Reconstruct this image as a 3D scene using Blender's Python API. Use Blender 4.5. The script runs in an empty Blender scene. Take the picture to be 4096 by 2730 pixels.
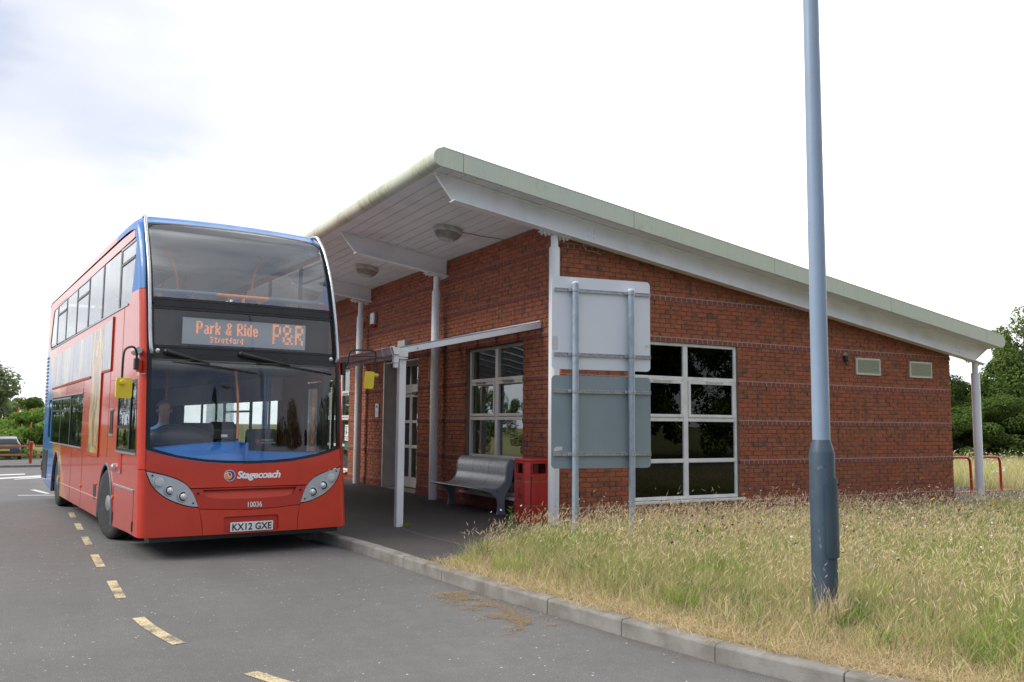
import bpy, bmesh, math, random
import numpy as np
from mathutils import Vector, Matrix
from mathutils.geometry import tessellate_polygon
R = math.radians
PI = math.pi
random.seed(7)
rng = np.random.default_rng(11)
SC = bpy.context.scene
COL = SC.collection

# ------------------------------------------------------------------ camera
CAM_P = Vector((-7.145, -11.20, 1.479))
_yaw, _pitch, _roll = R(29.27), R(5.43), R(.49)
_fw = Vector((math.sin(_yaw)*math.cos(_pitch), math.cos(_yaw)*math.cos(_pitch), math.sin(_pitch)))
_r = Vector((math.cos(_yaw), -math.sin(_yaw), 0))
_u = _r.cross(_fw)
_R = _r*math.cos(_roll) + _u*math.sin(_roll)
_U = -_r*math.sin(_roll) + _u*math.cos(_roll)
cd = bpy.data.cameras.new('camera')
cam = bpy.data.objects.new('camera', cd)
COL.objects.link(cam)
M = Matrix((( _R.x, _U.x, -_fw.x, CAM_P.x), (_R.y, _U.y, -_fw.y, CAM_P.y), (_R.z, _U.z, -_fw.z, CAM_P.z), (0, 0, 0, 1)))
cam.matrix_world = M
cd.sensor_width = 36
cd.lens = 3490/4096*36
cd.clip_start = .05
cd.clip_end = 2000
SC.camera = cam

# ------------------------------------------------------------------ sky and sun
SUN_AZ = R(-72)      # measured from +Y towards +X
SUN_EL = R(40)
sun_dir = Vector((math.sin(SUN_AZ)*math.cos(SUN_EL), math.cos(SUN_AZ)*math.cos(SUN_EL), math.sin(SUN_EL)))
W = bpy.data.worlds.new('World')
SC.world = W
W.use_nodes = True
nt = W.node_tree
nt.nodes.clear()
def N(t, **k):
    n = nt.nodes.new(t)
    for a, b in k.items(): setattr(n, a, b)
    return n
L = lambda a, b: nt.links.new(a, b)
sky = N('ShaderNodeTexSky', sky_type='NISHITA')
sky.sun_disc = False
sky.sun_elevation = SUN_EL
sky.sun_rotation = SUN_AZ
tc = N('ShaderNodeTexCoord')
mp = N('ShaderNodeMapping')
mp.inputs['Scale'].default_value = (1, 1, 2.4)
mp.inputs['Rotation'].default_value = (0, 0, R(100))
mp.inputs['Location'].default_value = (4.1, 2.2, .9)
L(tc.outputs['Generated'], mp.inputs['Vector'])
n1 = N('ShaderNodeTexNoise')
n1.inputs['Scale'].default_value = 2.1
n1.inputs['Detail'].default_value = 7
n1.inputs['Roughness'].default_value = .52
n1.inputs['Distortion'].default_value = .25
L(mp.outputs[0], n1.inputs['Vector'])
cover = N('ShaderNodeMapRange')       # how much cloud hides the blue
cover.inputs['From Min'].default_value = .27
cover.inputs['From Max'].default_value = .44
cover.inputs['To Min'].default_value = .35
cover.interpolation_type = 'SMOOTHSTEP'
L(n1.outputs['Fac'], cover.inputs['Value'])
n2 = N('ShaderNodeTexNoise')
n2.inputs['Scale'].default_value = 1.7
n2.inputs['Detail'].default_value = 6
n2.inputs['Roughness'].default_value = .5
mp2 = N('ShaderNodeMapping')
mp2.inputs['Location'].default_value = (3.3, 1.9, .4)
mp2.inputs['Scale'].default_value = (1, 1, 2.0)
L(tc.outputs['Generated'], mp2.inputs['Vector'])
L(mp2.outputs[0], n2.inputs['Vector'])
dot = N('ShaderNodeVectorMath', operation='DOT_PRODUCT')
glow_az = R(52)
glow = Vector((math.sin(glow_az)*math.cos(R(32)), math.cos(glow_az)*math.cos(R(32)), math.sin(R(32))))
dot.inputs[1].default_value = glow
L(tc.outputs['Generated'], dot.inputs[0])
gl = N('ShaderNodeMapRange')          # thin bright cloud towards the sun, thick grey cloud away from it
gl.inputs['From Min'].default_value = -.7
gl.inputs['From Max'].default_value = 1.0
gl.inputs['To Min'].default_value = -.16
gl.inputs['To Max'].default_value = .40
L(dot.outputs['Value'], gl.inputs['Value'])
con = N('ShaderNodeMapRange'); con.clamp = False
con.inputs['From Min'].default_value = .25; con.inputs['From Max'].default_value = .75; con.inputs['To Min'].default_value = .12; con.inputs['To Max'].default_value = .92
L(n2.outputs['Fac'], con.inputs['Value'])
add = N('ShaderNodeMath', operation='ADD')
L(con.outputs[0], add.inputs[0])
L(gl.outputs[0], add.inputs[1])
ramp = N('ShaderNodeValToRGB')
cr = ramp.color_ramp
cr.elements[0].position = .34
cr.elements[0].color = (1.5, 2.1, 3.4, 1)
cr.elements[1].position = .97
cr.elements[1].color = (10.8, 10.8, 10.7, 1)
e = cr.elements.new(.51); e.color = (3.9, 4.15, 4.75, 1)
e = cr.elements.new(.66); e.color = (4.75, 4.85, 5.2, 1)
e = cr.elements.new(.80); e.color = (5.9, 5.95, 6.1, 1)
L(add.outputs[0], ramp.inputs['Fac'])
mixw = N('ShaderNodeMix', data_type='RGBA')
L(cover.outputs[0], mixw.inputs['Factor'])
L(sky.outputs[0], mixw.inputs['A'])
L(ramp.outputs[0], mixw.inputs['B'])
bg = N('ShaderNodeBackground')
bg.inputs['Strength'].default_value = .10
L(mixw.outputs['Result'], bg.inputs['Color'])
wo = N('ShaderNodeOutputWorld')
L(bg.outputs[0], wo.inputs['Surface'])

sl = bpy.data.lights.new('sun', 'SUN')
sl.energy = 1.5
sl.angle = R(24)
sl.color = (1, .96, .9)
so = bpy.data.objects.new('sun', sl)
COL.objects.link(so)
so.rotation_euler = (-sun_dir).to_track_quat('-Z', 'Y').to_euler()
vs = SC.view_settings
vs.view_transform = 'Standard'
vs.look = 'None'
vs.exposure = 1.05
vs.gamma = 1
vs.use_curve_mapping = False

# ------------------------------------------------------------------ materials
MATS = {}
def mk(name):
    m = bpy.data.materials.new(name)
    m.use_nodes = True
    m.node_tree.nodes.clear()
    MATS[name] = m
    return m
class G:
    """tiny node-graph helper"""
    def __init__(s, m): s.t = m.node_tree
    def n(s, t, **k):
        o = s.t.nodes.new(t)
        for a, b in k.items():
            if a.startswith('i_'):
                o.inputs[int(a[2:]) if a[2:].isdigit() else a[2:]].default_value = b
            else: setattr(o, a, b)
        return o
    def l(s, a, b): s.t.links.new(a, b)
    def coord(s, kind='Object'):
        return s.n('ShaderNodeTexCoord').outputs[kind]
    def noise(s, co, scale, detail=4, rough=.55, out='Fac', dist=0, stretch=None):
        if stretch:
            mpn = s.n('ShaderNodeMapping'); mpn.inputs['Scale'].default_value = stretch
            s.l(co, mpn.inputs['Vector']); co = mpn.outputs[0]
        o = s.n('ShaderNodeTexNoise', i_Scale=scale, i_Detail=detail, i_Roughness=rough, i_Distortion=dist)
        s.l(co, o.inputs['Vector'])
        return o.outputs[out]
    def rng(s, v, a, b, c=0., d=1., smooth=False):
        o = s.n('ShaderNodeMapRange')
        for i, x in zip(('From Min', 'From Max', 'To Min', 'To Max'), (a, b, c, d)): o.inputs[i].default_value = x
        if smooth: o.interpolation_type = 'SMOOTHSTEP'
        s.l(v, o.inputs['Value'])
        return o.outputs[0]
    def mix(s, f, a, b, bt='MIX'):
        o = s.n('ShaderNodeMix', data_type='RGBA', blend_type=bt)
        for v, i in ((f, 'Factor'), (a, 'A'), (b, 'B')):
            if isinstance(v, bpy.types.NodeSocket): s.l(v, o.inputs[i])
            elif i == 'Factor': o.inputs[i].default_value = v
            else: o.inputs[i].default_value = (*v, 1)
        return o.outputs['Result']
    def math(s, op, a, b=None):
        o = s.n('ShaderNodeMath', operation=op)
        for i, v in enumerate((a, b)):
            if v is None: continue
            if isinstance(v, bpy.types.NodeSocket): s.l(v, o.inputs[i])
            else: o.inputs[i].default_value = v
        return o.outputs[0]
    def bump(s, h, strength, dist=.01):
        o = s.n('ShaderNodeBump', i_Strength=strength, i_Distance=dist)
        s.l(h, o.inputs['Height'])
        return o.outputs[0]
    def out(s, color, rough=.5, metal=0, normal=None, coat=0, spec=.5, emis=None, estr=0, sub=None):
        p = s.n('ShaderNodeBsdfPrincipled')
        def put(k, v):
            if isinstance(v, bpy.types.NodeSocket): s.l(v, p.inputs[k])
            elif isinstance(v, tuple): p.inputs[k].default_value = (*v, 1)
            else: p.inputs[k].default_value = v
        put('Base Color', color); put('Roughness', rough); put('Metallic', metal)
        put('Specular IOR Level', spec)
        if coat: put('Coat Weight', coat); p.inputs['Coat Roughness'].default_value = .04
        if normal is not None: s.l(normal, p.inputs['Normal'])
        if emis: put('Emission Color', emis); put('Emission Strength', estr)
        o = s.n('ShaderNodeOutputMaterial')
        s.l(p.outputs[0], o.inputs['Surface'])
        return p

def pm(name, c1, c2=None, rough=.5, metal=0, ns=3., amt=(.35, .7), bump=0., bs=60., coat=0, spec=.5, detail=5, stretch=None, dist=.01):
    m = mk(name); g = G(m); co = g.coord()
    if c2 is None: c2 = tuple(x*.82 for x in c1)
    f = g.rng(g.noise(co, ns, detail, stretch=stretch), amt[0], amt[1])
    col = g.mix(f, c1, c2)
    nrm = g.bump(g.noise(co, bs, 4), bump, dist) if bump else None
    rv = g.rng(g.noise(co, ns*2.3, 3), .3, .7, max(.02, rough*.85), min(1, rough*1.15))
    g.out(col, rv, metal, nrm, coat, spec)
    return m

white = pm('white_paint', (.80, .81, .82), (.70, .71, .72), .35, ns=1.3)
beam_white = pm('beam_white', (.82, .83, .85), (.68, .68, .67), .4, ns=2.5, amt=(.45, .85), bump=.05)
frame_white = pm('frame_white', (.80, .80, .79), (.66, .65, .63), .3, ns=4)
frame_cream = pm('frame_cream', (.72, .68, .65), (.60, .57, .54), .4, ns=4)
soffit_m = pm('soffit_white', (.78, .79, .82), (.66, .67, .70), .45, ns=1.6, bump=.05, bs=40)
light_plastic = pm('lamp_plastic', (.55, .54, .49), (.33, .32, .28), .45, ns=9)
pvc = pm('gutter_plastic', (.82, .80, .83), (.72, .70, .73), .35, ns=5)
steel_grey = pm('steel_grey', (.36, .43, .50), (.28, .33, .38), .42, .25, ns=14, amt=(.4, .75), bump=.06, bs=90)
galv = pm('galvanised', (.50, .51, .52), (.33, .34, .35), .35, .7, ns=22)
sign_white = pm('sign_back_white', (.74, .77, .82), (.68, .71, .76), .45, ns=1.1)
sign_grey = pm('sign_back_grey', (.25, .31, .335), (.225, .28, .305), .5, ns=1.5)
tape_m = pm('tape_remains', (.50, .50, .49), (.66, .66, .66), .6, ns=40)
black_trim = pm('black_trim', (.010, .012, .014), (.018, .020, .022), .34, ns=3, spec=.3)
black_rubber = pm('rubber', (.02, .02, .02), (.035, .034, .033), .7, ns=12, bump=.1)
black_plastic = pm('black_plastic', (.018, .018, .018), (.03, .03, .03), .4, ns=8)
dark_void = pm('underframe', (.012, .012, .012), (.02, .02, .02), .9)
tyre_m = pm('tyre', (.022, .022, .022), (.05, .048, .045), .8, ns=18, bump=.3, bs=60)
chrome = pm('chrome', (.72, .73, .75), (.6, .6, .62), .16, 1.0, ns=5)
silver = pm('silver_rail', (.55, .56, .58), (.46, .47, .49), .3, .8, ns=6)
lamp_panel = pm('lamp_panel_silver', (.42, .44, .47), (.39, .41, .44), .42, .35, ns=2)
yellow = pm('mirror_yellow', (.78, .60, .03), (.70, .52, .03), .45, ns=6, bump=.03)
bus_blue = pm('bus_blue', (.035, .16, .42), (.03, .14, .38), .2, ns=2, coat=.6)
dash_blue = pm('dash_blue', (.035, .21, .62), (.028, .17, .52), .5, ns=2.5)
seat_blue = pm('seat_blue', (.05, .07, .30), (.14, .08, .16), .9, ns=60, amt=(.55, .65))
orange_m = pm('grab_orange', (.95, .30, .06), (.85, .26, .05), .35, ns=5)
grey_pad = pm('grey_pad', (.16, .20, .24), (.12, .16, .19), .55, ns=6)
ceil_m = pm('ceiling_lining', (.70, .72, .72), (.62, .64, .65), .6, ns=2)
floor_m = pm('saloon_floor', (.05, .06, .08), (.04, .045, .06), .7, ns=30)
rail_wood = pm('fence_rail', (.42, .18, .07), (.33, .15, .07), .7, ns=6)
red_post = pm('post_red', (.50, .045, .022), (.40, .05, .03), .4, ns=6)
hoop_red = pm('hoop_red', (.60, .04, .025), (.48, .05, .03), .35, ns=8)
concrete = pm('kerb_concrete', (.27, .255, .23), (.17, .155, .132), .85, ns=5, amt=(.38, .68), bump=.35, bs=70, detail=8)
sticker = pm('sticker_white', (.62, .63, .63), (.50, .52, .52), .6, ns=90)
plate_m = pm('number_plate_white', (.80, .81, .80), (.74, .75, .74), .35, ns=3)
yplate_m = pm('number_plate_yellow', (.75, .52, .05), (.66, .46, .05), .4, ns=3)
ink = pm('lettering_black', (.012, .012, .012), (.02, .02, .02), .5)
ink_white = pm('lettering_white', (.82, .82, .84), (.76, .76, .78), .4)
gold = pm('band_gold', (.33, .22, .05), (.22, .15, .05), .5, ns=14)
notice_green = pm('notice_green', (.02, .16, .10), (.02, .13, .09), .5)
notice_blue = pm('notice_blue', (.04, .10, .40), (.03, .09, .33), .4)
notice_orange = pm('notice_orange', (.42, .13, .04), (.34, .10, .035), .6, ns=8)
blind_m = pm('blind_pale', (.30, .38, .34), (.26, .33, .30), .7, ns=3)
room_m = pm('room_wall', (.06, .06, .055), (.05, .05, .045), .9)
tail_red = pm('tail_lamp_red', (.45, .02, .02), (.35, .015, .015), .2, ns=3)
car_dark = pm('car_dark_blue', (.012, .016, .028), (.014, .018, .03), .2, ns=2, coat=.8)
car_red = pm('car_red', (.35, .01, .012), (.3, .01, .012), .2, ns=2, coat=.8)
car_white = pm('car_silver', (.55, .57, .6), (.5, .52, .55), .2, ns=2, coat=.8)
beige_cover = pm('cover_beige', (.33, .28, .22), (.26, .22, .17), .85, ns=12, bump=.2)
amber = pm('amber_lens', (.75, .20, .03), (.65, .16, .03), .25)
pole_orange = pm('pole_orange', (.55, .17, .05), (.5, .15, .05), .5)
far_lamp = pm('far_pole_grey', (.34, .39, .40), (.30, .34, .35), .5)

def glass(name, tint=(.75, .8, .8), ior=1.5, rough=0.0, wav=0.0, ws=1.5):
    m = mk(name); g = G(m)
    fr = g.n('ShaderNodeFresnel')
    bf = g.n('ShaderNodeNewGeometry').outputs['Backfacing']     # a thin pane reflects alike from both sides
    g.l(g.rng(bf, 0, 1, ior, 1/ior), fr.inputs['IOR'])
    t = g.n('ShaderNodeBsdfTransparent'); t.inputs[0].default_value = (*tint, 1)
    s = g.n('ShaderNodeBsdfGlossy'); s.inputs['Roughness'].default_value = rough
    s.inputs['Color'].default_value = (.95, .97, 1, 1)
    if wav:
        nm = g.bump(g.noise(g.coord(), ws, 2), wav, .02)
        g.l(nm, s.inputs['Normal'])
    mx = g.n('ShaderNodeMixShader')
    g.l(fr.outputs[0], mx.inputs[0]); g.l(t.outputs[0], mx.inputs[1]); g.l(s.outputs[0], mx.inputs[2])
    o = g.n('ShaderNodeOutputMaterial'); g.l(mx.outputs[0], o.inputs[0])
    return m
win_glass = glass('window_glass', (.55, .62, .58), 2.5, 0, .12, .9)
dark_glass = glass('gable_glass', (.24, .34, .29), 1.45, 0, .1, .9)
screen_glass = glass('windscreen_glass', (.92, .95, .95), 1.62, 0, .12, .8)
upper_glass = glass('upper_screen_glass', (.94, .97, .97), 2.15, 0, .35, .8)
near_glass = glass('nearside_glass', (.88, .92, .92), 1.5, 0, .2, 1.4)
side_glass = glass('side_glass', (.74, .79, .79), 2.2, 0, .2, 1.4)
display_glass = glass('display_glass', (.86, .88, .9), 1.7, 0, .1, 1)
car_glass = glass('car_glass', (.25, .3, .3), 1.7)
poly_m = mk('canopy_sheet'); g = G(poly_m)
_d = g.n('ShaderNodeBsdfDiffuse'); _d.inputs[0].default_value = (.45, .46, .44, 1)
_t = g.n('ShaderNodeBsdfTransparent'); _t.inputs[0].default_value = (.75, .77, .75, 1)
_x = g.n('ShaderNodeMixShader'); _x.inputs[0].default_value = .34
g.l(_d.outputs[0], _x.inputs[1]); g.l(_t.outputs[0], _x.inputs[2])
_o = g.n('ShaderNodeOutputMaterial'); g.l(_x.outputs[0], _o.inputs[0])

def brick_material(name, ca, cb, dark, patch=.60):
    m = mk(name); g = G(m); co = g.n('ShaderNodeNewGeometry').outputs['Position']
    at = g.n('ShaderNodeAttribute', attribute_name='rnd')
    col = g.mix(at.outputs['Fac'], ca, cb)
    sm = g.rng(g.noise(co, 6.5, 3, .6), patch-.08, patch+.03)
    pick = g.rng(g.math('FRACT', g.math('MULTIPLY', at.outputs['Fac'], 7.31)), .45, .6)
    col = g.mix(g.math('MULTIPLY', sm, .92), col, dark)
    sm2 = g.rng(g.noise(co, 17, 2, .5), .52, .62)
    col = g.mix(g.math('MULTIPLY', g.math('MULTIPLY', sm2, pick), .55), col, dark)
    fine = g.noise(co, 90, 5, .7)
    col = g.mix(g.rng(fine, .3, .8, 0, .35), col, tuple(x*.55 for x in ca))
    h = g.math('ADD', g.noise(co, 45, 6, .7), g.math('MULTIPLY', g.noise(co, 12, 2), 1.2))
    g.out(col, .85, 0, g.bump(h, .5, .006), spec=.25)
    return m
brick_m = brick_material('red_brick', (.40, .128, .066), (.32, .102, .056), (.14, .078, .056))
band_m = brick_material('band_brick', (.30, .085, .062), (.22, .066, .054), (.18, .07, .06), .8)
mortar_m = pm('mortar', (.29, .215, .16), (.21, .16, .12), .95, ns=9, bump=.4, bs=120)
mortar_pale = pm('mortar_pale', (.42, .35, .285), (.30, .25, .20), .95, ns=9, bump=.4, bs=120)

# cladding: pale green, algae streaks running down
clad = mk('green_cladding'); g = G(clad); co = g.n('ShaderNodeNewGeometry').outputs['Position']
st = g.noise(co, 5, 5, .6, stretch=(6, 6, .35))
big = g.noise(co, 1.1, 4, .6)
c = g.mix(g.rng(st, .4, .75), (.58, .62, .50), (.52, .57, .47))
c = g.mix(g.rng(big, .45, .7), c, (.54, .60, .52))
c = g.mix(g.rng(g.noise(co, 3, 6, .7, stretch=(1, .35, 1)), .60, .74, 0, .55), c, (.34, .36, .18))
g.out(c, .45, 0, None, spec=.4)
nose_m = mk('nose_cladding'); g = G(nose_m); co = g.n('ShaderNodeNewGeometry').outputs['Position']
c = g.mix(g.rng(g.noise(co, 1.3, 4, .6), .4, .7), (.58, .61, .47), (.52, .56, .44))
al = g.math('MULTIPLY', g.rng(g.noise(co, 4, 7, .75, stretch=(1, 5, 1)), .42, .62), g.rng(g.noise(co, .8, 3), .42, .58))
c = g.mix(al, c, (.27, .28, .10))
g.out(c, .45, 0, None, spec=.4)

# bus livery: red, orange swoosh, blue tail, blue crown at the front
def livery(name, gloss=.2, coat=.38):
    m = mk(name); g = G(m); co = g.coord()
    s = g.n('ShaderNodeSeparateXYZ'); g.l(co, s.inputs[0])
    y, z = s.outputs['Y'], s.outputs['Z']
    wob = g.math('MULTIPLY', g.math('SINE', g.math('MULTIPLY', z, 1.9)), .35)
    t1 = g.math('SUBTRACT', g.math('SUBTRACT', y, g.math('MULTIPLY', z, 1.02)), wob)
    f1 = g.rng(t1, 3.90, 3.93)
    f2 = g.rng(t1, 5.10, 5.13)
    red = g.mix(g.rng(g.noise(co, 2.2, 3), .35, .7), (.52, .034, .013), (.47, .032, .014))
    c = g.mix(f1, red, (.55, .20, .045))
    c = g.mix(f2, c, (.03, .17, .46))
    front = g.math('MULTIPLY', g.rng(z, 3.215, 3.225), g.rng(y, -.78, -.80))
    c = g.mix(front, c, (.03, .18, .50))
    dirt = g.math('MULTIPLY', g.rng(z, .75, .25), g.rng(g.noise(co, 5, 6, .7), .4, .75, .12, .4))
    c = g.mix(dirt, c, (.30, .13, .10))
    w = g.noise(co, 2.4, 2, .4)
    p = g.out(c, gloss, 0, g.bump(w, .10, .02), coat, .4)
    g.l(g.math('MULTIPLY', g.math('SUBTRACT', 1.0, front), coat), p.inputs['Coat Weight'])
    g.l(g.math('ADD', g.math('MULTIPLY', front, .25), gloss), p.inputs['Roughness'])
    return m
bus_side_m = livery('bus_side_paint')
bus_front_m = pm('bus_front_paint', (.54, .042, .018), (.49, .038, .016), .42, ns=3, coat=.08, bump=.02, bs=25, spec=.35)
bus_recess_m = pm('bus_recess_paint', (.46, .038, .022), (.41, .034, .020), .5, ns=3, spec=.3)
roof_blue_m = pm('bus_crown_blue', (.035, .19, .52), (.03, .17, .47), .38, ns=2, coat=.1)

# advert panels: blurred vertical colours under a reflecting laminate
def advert(name, cols, sc):
    m = mk(name); g = G(m); co = g.coord()
    f = g.noise(co, sc, 5, .6, stretch=(1, 1.25, .42), dist=.5)
    r_ = g.n('ShaderNodeValToRGB'); g.l(f, r_.inputs[0])
    el = r_.color_ramp.elements
    el[0].position = .28; el[0].color = (*cols[0], 1)
    el[1].position = .74; el[1].color = (*cols[-1], 1)
    for i, cc in enumerate(cols[1:-1]):
        q = el.new(.28+.46*(i+1)/(len(cols)-1)); q.color = (*cc, 1)
    g.out(r_.outputs[0], .22, 0, g.bump(g.noise(co, 2.2, 2), .12, .02), .25)
    return m
advert_pale = advert('advert_pale', [(.10, .10, .26), (.35, .36, .42), (.22, .24, .30), (.50, .46, .38), (.18, .18, .32)], 1.3)
advert_orange = advert('advert_orange', [(.07, .06, .10), (.60, .26, .06), (.16, .15, .16), (.70, .45, .10), (.33, .31, .30), (.55, .13, .07)], 4.2)

def road_mat(name, base, speck, seam=False):
    m = mk(name); g = G(m); co = g.n('ShaderNodeNewGeometry').outputs['Position']
    c = g.mix(g.rng(g.noise(co, .45, 6, .6), .35, .7), base, tuple(x*.80 for x in base))
    c = g.mix(g.rng(g.noise(co, 6, 8, .75), .35, .75, 0, .55), c, tuple(x*.62 for x in base))
    v = g.n('ShaderNodeTexVoronoi', i_Scale=85); g.l(co, v.inputs['Vector'])
    sep = g.n('ShaderNodeSeparateColor'); g.l(v.outputs['Color'], sep.inputs[0])
    stone = g.math('MULTIPLY', g.rng(sep.outputs[0], .80, .92), g.rng(v.outputs['Distance'], .42, .2))
    c = g.mix(g.math('MULTIPLY', stone, .55), c, speck)
    v2 = g.n('ShaderNodeTexVoronoi', i_Scale=21); g.l(co, v2.inputs['Vector'])
    sep2 = g.n('ShaderNodeSeparateColor'); g.l(v2.outputs['Color'], sep2.inputs[0])
    st2 = g.math('MULTIPLY', g.rng(sep2.outputs[1], .86, .95), g.rng(v2.outputs['Distance'], .20, .10))
    trk = g.rng(g.noise(co, .9, 4, .6, stretch=(1.6, .12, 1)), .42, .62, 0, .30)
    c = g.mix(trk, c, tuple(x*.66 for x in base))
    c = g.mix(g.math('MULTIPLY', st2, .9), c, tuple(min(1, x*1.7) for x in speck))
    h = g.math('ADD', g.noise(co, 120, 3, .7), v.outputs['Distance'])
    g.out(c, .82, 0, g.bump(h, .55, .006), spec=.3)
    return m
road_m = road_mat('road_asphalt', (.172, .165, .160), (.42, .40, .38))
pave_m = road_mat('pavement_asphalt', (.088, .078, .074), (.18, .165, .155))
lot_m = road_mat('car_park_asphalt', (.15, .145, .145), (.25, .24, .24))

def paint_mat(name, col, lo, hi):
    m = mk(name); g = G(m); co = g.n('ShaderNodeNewGeometry').outputs['Position']
    w = g.math('ADD', g.math('MULTIPLY', g.noise(co, 60, 5, .8), .65), g.math('MULTIPLY', g.noise(co, 5, 3), .35))
    c = g.mix(g.rng(w, lo, hi), col, (.12, .112, .105))
    g.out(c, .75, 0, g.bump(g.noise(co, 110, 3), .4, .005), spec=.3)
    return m
paint_yellow = paint_mat('marking_yellow', (.62, .51, .30), .475, .575)
paint_white = paint_mat('marking_white', (.62, .62, .62), .55, .68)

soil = mk('meadow_soil'); g = G(soil); co = g.n('ShaderNodeNewGeometry').outputs['Position']
c = g.mix(g.rng(g.noise(co, .6, 6, .65), .4, .62), (.36, .28, .16), (.16, .19, .06))
c = g.mix(g.rng(g.noise(co, 25, 5, .7), .35, .7), c, (.17, .125, .07))
g.out(c, .95, 0, g.bump(g.noise(co, 40, 5), .8, .03), spec=.1)
field_m = mk('field_grass'); g = G(field_m); co = g.n('ShaderNodeNewGeometry').outputs['Position']
c = g.mix(g.rng(g.noise(co, .25, 6, .65), .4, .65), (.24, .21, .09), (.10, .14, .04))
c = g.mix(g.rng(g.noise(co, 9, 5, .7), .35, .7), c, (.16, .15, .06))
g.out(c, .95, 0, g.bump(g.noise(co, 20, 5), .8, .05), spec=.1)

def blade_mat(name):
    m = mk(name); g = G(m)
    a = g.n('ShaderNodeAttribute', attribute_name='tint')
    d = g.n('ShaderNodeBsdfDiffuse'); t = g.n('ShaderNodeBsdfTranslucent')
    g.l(a.outputs['Color'], d.inputs[0]); g.l(a.outputs['Color'], t.inputs[0])
    x = g.n('ShaderNodeMixShader'); x.inputs[0].default_value = .35
    g.l(d.outputs[0], x.inputs[1]); g.l(t.outputs[0], x.inputs[2])
    o = g.n('ShaderNodeOutputMaterial'); g.l(x.outputs[0], o.inputs[0])
    return m
grass_m = blade_mat('grass_blades')
flower_m = blade_mat('flower_petals')
leaf_m = blade_mat('tree_leaves')
bark_m = pm('bark', (.09, .075, .055), (.05, .042, .032), .9, ns=8, bump=.5, bs=30)

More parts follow.
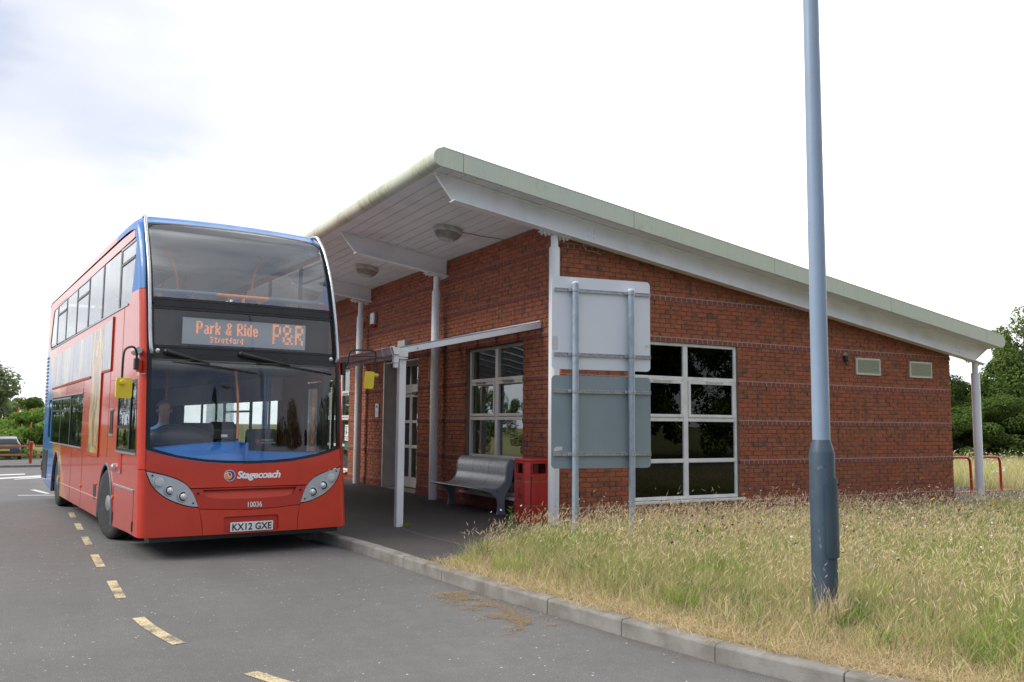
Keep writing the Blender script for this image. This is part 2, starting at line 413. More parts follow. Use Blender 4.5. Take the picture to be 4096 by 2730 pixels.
# ------------------------------------------------------------------ mesh helpers
class MB:
    def __init__(s): s.v = []; s.f = []; s.m = []
    def add(s, vs_, fs_, mi=0):
        b = len(s.v); s.v += [tuple(p) for p in vs_]
        s.f += [tuple(b+i for i in f) for f in fs_]; s.m += [mi]*len(fs_); return s
    def box(s, c, d, rot=None, mi=0):
        h = [x/2 for x in d]
        P = [Vector((sx*h[0], sy*h[1], sz*h[2])) for sz in (-1, 1) for sy in (-1, 1) for sx in (-1, 1)]
        if rot is not None: P = [rot @ p for p in P]
        P = [p+Vector(c) for p in P]
        return s.add(P, [(0, 2, 3, 1), (4, 5, 7, 6), (0, 1, 5, 4), (2, 6, 7, 3), (0, 4, 6, 2), (1, 3, 7, 5)], mi)
    def b(s, x0, x1, y0, y1, z0, z1, mi=0):
        return s.box(((x0+x1)/2, (y0+y1)/2, (z0+z1)/2), (abs(x1-x0), abs(y1-y0), abs(z1-z0)), None, mi)
    def bar(s, p, q, w, h, mi=0, up=(0, 0, 1)):
        p, q = Vector(p), Vector(q); d = q-p; L_ = d.length; d.normalize()
        x = d.cross(Vector(up))
        if x.length < 1e-4: x = d.cross(Vector((0, 1, 0)))
        x.normalize(); z = x.cross(d)
        rot = Matrix((x, d, z)).transposed()
        return s.box((p+q)/2, (w, L_, h), rot, mi)
    def tube(s, pts, r, n=10, mi=0, cap=True):
        pts = [Vector(p) for p in pts]; rs = r if isinstance(r, (list, tuple)) else [r]*len(pts)
        b = len(s.v); prev = None
        for i, p in enumerate(pts):
            if i == 0: d = pts[1]-p
            elif i == len(pts)-1: d = p-pts[i-1]
            else: d = (pts[i+1]-p).normalized()+(p-pts[i-1]).normalized()
            d.normalize()
            if prev is None:
                a = Vector((0, 0, 1)) if abs(d.z) < .9 else Vector((1, 0, 0))
                x = d.cross(a).normalized()
            else:
                x = (prev-d*prev.dot(d)).normalized()
            prev = x; y = d.cross(x)
            for k in range(n):
                t = 2*PI*k/n
                s.v.append(tuple(p+(x*math.cos(t)+y*math.sin(t))*rs[i]))
        for i in range(len(pts)-1):
            for k in range(n):
                s.f.append((b+i*n+k, b+i*n+(k+1) % n, b+(i+1)*n+(k+1) % n, b+(i+1)*n+k)); s.m.append(mi)
        if cap:
            s.f.append(tuple(b+k for k in reversed(range(n)))); s.m.append(mi)
            s.f.append(tuple(b+(len(pts)-1)*n+k for k in range(n))); s.m.append(mi)
        return s
    def lathe(s, prof, c=(0, 0, 0), n=24, mi=0, axis='z'):
        b = len(s.v)
        for r_, h in prof:
            for k in range(n):
                t = 2*PI*k/n
                p = (r_*math.cos(t), r_*math.sin(t), h)
                if axis == 'x': p = (h, p[0], p[1])
                if axis == 'y': p = (p[0], h, p[1])
                s.v.append((p[0]+c[0], p[1]+c[1], p[2]+c[2]))
        for i in range(len(prof)-1):
            for k in range(n):
                s.f.append((b+i*n+k, b+i*n+(k+1) % n, b+(i+1)*n+(k+1) % n, b+(i+1)*n+k)); s.m.append(mi)
        s.f.append(tuple(b+k for k in reversed(range(n)))); s.m.append(mi)
        s.f.append(tuple(b+(len(prof)-1)*n+k for k in range(n))); s.m.append(mi)
        return s
    def prism(s, poly, fn, a, b_, holes=(), mi=0):
        """2D polygon (with holes) in plane coords; fn(u,v,w)->3D; from w=a to w=b_"""
        loops = [list(poly)]+[list(h) for h in holes]
        flat = [p for l in loops for p in l]
        tris = tessellate_polygon([[Vector((p[0], p[1], 0)) for p in l] for l in loops])
        n = len(flat); base = len(s.v)
        for w in (a, b_): s.v += [tuple(fn(p[0], p[1], w)) for p in flat]
        for t in tris:
            s.f.append((base+t[0], base+t[1], base+t[2])); s.m.append(mi)
            s.f.append((base+n+t[2], base+n+t[1], base+n+t[0])); s.m.append(mi)
        o = 0
        for l in loops:
            k = len(l)
            for i in range(k):
                j = (i+1) % k
                s.f.append((base+o+i, base+o+j, base+n+o+j, base+n+o+i)); s.m.append(mi)
            o += k
        return s
    def mesh(s, name, mats, smooth=False, fix=True):
        me = bpy.data.meshes.new(name)
        me.from_pydata(s.v, [], s.f)
        if not isinstance(mats, (list, tuple)): mats = [mats]
        for m in mats: me.materials.append(m)
        if len(mats) > 1: me.polygons.foreach_set('material_index', s.m)
        if fix:
            bm = bmesh.new(); bm.from_mesh(me)
            bmesh.ops.recalc_face_normals(bm, faces=bm.faces)
            bm.to_mesh(me); bm.free()
        if smooth: me.polygons.foreach_set('use_smooth', [True]*len(me.polygons))
        me.update()
        return me
    def build(s, name, mats, parent=None, smooth=False, bevel=0, fix=True, loc=None, segs=1):
        o = bpy.data.objects.new(name, s.mesh(name, mats, smooth, fix))
        COL.objects.link(o)
        if parent is not None: o.parent = parent
        if loc is not None: o.location = loc
        if bevel:
            bv = o.modifiers.new('bevel', 'BEVEL'); bv.width = bevel; bv.segments = segs; bv.limit_method = 'ANGLE'
            bv.angle_limit = R(35)
        if smooth:
            o.data.set_sharp_from_angle(angle=R(38)) if hasattr(o.data, 'set_sharp_from_angle') else None
        return o
def tag(o, label=None, cat=None, group=None, kind=None):
    if label: o['label'] = label
    if cat: o['category'] = cat
    if group: o['group'] = group
    if kind: o['kind'] = kind
    return o
def empty(name, loc=(0, 0, 0), rz=0, rot=None):
    o = bpy.data.objects.new(name, None); COL.objects.link(o)
    o.location = loc; o.rotation_euler = rot or (0, 0, rz); o.empty_display_size = .2
    return o
def obj(name, me, parent=None, loc=None, rot=None):
    o = bpy.data.objects.new(name, me); COL.objects.link(o)
    if parent is not None: o.parent = parent
    if loc is not None: o.location = loc
    if rot is not None: o.rotation_euler = rot
    return o
def copy_tree(o, parent=None):
    c_ = o.copy(); COL.objects.link(c_); c_.parent = parent
    for ch in list(o.children): copy_tree(ch, c_)
    return c_
XZ = lambda u, v, w: (u, w, v)      # plane coords X,Z extruded along Y
YZ = lambda u, v, w: (w, u, v)
XY = lambda u, v, w: (u, v, w)
def rrect(x0, x1, y0, y1, r, n=4):
    out = []
    for cx, cy, a in ((x1-r, y1-r, 0), (x0+r, y1-r, 90), (x0+r, y0+r, 180), (x1-r, y0+r, 270)):
        for i in range(n+1):
            t = R(a+90*i/n); out.append((cx+r*math.cos(t), cy+r*math.sin(t)))
    return out
def curve_pts(pts, n=6, closed=False):
    """Catmull-Rom through 2D/3D points"""
    P = [Vector(p) for p in pts]; out = []
    m = len(P); rngi = range(m if closed else m-1)
    for i in rngi:
        p0 = P[(i-1) % m] if (closed or i > 0) else P[0]; p1 = P[i]; p2 = P[(i+1) % m]
        p3 = P[(i+2) % m] if (closed or i+2 < m) else P[-1]
        for k in range(n):
            t = k/n
            out.append(.5*((2*p1)+(p2-p0)*t+(2*p0-5*p1+4*p2-p3)*t*t+(3*p1-p0-3*p2+p3)*t**3))
    if not closed: out.append(P[-1])
    return [tuple(q) for q in out]
def text_mesh(txt, size, mat, fn, shear=0, bold=0, sx=1, align='LEFT', spacing=1, ext=.002):
    """text as mesh; fn maps (u,v,w) flat text coords to 3D"""
    cu = bpy.data.curves.new('t', 'FONT'); cu.body = txt; cu.size = size; cu.shear = shear
    cu.offset = bold; cu.align_x = align; cu.space_character = spacing; cu.extrude = ext; cu.resolution_u = 3
    o = bpy.data.objects.new('t', cu); COL.objects.link(o)
    dg = bpy.context.evaluated_depsgraph_get(); dg.update()
    me = bpy.data.meshes.new_from_object(o.evaluated_get(dg))
    bpy.data.objects.remove(o); bpy.data.curves.remove(cu)
    for v in me.vertices:
        v.co = fn(v.co.x*sx, v.co.y, v.co.z)
    me.materials.clear(); me.materials.append(mat)
    return me

# ================================================================== THE SETTING
def slope_z(Y): return -.12-.02*max(0, Y-8)
KB = [(-3.66, 9), (-3.63, 5), (-3.60, 2.2), (-3.57, .7), (-3.41, -.9), (-3.35, -2.2), (-3.24, -4.05), (-3.0, -6.19), (-2.9, -6.85), (-2.74, -7.45), (-2.35, -8.5), (-1.7, -9.6), (-.6, -10.8), (1.2, -12.0), (4, -13), (9, -13.8), (20, -14.2)]
kp = [Vector((p[0], p[1])) for p in curve_pts([(x, y, 0) for x, y in [(-3.7, 30)]+KB], 16)]
# resample at kerb-stone length
def resample(P, step):
    out = [P[0]]; acc = 0; i = 1; cur = P[0].copy()
    while i < len(P):
        d = (P[i]-cur).length
        if acc+d >= step:
            cur = cur+(P[i]-cur)*((step-acc)/d); out.append(cur.copy()); acc = 0
        else: acc += d; cur = P[i].copy(); i += 1
    return out
KS = resample(kp, .915)
def knorm(i):
    a = KS[max(0, i-1)]; b = KS[min(len(KS)-1, i+1)]; d = (b-a).normalized()
    return Vector((-d.y, d.x))     # away from the road (towards +X while heading -Y)
KI = [KS[i]+knorm(i)*.125 for i in range(len(KS))]

# ground: one wide sheet to the horizon
def ground_z(x, y):
    return slope_z(min(y, 60))-.05 if x < -3 else -.17
xs = sorted(set([-600, -300, -150, -80, -50, -30, -15, -8, -3.35, -3.1, 0, 10, 20, 40, 80, 150, 300, 600]))
ys = sorted(set([-600, -300, -150, -80, -40, -20, -16.01, -16, -8, 0, 8, 20, 40, 60, 90, 150, 300, 600]))
mb = MB()
mb.v = [(x, y, ground_z(x, y)) for y in ys for x in xs]
nx = len(xs)
mb.f = [(j*nx+i, j*nx+i+1, (j+1)*nx+i+1, (j+1)*nx+i) for j in range(len(ys)-1) for i in range(nx-1)]
mb.m = [0]*len(mb.f)
tag(mb.build('ground', field_m, fix=False), kind='structure')

# road
mb = MB()
ylist = [34, 20, 8]
edge = [(p.x+.05, p.y) for p in KS]
v = []; 
far = [(-60, 33.6), (edge[0][0], 33.6)]
v = [(-60, 33.6, slope_z(33.6)), (-3.65, 33.6, slope_z(33.6))]
path = [(x, y) for x, y in edge if y < 33.5]
rows = []
rows.append(((-60, 33.6), (-3.65, 33.6)))
for x, y in path:
    if x < 3: rows.append(((-60, y), (x, y)))
rows.append(((-60, -40), (path[-1][0], -40)))
mb = MB()
for a, b in rows:
    mb.v += [(a[0], a[1], slope_z(a[1])), (b[0], b[1], slope_z(b[1]))]
for i in range(len(rows)-1):
    mb.f.append((2*i, 2*i+1, 2*i+3, 2*i+2)); mb.m.append(0)
# the part in front of the curved kerb on the right
tail = [p for p in path if p[0] >= 2.5]
base = len(mb.v)
for x, y in tail: mb.v += [(x, y, -.12), (x, -40, -.12)]
for i in range(len(tail)-1):
    mb.f.append((base+2*i, base+2*i+1, base+2*i+3, base+2*i+2)); mb.m.append(0)
me = mb.mesh('road', road_m, fix=False)
bm_ = bmesh.new(); bm_.from_mesh(me)
for f in bm_.faces:
    if f.normal.z < 0: f.normal_flip()
bm_.to_mesh(me); bm_.free()
tag(obj('road', me), kind='structure')

# kerb: stones one by one
kerb = tag(empty('kerb'), kind='structure')
kprof = [(0, -.13), (0.002, -.012), (.014, 0.004), (.125, .008), (.125, -.13)]
for i in range(len(KS)-1):
    if KS[i].x > 2.5: break
    a, b = KS[i], KS[i+1]
    na, nb = knorm(i), knorm(i+1)
    d = (b-a).normalized()
    a2, b2 = a+d*.0025, b-d*.0025
    zo = [slope_z(a.y)+.12, slope_z(b.y)+.12]
    jz = random.uniform(-.003, .003); jo = random.uniform(-.004, .004)
    bus_kerb = -1.0 < b.y < 9      # the boarding kerb has a wide sloping face
    mb = MB()
    pr_ = [(-.10, -.13), (-.085, -.10), (0.03, .002), (.05, .006), (.16, .008), (.16, -.13)] if bus_kerb and b.y > 0 else kprof
    for (p, n_, z_) in ((a2, na, zo[0]), (b2, nb, zo[1])):
        for o_, h_ in pr_:
            q = p+n_*(o_+jo); mb.v.append((q.x, q.y, h_+z_+jz))
    k = len(pr_)
    mb.f = [(j, (j+1) % k, k+(j+1) % k, k+j) for j in range(k)]+[tuple(reversed(range(k))), tuple(range(k, 2*k))]
    mb.m = [0]*len(mb.f)
    mb.build('kerb_stone', concrete, kerb, bevel=.004)

# pavement and meadow soil
GB = [(-3.12, -2.62), (-2.75, -2.35), (-2.26, -1.98), (-1.75, -1.72), (-1.26, -1.45), (-.54, -1.22), (.2, -1.02), (.6, -.96), (3, -.92), (6, -.95), (9.2, -.9), (10.2, -.75), (11.4, -.7), (13.2, -.5), (13.6, .4), (13.4, 3.2), (9.4, 3.6)]
def pav_z(x, y): return .0075*min(9, max(0, y))*min(1, max(0, (x+3.4)/2.5))
inner = [(p.x-.006, p.y) for p in KI if p.y > -2.62]
poly = inner+GB+[(9.4, 30)]
bm_ = bmesh.new()
vs_ = [bm_.verts.new((x, y, 0)) for x, y in poly]
fc = bm_.faces.new(vs_)
bmesh.ops.triangulate(bm_, faces=[fc])
for k in range(-2, 12):
    g_ = bm_.verts[:]+bm_.edges[:]+bm_.faces[:]
    bmesh.ops.bisect_plane(bm_, geom=g_, plane_co=(0, k, 0), plane_no=(0, 1, 0))
for k in (-3, -2, -1):
    g_ = bm_.verts[:]+bm_.edges[:]+bm_.faces[:]
    bmesh.ops.bisect_plane(bm_, geom=g_, plane_co=(k, 0, 0), plane_no=(1, 0, 0))
for v_ in bm_.verts: v_.co.z = pav_z(v_.co.x, v_.co.y)
bmesh.ops.recalc_face_normals(bm_, faces=bm_.faces)
if bm_.faces and sum(f.normal.z for f in bm_.faces) < 0: bmesh.ops.reverse_faces(bm_, faces=bm_.faces)
me = bpy.data.meshes.new('pavement'); bm_.to_mesh(me); bm_.free(); me.materials.append(pave_m)
tag(obj('pavement', me), kind='structure')
# patched trench seam in the pavement
mb = MB()
sp = curve_pts([(-2.37, .45, 0), (-2.42, -.4, 0), (-2.36, -1.1, 0), (-2.38, -1.9, 0)], 6)
for x, y, z_ in sp: mb.v += [(x-.035, y, .004), (x+.035, y, .004)]
mb.f = [(2*i, 2*i+1, 2*i+3, 2*i+2) for i in range(len(sp)-1)]; mb.m = [0]*len(mb.f)
seam_m = road_mat('seam_asphalt', (.125, .115, .105), (.25, .23, .2))
tag(mb.build('pavement_seam', seam_m, fix=False), kind='structure')

innerm = [(p.x-.006, p.y) for p in KI if p.y <= -2.6 and p.x < 19]
mb = MB()
mpoly = list(reversed(GB[:15]))+[(-3.12, -2.62)]+innerm+[(60, -14), (60, .4)]
mb.prism(mpoly, XY, -.02, -.012)
tag(mb.build('meadow_ground', soil), kind='structure')
mb = MB(); mb.b(13.3, 60, .3, 40, -.03, -.012); mb.b(9.5, 13.31, 3.4, 40, -.031, -.013)
tag(mb.build('meadow_ground', soil), kind='structure')

# dashed worn line
DASH = [(-6.29, 5.93, 5.03, 0), (-6.285, 4.13, 3.2, 0), (-6.285, 2.33, 1.41, 0), (-6.285, .5, -.51, 0), (-6.262, -1.47, -2.44, 0)]
for x, y0, y1, _ in DASH:
    mb = MB(); mb.add([(x-.045, y1, -.116), (x+.045, y1, -.116), (x+.045, y0, -.116), (x-.045, y0, -.116)], [(0, 1, 2, 3)])
    tag(mb.build('road_marking', paint_yellow, fix=False), kind='structure')
for arc in ([(-6.22, -3.36), (-6.185, -3.7), (-6.13, -4.05), (-6.06, -4.40)], [(-5.775, -5.37), (-5.66, -5.66), (-5.50, -5.98), (-5.35, -6.22)]):
    mb = MB(); P = curve_pts([(x, y, 0) for x, y in arc], 5)
    for i, p in enumerate(P):
        q = Vector(P[min(i+1, len(P)-1)])-Vector(P[max(0, i-1)]); q.normalize(); nn = Vector((-q.y, q.x, 0))*.048
        a = Vector(p)+nn; b = Vector(p)-nn
        mb.v += [(a.x, a.y, -.116), (b.x, b.y, -.116)]
    mb.f = [(2*i, 2*i+2, 2*i+3, 2*i+1) for i in range(len(P)-1)]; mb.m = [0]*len(mb.f)
    tag(mb.build('road_marking', paint_yellow, fix=False), kind='structure')
def slab_line(pts, mat_):
    mb = MB(); mb.add([(x, y, slope_z(y)+.005) for x, y in pts], [(0, 1, 2, 3)])
    tag(mb.build('road_marking', mat_, fix=False), kind='structure')
slab_line([(-9.5, 22.3), (-6.88, 24.3), (-6.885, 25.3), (-9.5, 23.6)], paint_white)
slab_line([(-9.0, 18.9), (-6.3, 22.1), (-6.3, 23.3), (-9.0, 19.9)], paint_white)
slab_line([(-7.2, 19.9), (-6.3, 21.0), (-6.3, 21.9), (-7.2, 20.3)], paint_white)
slab_line([(-7.1, 10.95), (-5.9, 10.4), (-5.9, 10.6), (-7.1, 11.15)], paint_white)
slab_line([(-6.85, 13.4), (-6.55, 11.4), (-6.45, 11.4), (-6.72, 13.4)], paint_white)

# far kerb, verge and car park on the left
mb = MB()
farkerb = tag(empty('far_kerb'), kind='structure')
for k in range(24):
    x = -26+k*1.0
    mb = MB(); mb.b(x+.006, x+.994, 33.6, 33.75, -.80, -.52); mb.build('kerb_stone', concrete, farkerb, bevel=.01)
mb = MB(); mb.add([(-60, 33.75, -.53), (5, 33.75, -.53), (5, 37, -.62), (-60, 37, -.62)], [(0, 1, 2, 3)]); mb.add([(-60, 37, -.62), (5, 37, -.62), (5, 54, -1.02), (-60, 54, -1.02)], [(0, 1, 2, 3)])
tag(mb.build('car_park', lot_m, fix=False), kind='structure')

# manhole-like pale cover in the pavement
mb = MB(); mb.prism(rrect(-.98, -.52, -.98, -.72, .03), XY, .002, .012)
tag(mb.build('inspection_cover', beige_cover), 'beige concrete cover set in the pavement near the white corner column', 'cover')

# ================================================================== STATION BUILDING
SL = .147
def soffit_z(x): return 4.665-SL*x
XR = 9.436
YB = 14.0
bld = tag(empty('station_building'), 'single-storey red brick building with a steep pale green monopitch roof', 'building')

def wall_mesh(outer, holes, fn, a, b, mat_): 
    return MB().prism(outer, fn, a, b, holes)
# openings  gable: (x0,x1,z0,z1)   front: (y0,y1,z0,z1)
GO = [(1.325, 3.60, .262, 2.85)]
FO = [(1.17, 3.275, .262, 2.85), (5.52, 7.46, 0, 2.85), (9.85, 12.4, .262, 2.85)]
def rectp(r): return [(r[0], r[2]), (r[1], r[2]), (r[1], r[3]), (r[0], r[3])]
gable = empty('wall'); gable.parent = bld
front = empty('wall'); front.parent = bld
mo = MB().prism([(.012, -.1), (XR-.012, -.1), (XR-.012, soffit_z(XR)), (.012, soffit_z(.01))], XZ, .010, .20, [rectp(r) for r in GO])
mo.build('mortar_bed', mortar_m, gable)
mo = MB().prism([(.21, -.1), (YB, -.1), (YB, 4.66), (.21, 4.66)], YZ, .010, .25, [rectp(FO[0]), rectp(FO[2]), [(5.52, -.05), (7.46, -.05), (7.46, 2.85), (5.52, 2.85)]])
mo.build('mortar_bed', mortar_m, front)
# side and back walls so the place is closed
mb = MB(); mb.b(XR-.25, XR-.012, .2, YB, -.1, 3.25); mb.b(.25, XR-.25, YB-.25, YB, -.1, 3.3)
mb.build('rear_wall', brick_m, bld)
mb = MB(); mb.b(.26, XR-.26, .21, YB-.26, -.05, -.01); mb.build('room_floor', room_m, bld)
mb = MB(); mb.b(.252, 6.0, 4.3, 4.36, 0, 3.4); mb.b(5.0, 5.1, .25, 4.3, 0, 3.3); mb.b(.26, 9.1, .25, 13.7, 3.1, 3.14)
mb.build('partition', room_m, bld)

bricks_all = []   # (plane, x0, x1, z0, type)
joined = {('g', 'brick'): MB(), ('g', 'band'): MB(), ('f', 'brick'): MB(), ('f', 'band'): MB()}
rndv = {k: [] for k in joined}
def cutrow(lo, hi, z0, z1, ops):
    iv = [(lo, hi)]
    for a, b, c_, d_ in ops:
        if z1 > c_+.01 and z0 < d_-.01:
            nv = []
            for p, q in iv:
                if b <= p or a >= q: nv.append((p, q)); continue
                if a > p: nv.append((p, a-.004))
                if b < q: nv.append((b+.004, q))
            iv = nv
    return iv
cand = []
def lay(plane, length, ops, ztop):
    nrow = 64
    for r_ in range(nrow):
        z0 = r_*.075-.0; z1 = z0+.065
        zp = round((z0-.15)/.075)          # 0 at the plinth band
        inband = (r_ >= 2 and (r_-2) % 9 == 0)
        plinth = r_ < 2
        if inband: step, typ, off = .1125, 'band', 0
        else: step, typ, off = .225, ('band' if plinth else 'brick'), (.1125 if r_ % 2 else 0)
        for p, q in cutrow(0, length, z0, z1, ops):
            k0 = int(math.floor((p-off)/step))-1
            x = off+k0*step
            while x < q:
                a, b = max(p, x), min(q, x+step-(.014 if inband else .010))
                if p > .01 and a == p: a = p
                if b-a > .03 and z1 < ztop(b)-.005 and z1 < ztop(a)-.005:
                    full = abs((b-a)-(step-(.014 if inband else .010))) < 1e-4
                    cand.append((plane, a, b, z0, z1, typ, inband or plinth, full, inband))
                x += step
lay('g', XR, GO, lambda x: soffit_z(x)-.02)
lay('f', YB, FO, lambda y: 4.655)
# the 300 that show largest become parts of their own
def showsize(c_):
    pl_, a, b, z0 = c_[:4]; m_ = (a+b)/2
    P = Vector((m_, 0, z0)) if pl_ == 'g' else Vector((0, m_, z0))
    d = P-CAM_P; n_ = Vector((0, -1, 0)) if pl_ == 'g' else Vector((-1, 0, 0))
    vis = 1.0
    if pl_ == 'f' and (z0 > 2.9 and m_ < .4): vis = .8
    if pl_ == 'g' and (m_ < .1 or z0 > 4.2-SL*m_ or z0 < .35): vis = .0
    if pl_ == 'g' and m_ < 1.3 and .9 < z0 < 3.4: vis = .2
    return vis*(b-a)*.065*abs(d.normalized().dot(n_))/d.length_squared
full = [c_ for c_ in cand if c_[7]]
full.sort(key=showsize, reverse=True)
single = set(id(c_) for c_ in full[:300])
def brick_verts(plane, a, b, z0, z1, proud, jit):
    y0 = -proud; e_ = .0035
    # slightly pillowed face: chamfered front
    F_ = [(a+e_, z0+e_), (b-e_, z0+e_), (b-e_, z1-e_), (a+e_, z1-e_)]
    B_ = [(a, z0), (b, z0), (b, z1), (a, z1)]
    vv = [(p[0]+random.uniform(-jit, jit), y0+random.uniform(-jit, jit)*.6, p[1]+random.uniform(-jit, jit)*.7) for p in F_]
    vv += [(p[0], y0+e_, p[1]) for p in B_]+[(p[0], .02, p[1]) for p in B_]
    ff = [(0, 1, 2, 3)]+[(i, 4+i, 4+(i+1) % 4, (i+1) % 4) for i in range(4)]+[(4+i, 8+i, 8+(i+1) % 4, 4+(i+1) % 4) for i in range(4)]
    if plane == 'f': vv = [(p[1], p[0], p[2]) for p in vv]; ff = [tuple(reversed(f)) for f in ff]
    return vv, ff
def add_rnd(me, vals):
    at = me.attributes.new('rnd', 'FLOAT', 'FACE'); at.data.foreach_set('value', vals)
variants = {}
def variant(plane, typ, k):
    key = (plane, typ, k)
    if key not in variants:
        w = .0985 if typ == 'head' else .215
        pr_ = .0165 if typ == 'head' else 0.002+.002*(k % 3)
        mb = MB(); vv, ff = brick_verts(plane, 0, w, 0, .065, pr_, .0022); mb.add(vv, ff)
        me = mb.mesh('brick', band_m if typ == 'head' else brick_m, fix=False)
        add_rnd(me, [random.random()]*len(me.polygons))
        variants[key] = me
    return variants[key]
for c_ in cand:
    plane, a, b, z0, z1, typ, isb, fl, head = c_
    par = gable if plane == 'g' else front
    if id(c_) in single:
        k = random.randrange(9)
        me = variant(plane, 'head' if head else 'str', k)
        if typ == 'band' and not head:
            pass
        o = obj('brick', me, par, (a, 0, z0) if plane == 'g' else (0, a, z0))
        if isb and not head: single.discard(id(c_))
    if id(c_) not in single:
        key = (plane, typ)
        pr_ = .016 if isb else random.uniform(0.0, .006)
        if isb and not head: pr_ = .018
        vv, ff = brick_verts(plane, a, b, z0, z1, pr_, .0022)
        joined[key].add(vv, ff); rndv[key] += [random.random()]*len(ff)
for (plane, typ), mb in joined.items():
    if not mb.f: continue
    me = mb.mesh('brickwork', band_m if typ == 'band' else brick_m, fix=False)
    add_rnd(me, rndv[(plane, typ)])
    tag(obj('brickwork', me, gable if plane == 'g' else front), kind='stuff')
# pale pointing behind the projecting header bands (proud of the general mortar)
for plane, length, ops, par in (('g', XR, GO, gable), ('f', YB, FO, front)):
    mb = MB()
    for r_ in range(2, 64, 9):
        z0 = r_*.075-.004; z1 = r_*.075+.078
        if plane == 'g':
            lim = min(length, (4.6-z1)/SL)
        else: lim = length
        if lim < .5 or z1 > 4.6: continue
        for p, q in cutrow(0.004, lim-.004, z0, z1, ops):
            if plane == 'g': mb.b(p, q, -.0125, .012, z0, z1)
            else: mb.b(-.0085, .012, p, q, z0, z1)
    for r_ in (0, 1):
        for p, q in cutrow(0.004, length-.004, r_*.075, r_*.075+.06, ops):
            if plane == 'g': mb.b(p, q, -.0080, .011, -.04, r_*.075+.0645) if r_ == 0 else mb.b(p, q, -.0080, .011, .0655, .139)
            else: mb.b(-.0080, .011, p, q, -.04, .0645) if r_ == 0 else mb.b(-.0080, .011, p, q, .0655, .139)
    mb.build('band_pointing', mortar_pale if plane == 'g' else mortar_m, par)

# ---- windows
def window(plane, u0, u1, depth, rows, mullions, fm, gm, casement_row, handle=True, sill=True, par=None):
    """plane 'g' or 'f'. rows = list of z levels top->bottom. returns window empty"""
    w = empty('window'); w.parent = par
    def P(mb, a, b, c_, d_, z0, z1):
        if plane == 'g': mb.b(a, b, c_, d_, z0, z1)
        else: mb.b(c_, d_, a, b, z0, z1)
    zt, zb = rows[0], rows[-1]
    fr = MB()
    P(fr, u0, u0+.055, depth, depth+.07, zb, zt); P(fr, u1-.055, u1, depth, depth+.07, zb, zt)
    P(fr, u0+.055, u1-.055, depth, depth+.07, zt-.055, zt); P(fr, u0+.055, u1-.055, depth, depth+.07, zb, zb+.055)
    for m_ in mullions: P(fr, m_-.05, m_+.05, depth-.001, depth+.071, zb+.055, zt-.055)
    cols_ = [u0+.055]+[x for m_ in mullions for x in (m_-.05, m_+.05)]+[u1-.055]
    for zr in rows[1:-1]:
        for k in range(0, len(cols_), 2): P(fr, cols_[k], cols_[k+1], depth+.001, depth+.069, zr-.033, zr+.033)
    fr.build('frame', fm, w, bevel=.006)
    for ri in range(len(rows)-1):
        z1 = rows[ri]-(.055 if ri == 0 else .033); z0 = rows[ri+1]+(.055 if ri == len(rows)-2 else .033)
        for k in range(0, len(cols_), 2):
            a, b = cols_[k], cols_[k+1]
            if ri == casement_row:
                cs = MB(); t = .052
                for q in ((a+.003, a+t, z0+.003, z1-.003), (b-t, b-.003, z0+.003, z1-.003)): P(cs, q[0], q[1], depth-.014, depth+.03, q[2], q[3])
                P(cs, a+t, b-t, depth-.014, depth+.03, z0+.003, z0+t); P(cs, a+t, b-t, depth-.014, depth+.03, z1-t, z1-.003)
                cs.build('casement', fm, w, bevel=.005)
                P_ = MB(); P(P_, a+t, b-t, depth+.01, depth+.016, z0+t, z1-t); P_.v = [(v_[0]+(0 if plane == 'g' else (v_[1]-a)*.045-.01), v_[1], v_[2]) for v_ in P_.v]; P_.build('pane', gm, w)
                if handle:
                    h = MB(); m_ = (a+b)/2+.06
                    P(h, m_-.19, m_+.19, depth-.050, depth-.034, z1-.01, z1+.012)
                    P(h, m_-.19, m_-.165, depth-.034, depth-.012, z1-.01, z1+.008); P(h, m_+.165, m_+.19, depth-.034, depth-.012, z1-.01, z1+.008)
                    h.build('handle', frame_white if plane == 'g' else galv, w, bevel=.003)
            else:
                P_ = MB(); P(P_, a-.004, b+.004, depth+.030, depth+.036, z0-.004, z1+.004); P_.v = [(v_[0]+(0 if plane == 'g' else (v_[1]-a)*.045-.02), v_[1], v_[2]) for v_ in P_.v]; P_.build('pane', gm, w)
    if sill:
        s_ = MB(); P(s_, u0-.03, u1+.09, -.075, depth+.001, zb-.045, zb-.005); s_.build('sill', fm, w, bevel=.006)
    return w
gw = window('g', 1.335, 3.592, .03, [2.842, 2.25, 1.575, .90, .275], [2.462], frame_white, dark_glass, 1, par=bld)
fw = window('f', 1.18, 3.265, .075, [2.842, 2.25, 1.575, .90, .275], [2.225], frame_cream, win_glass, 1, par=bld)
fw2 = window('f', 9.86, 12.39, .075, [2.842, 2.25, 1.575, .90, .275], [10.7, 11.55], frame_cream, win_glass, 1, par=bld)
# window reveals (plastered)
mb = MB()
mb.b(3.46, 3.58, .22, .235, .3, 2.8)
tag(mb.build('blind', blind_m), 'pale green blind edge hanging inside the gable window', 'blind')

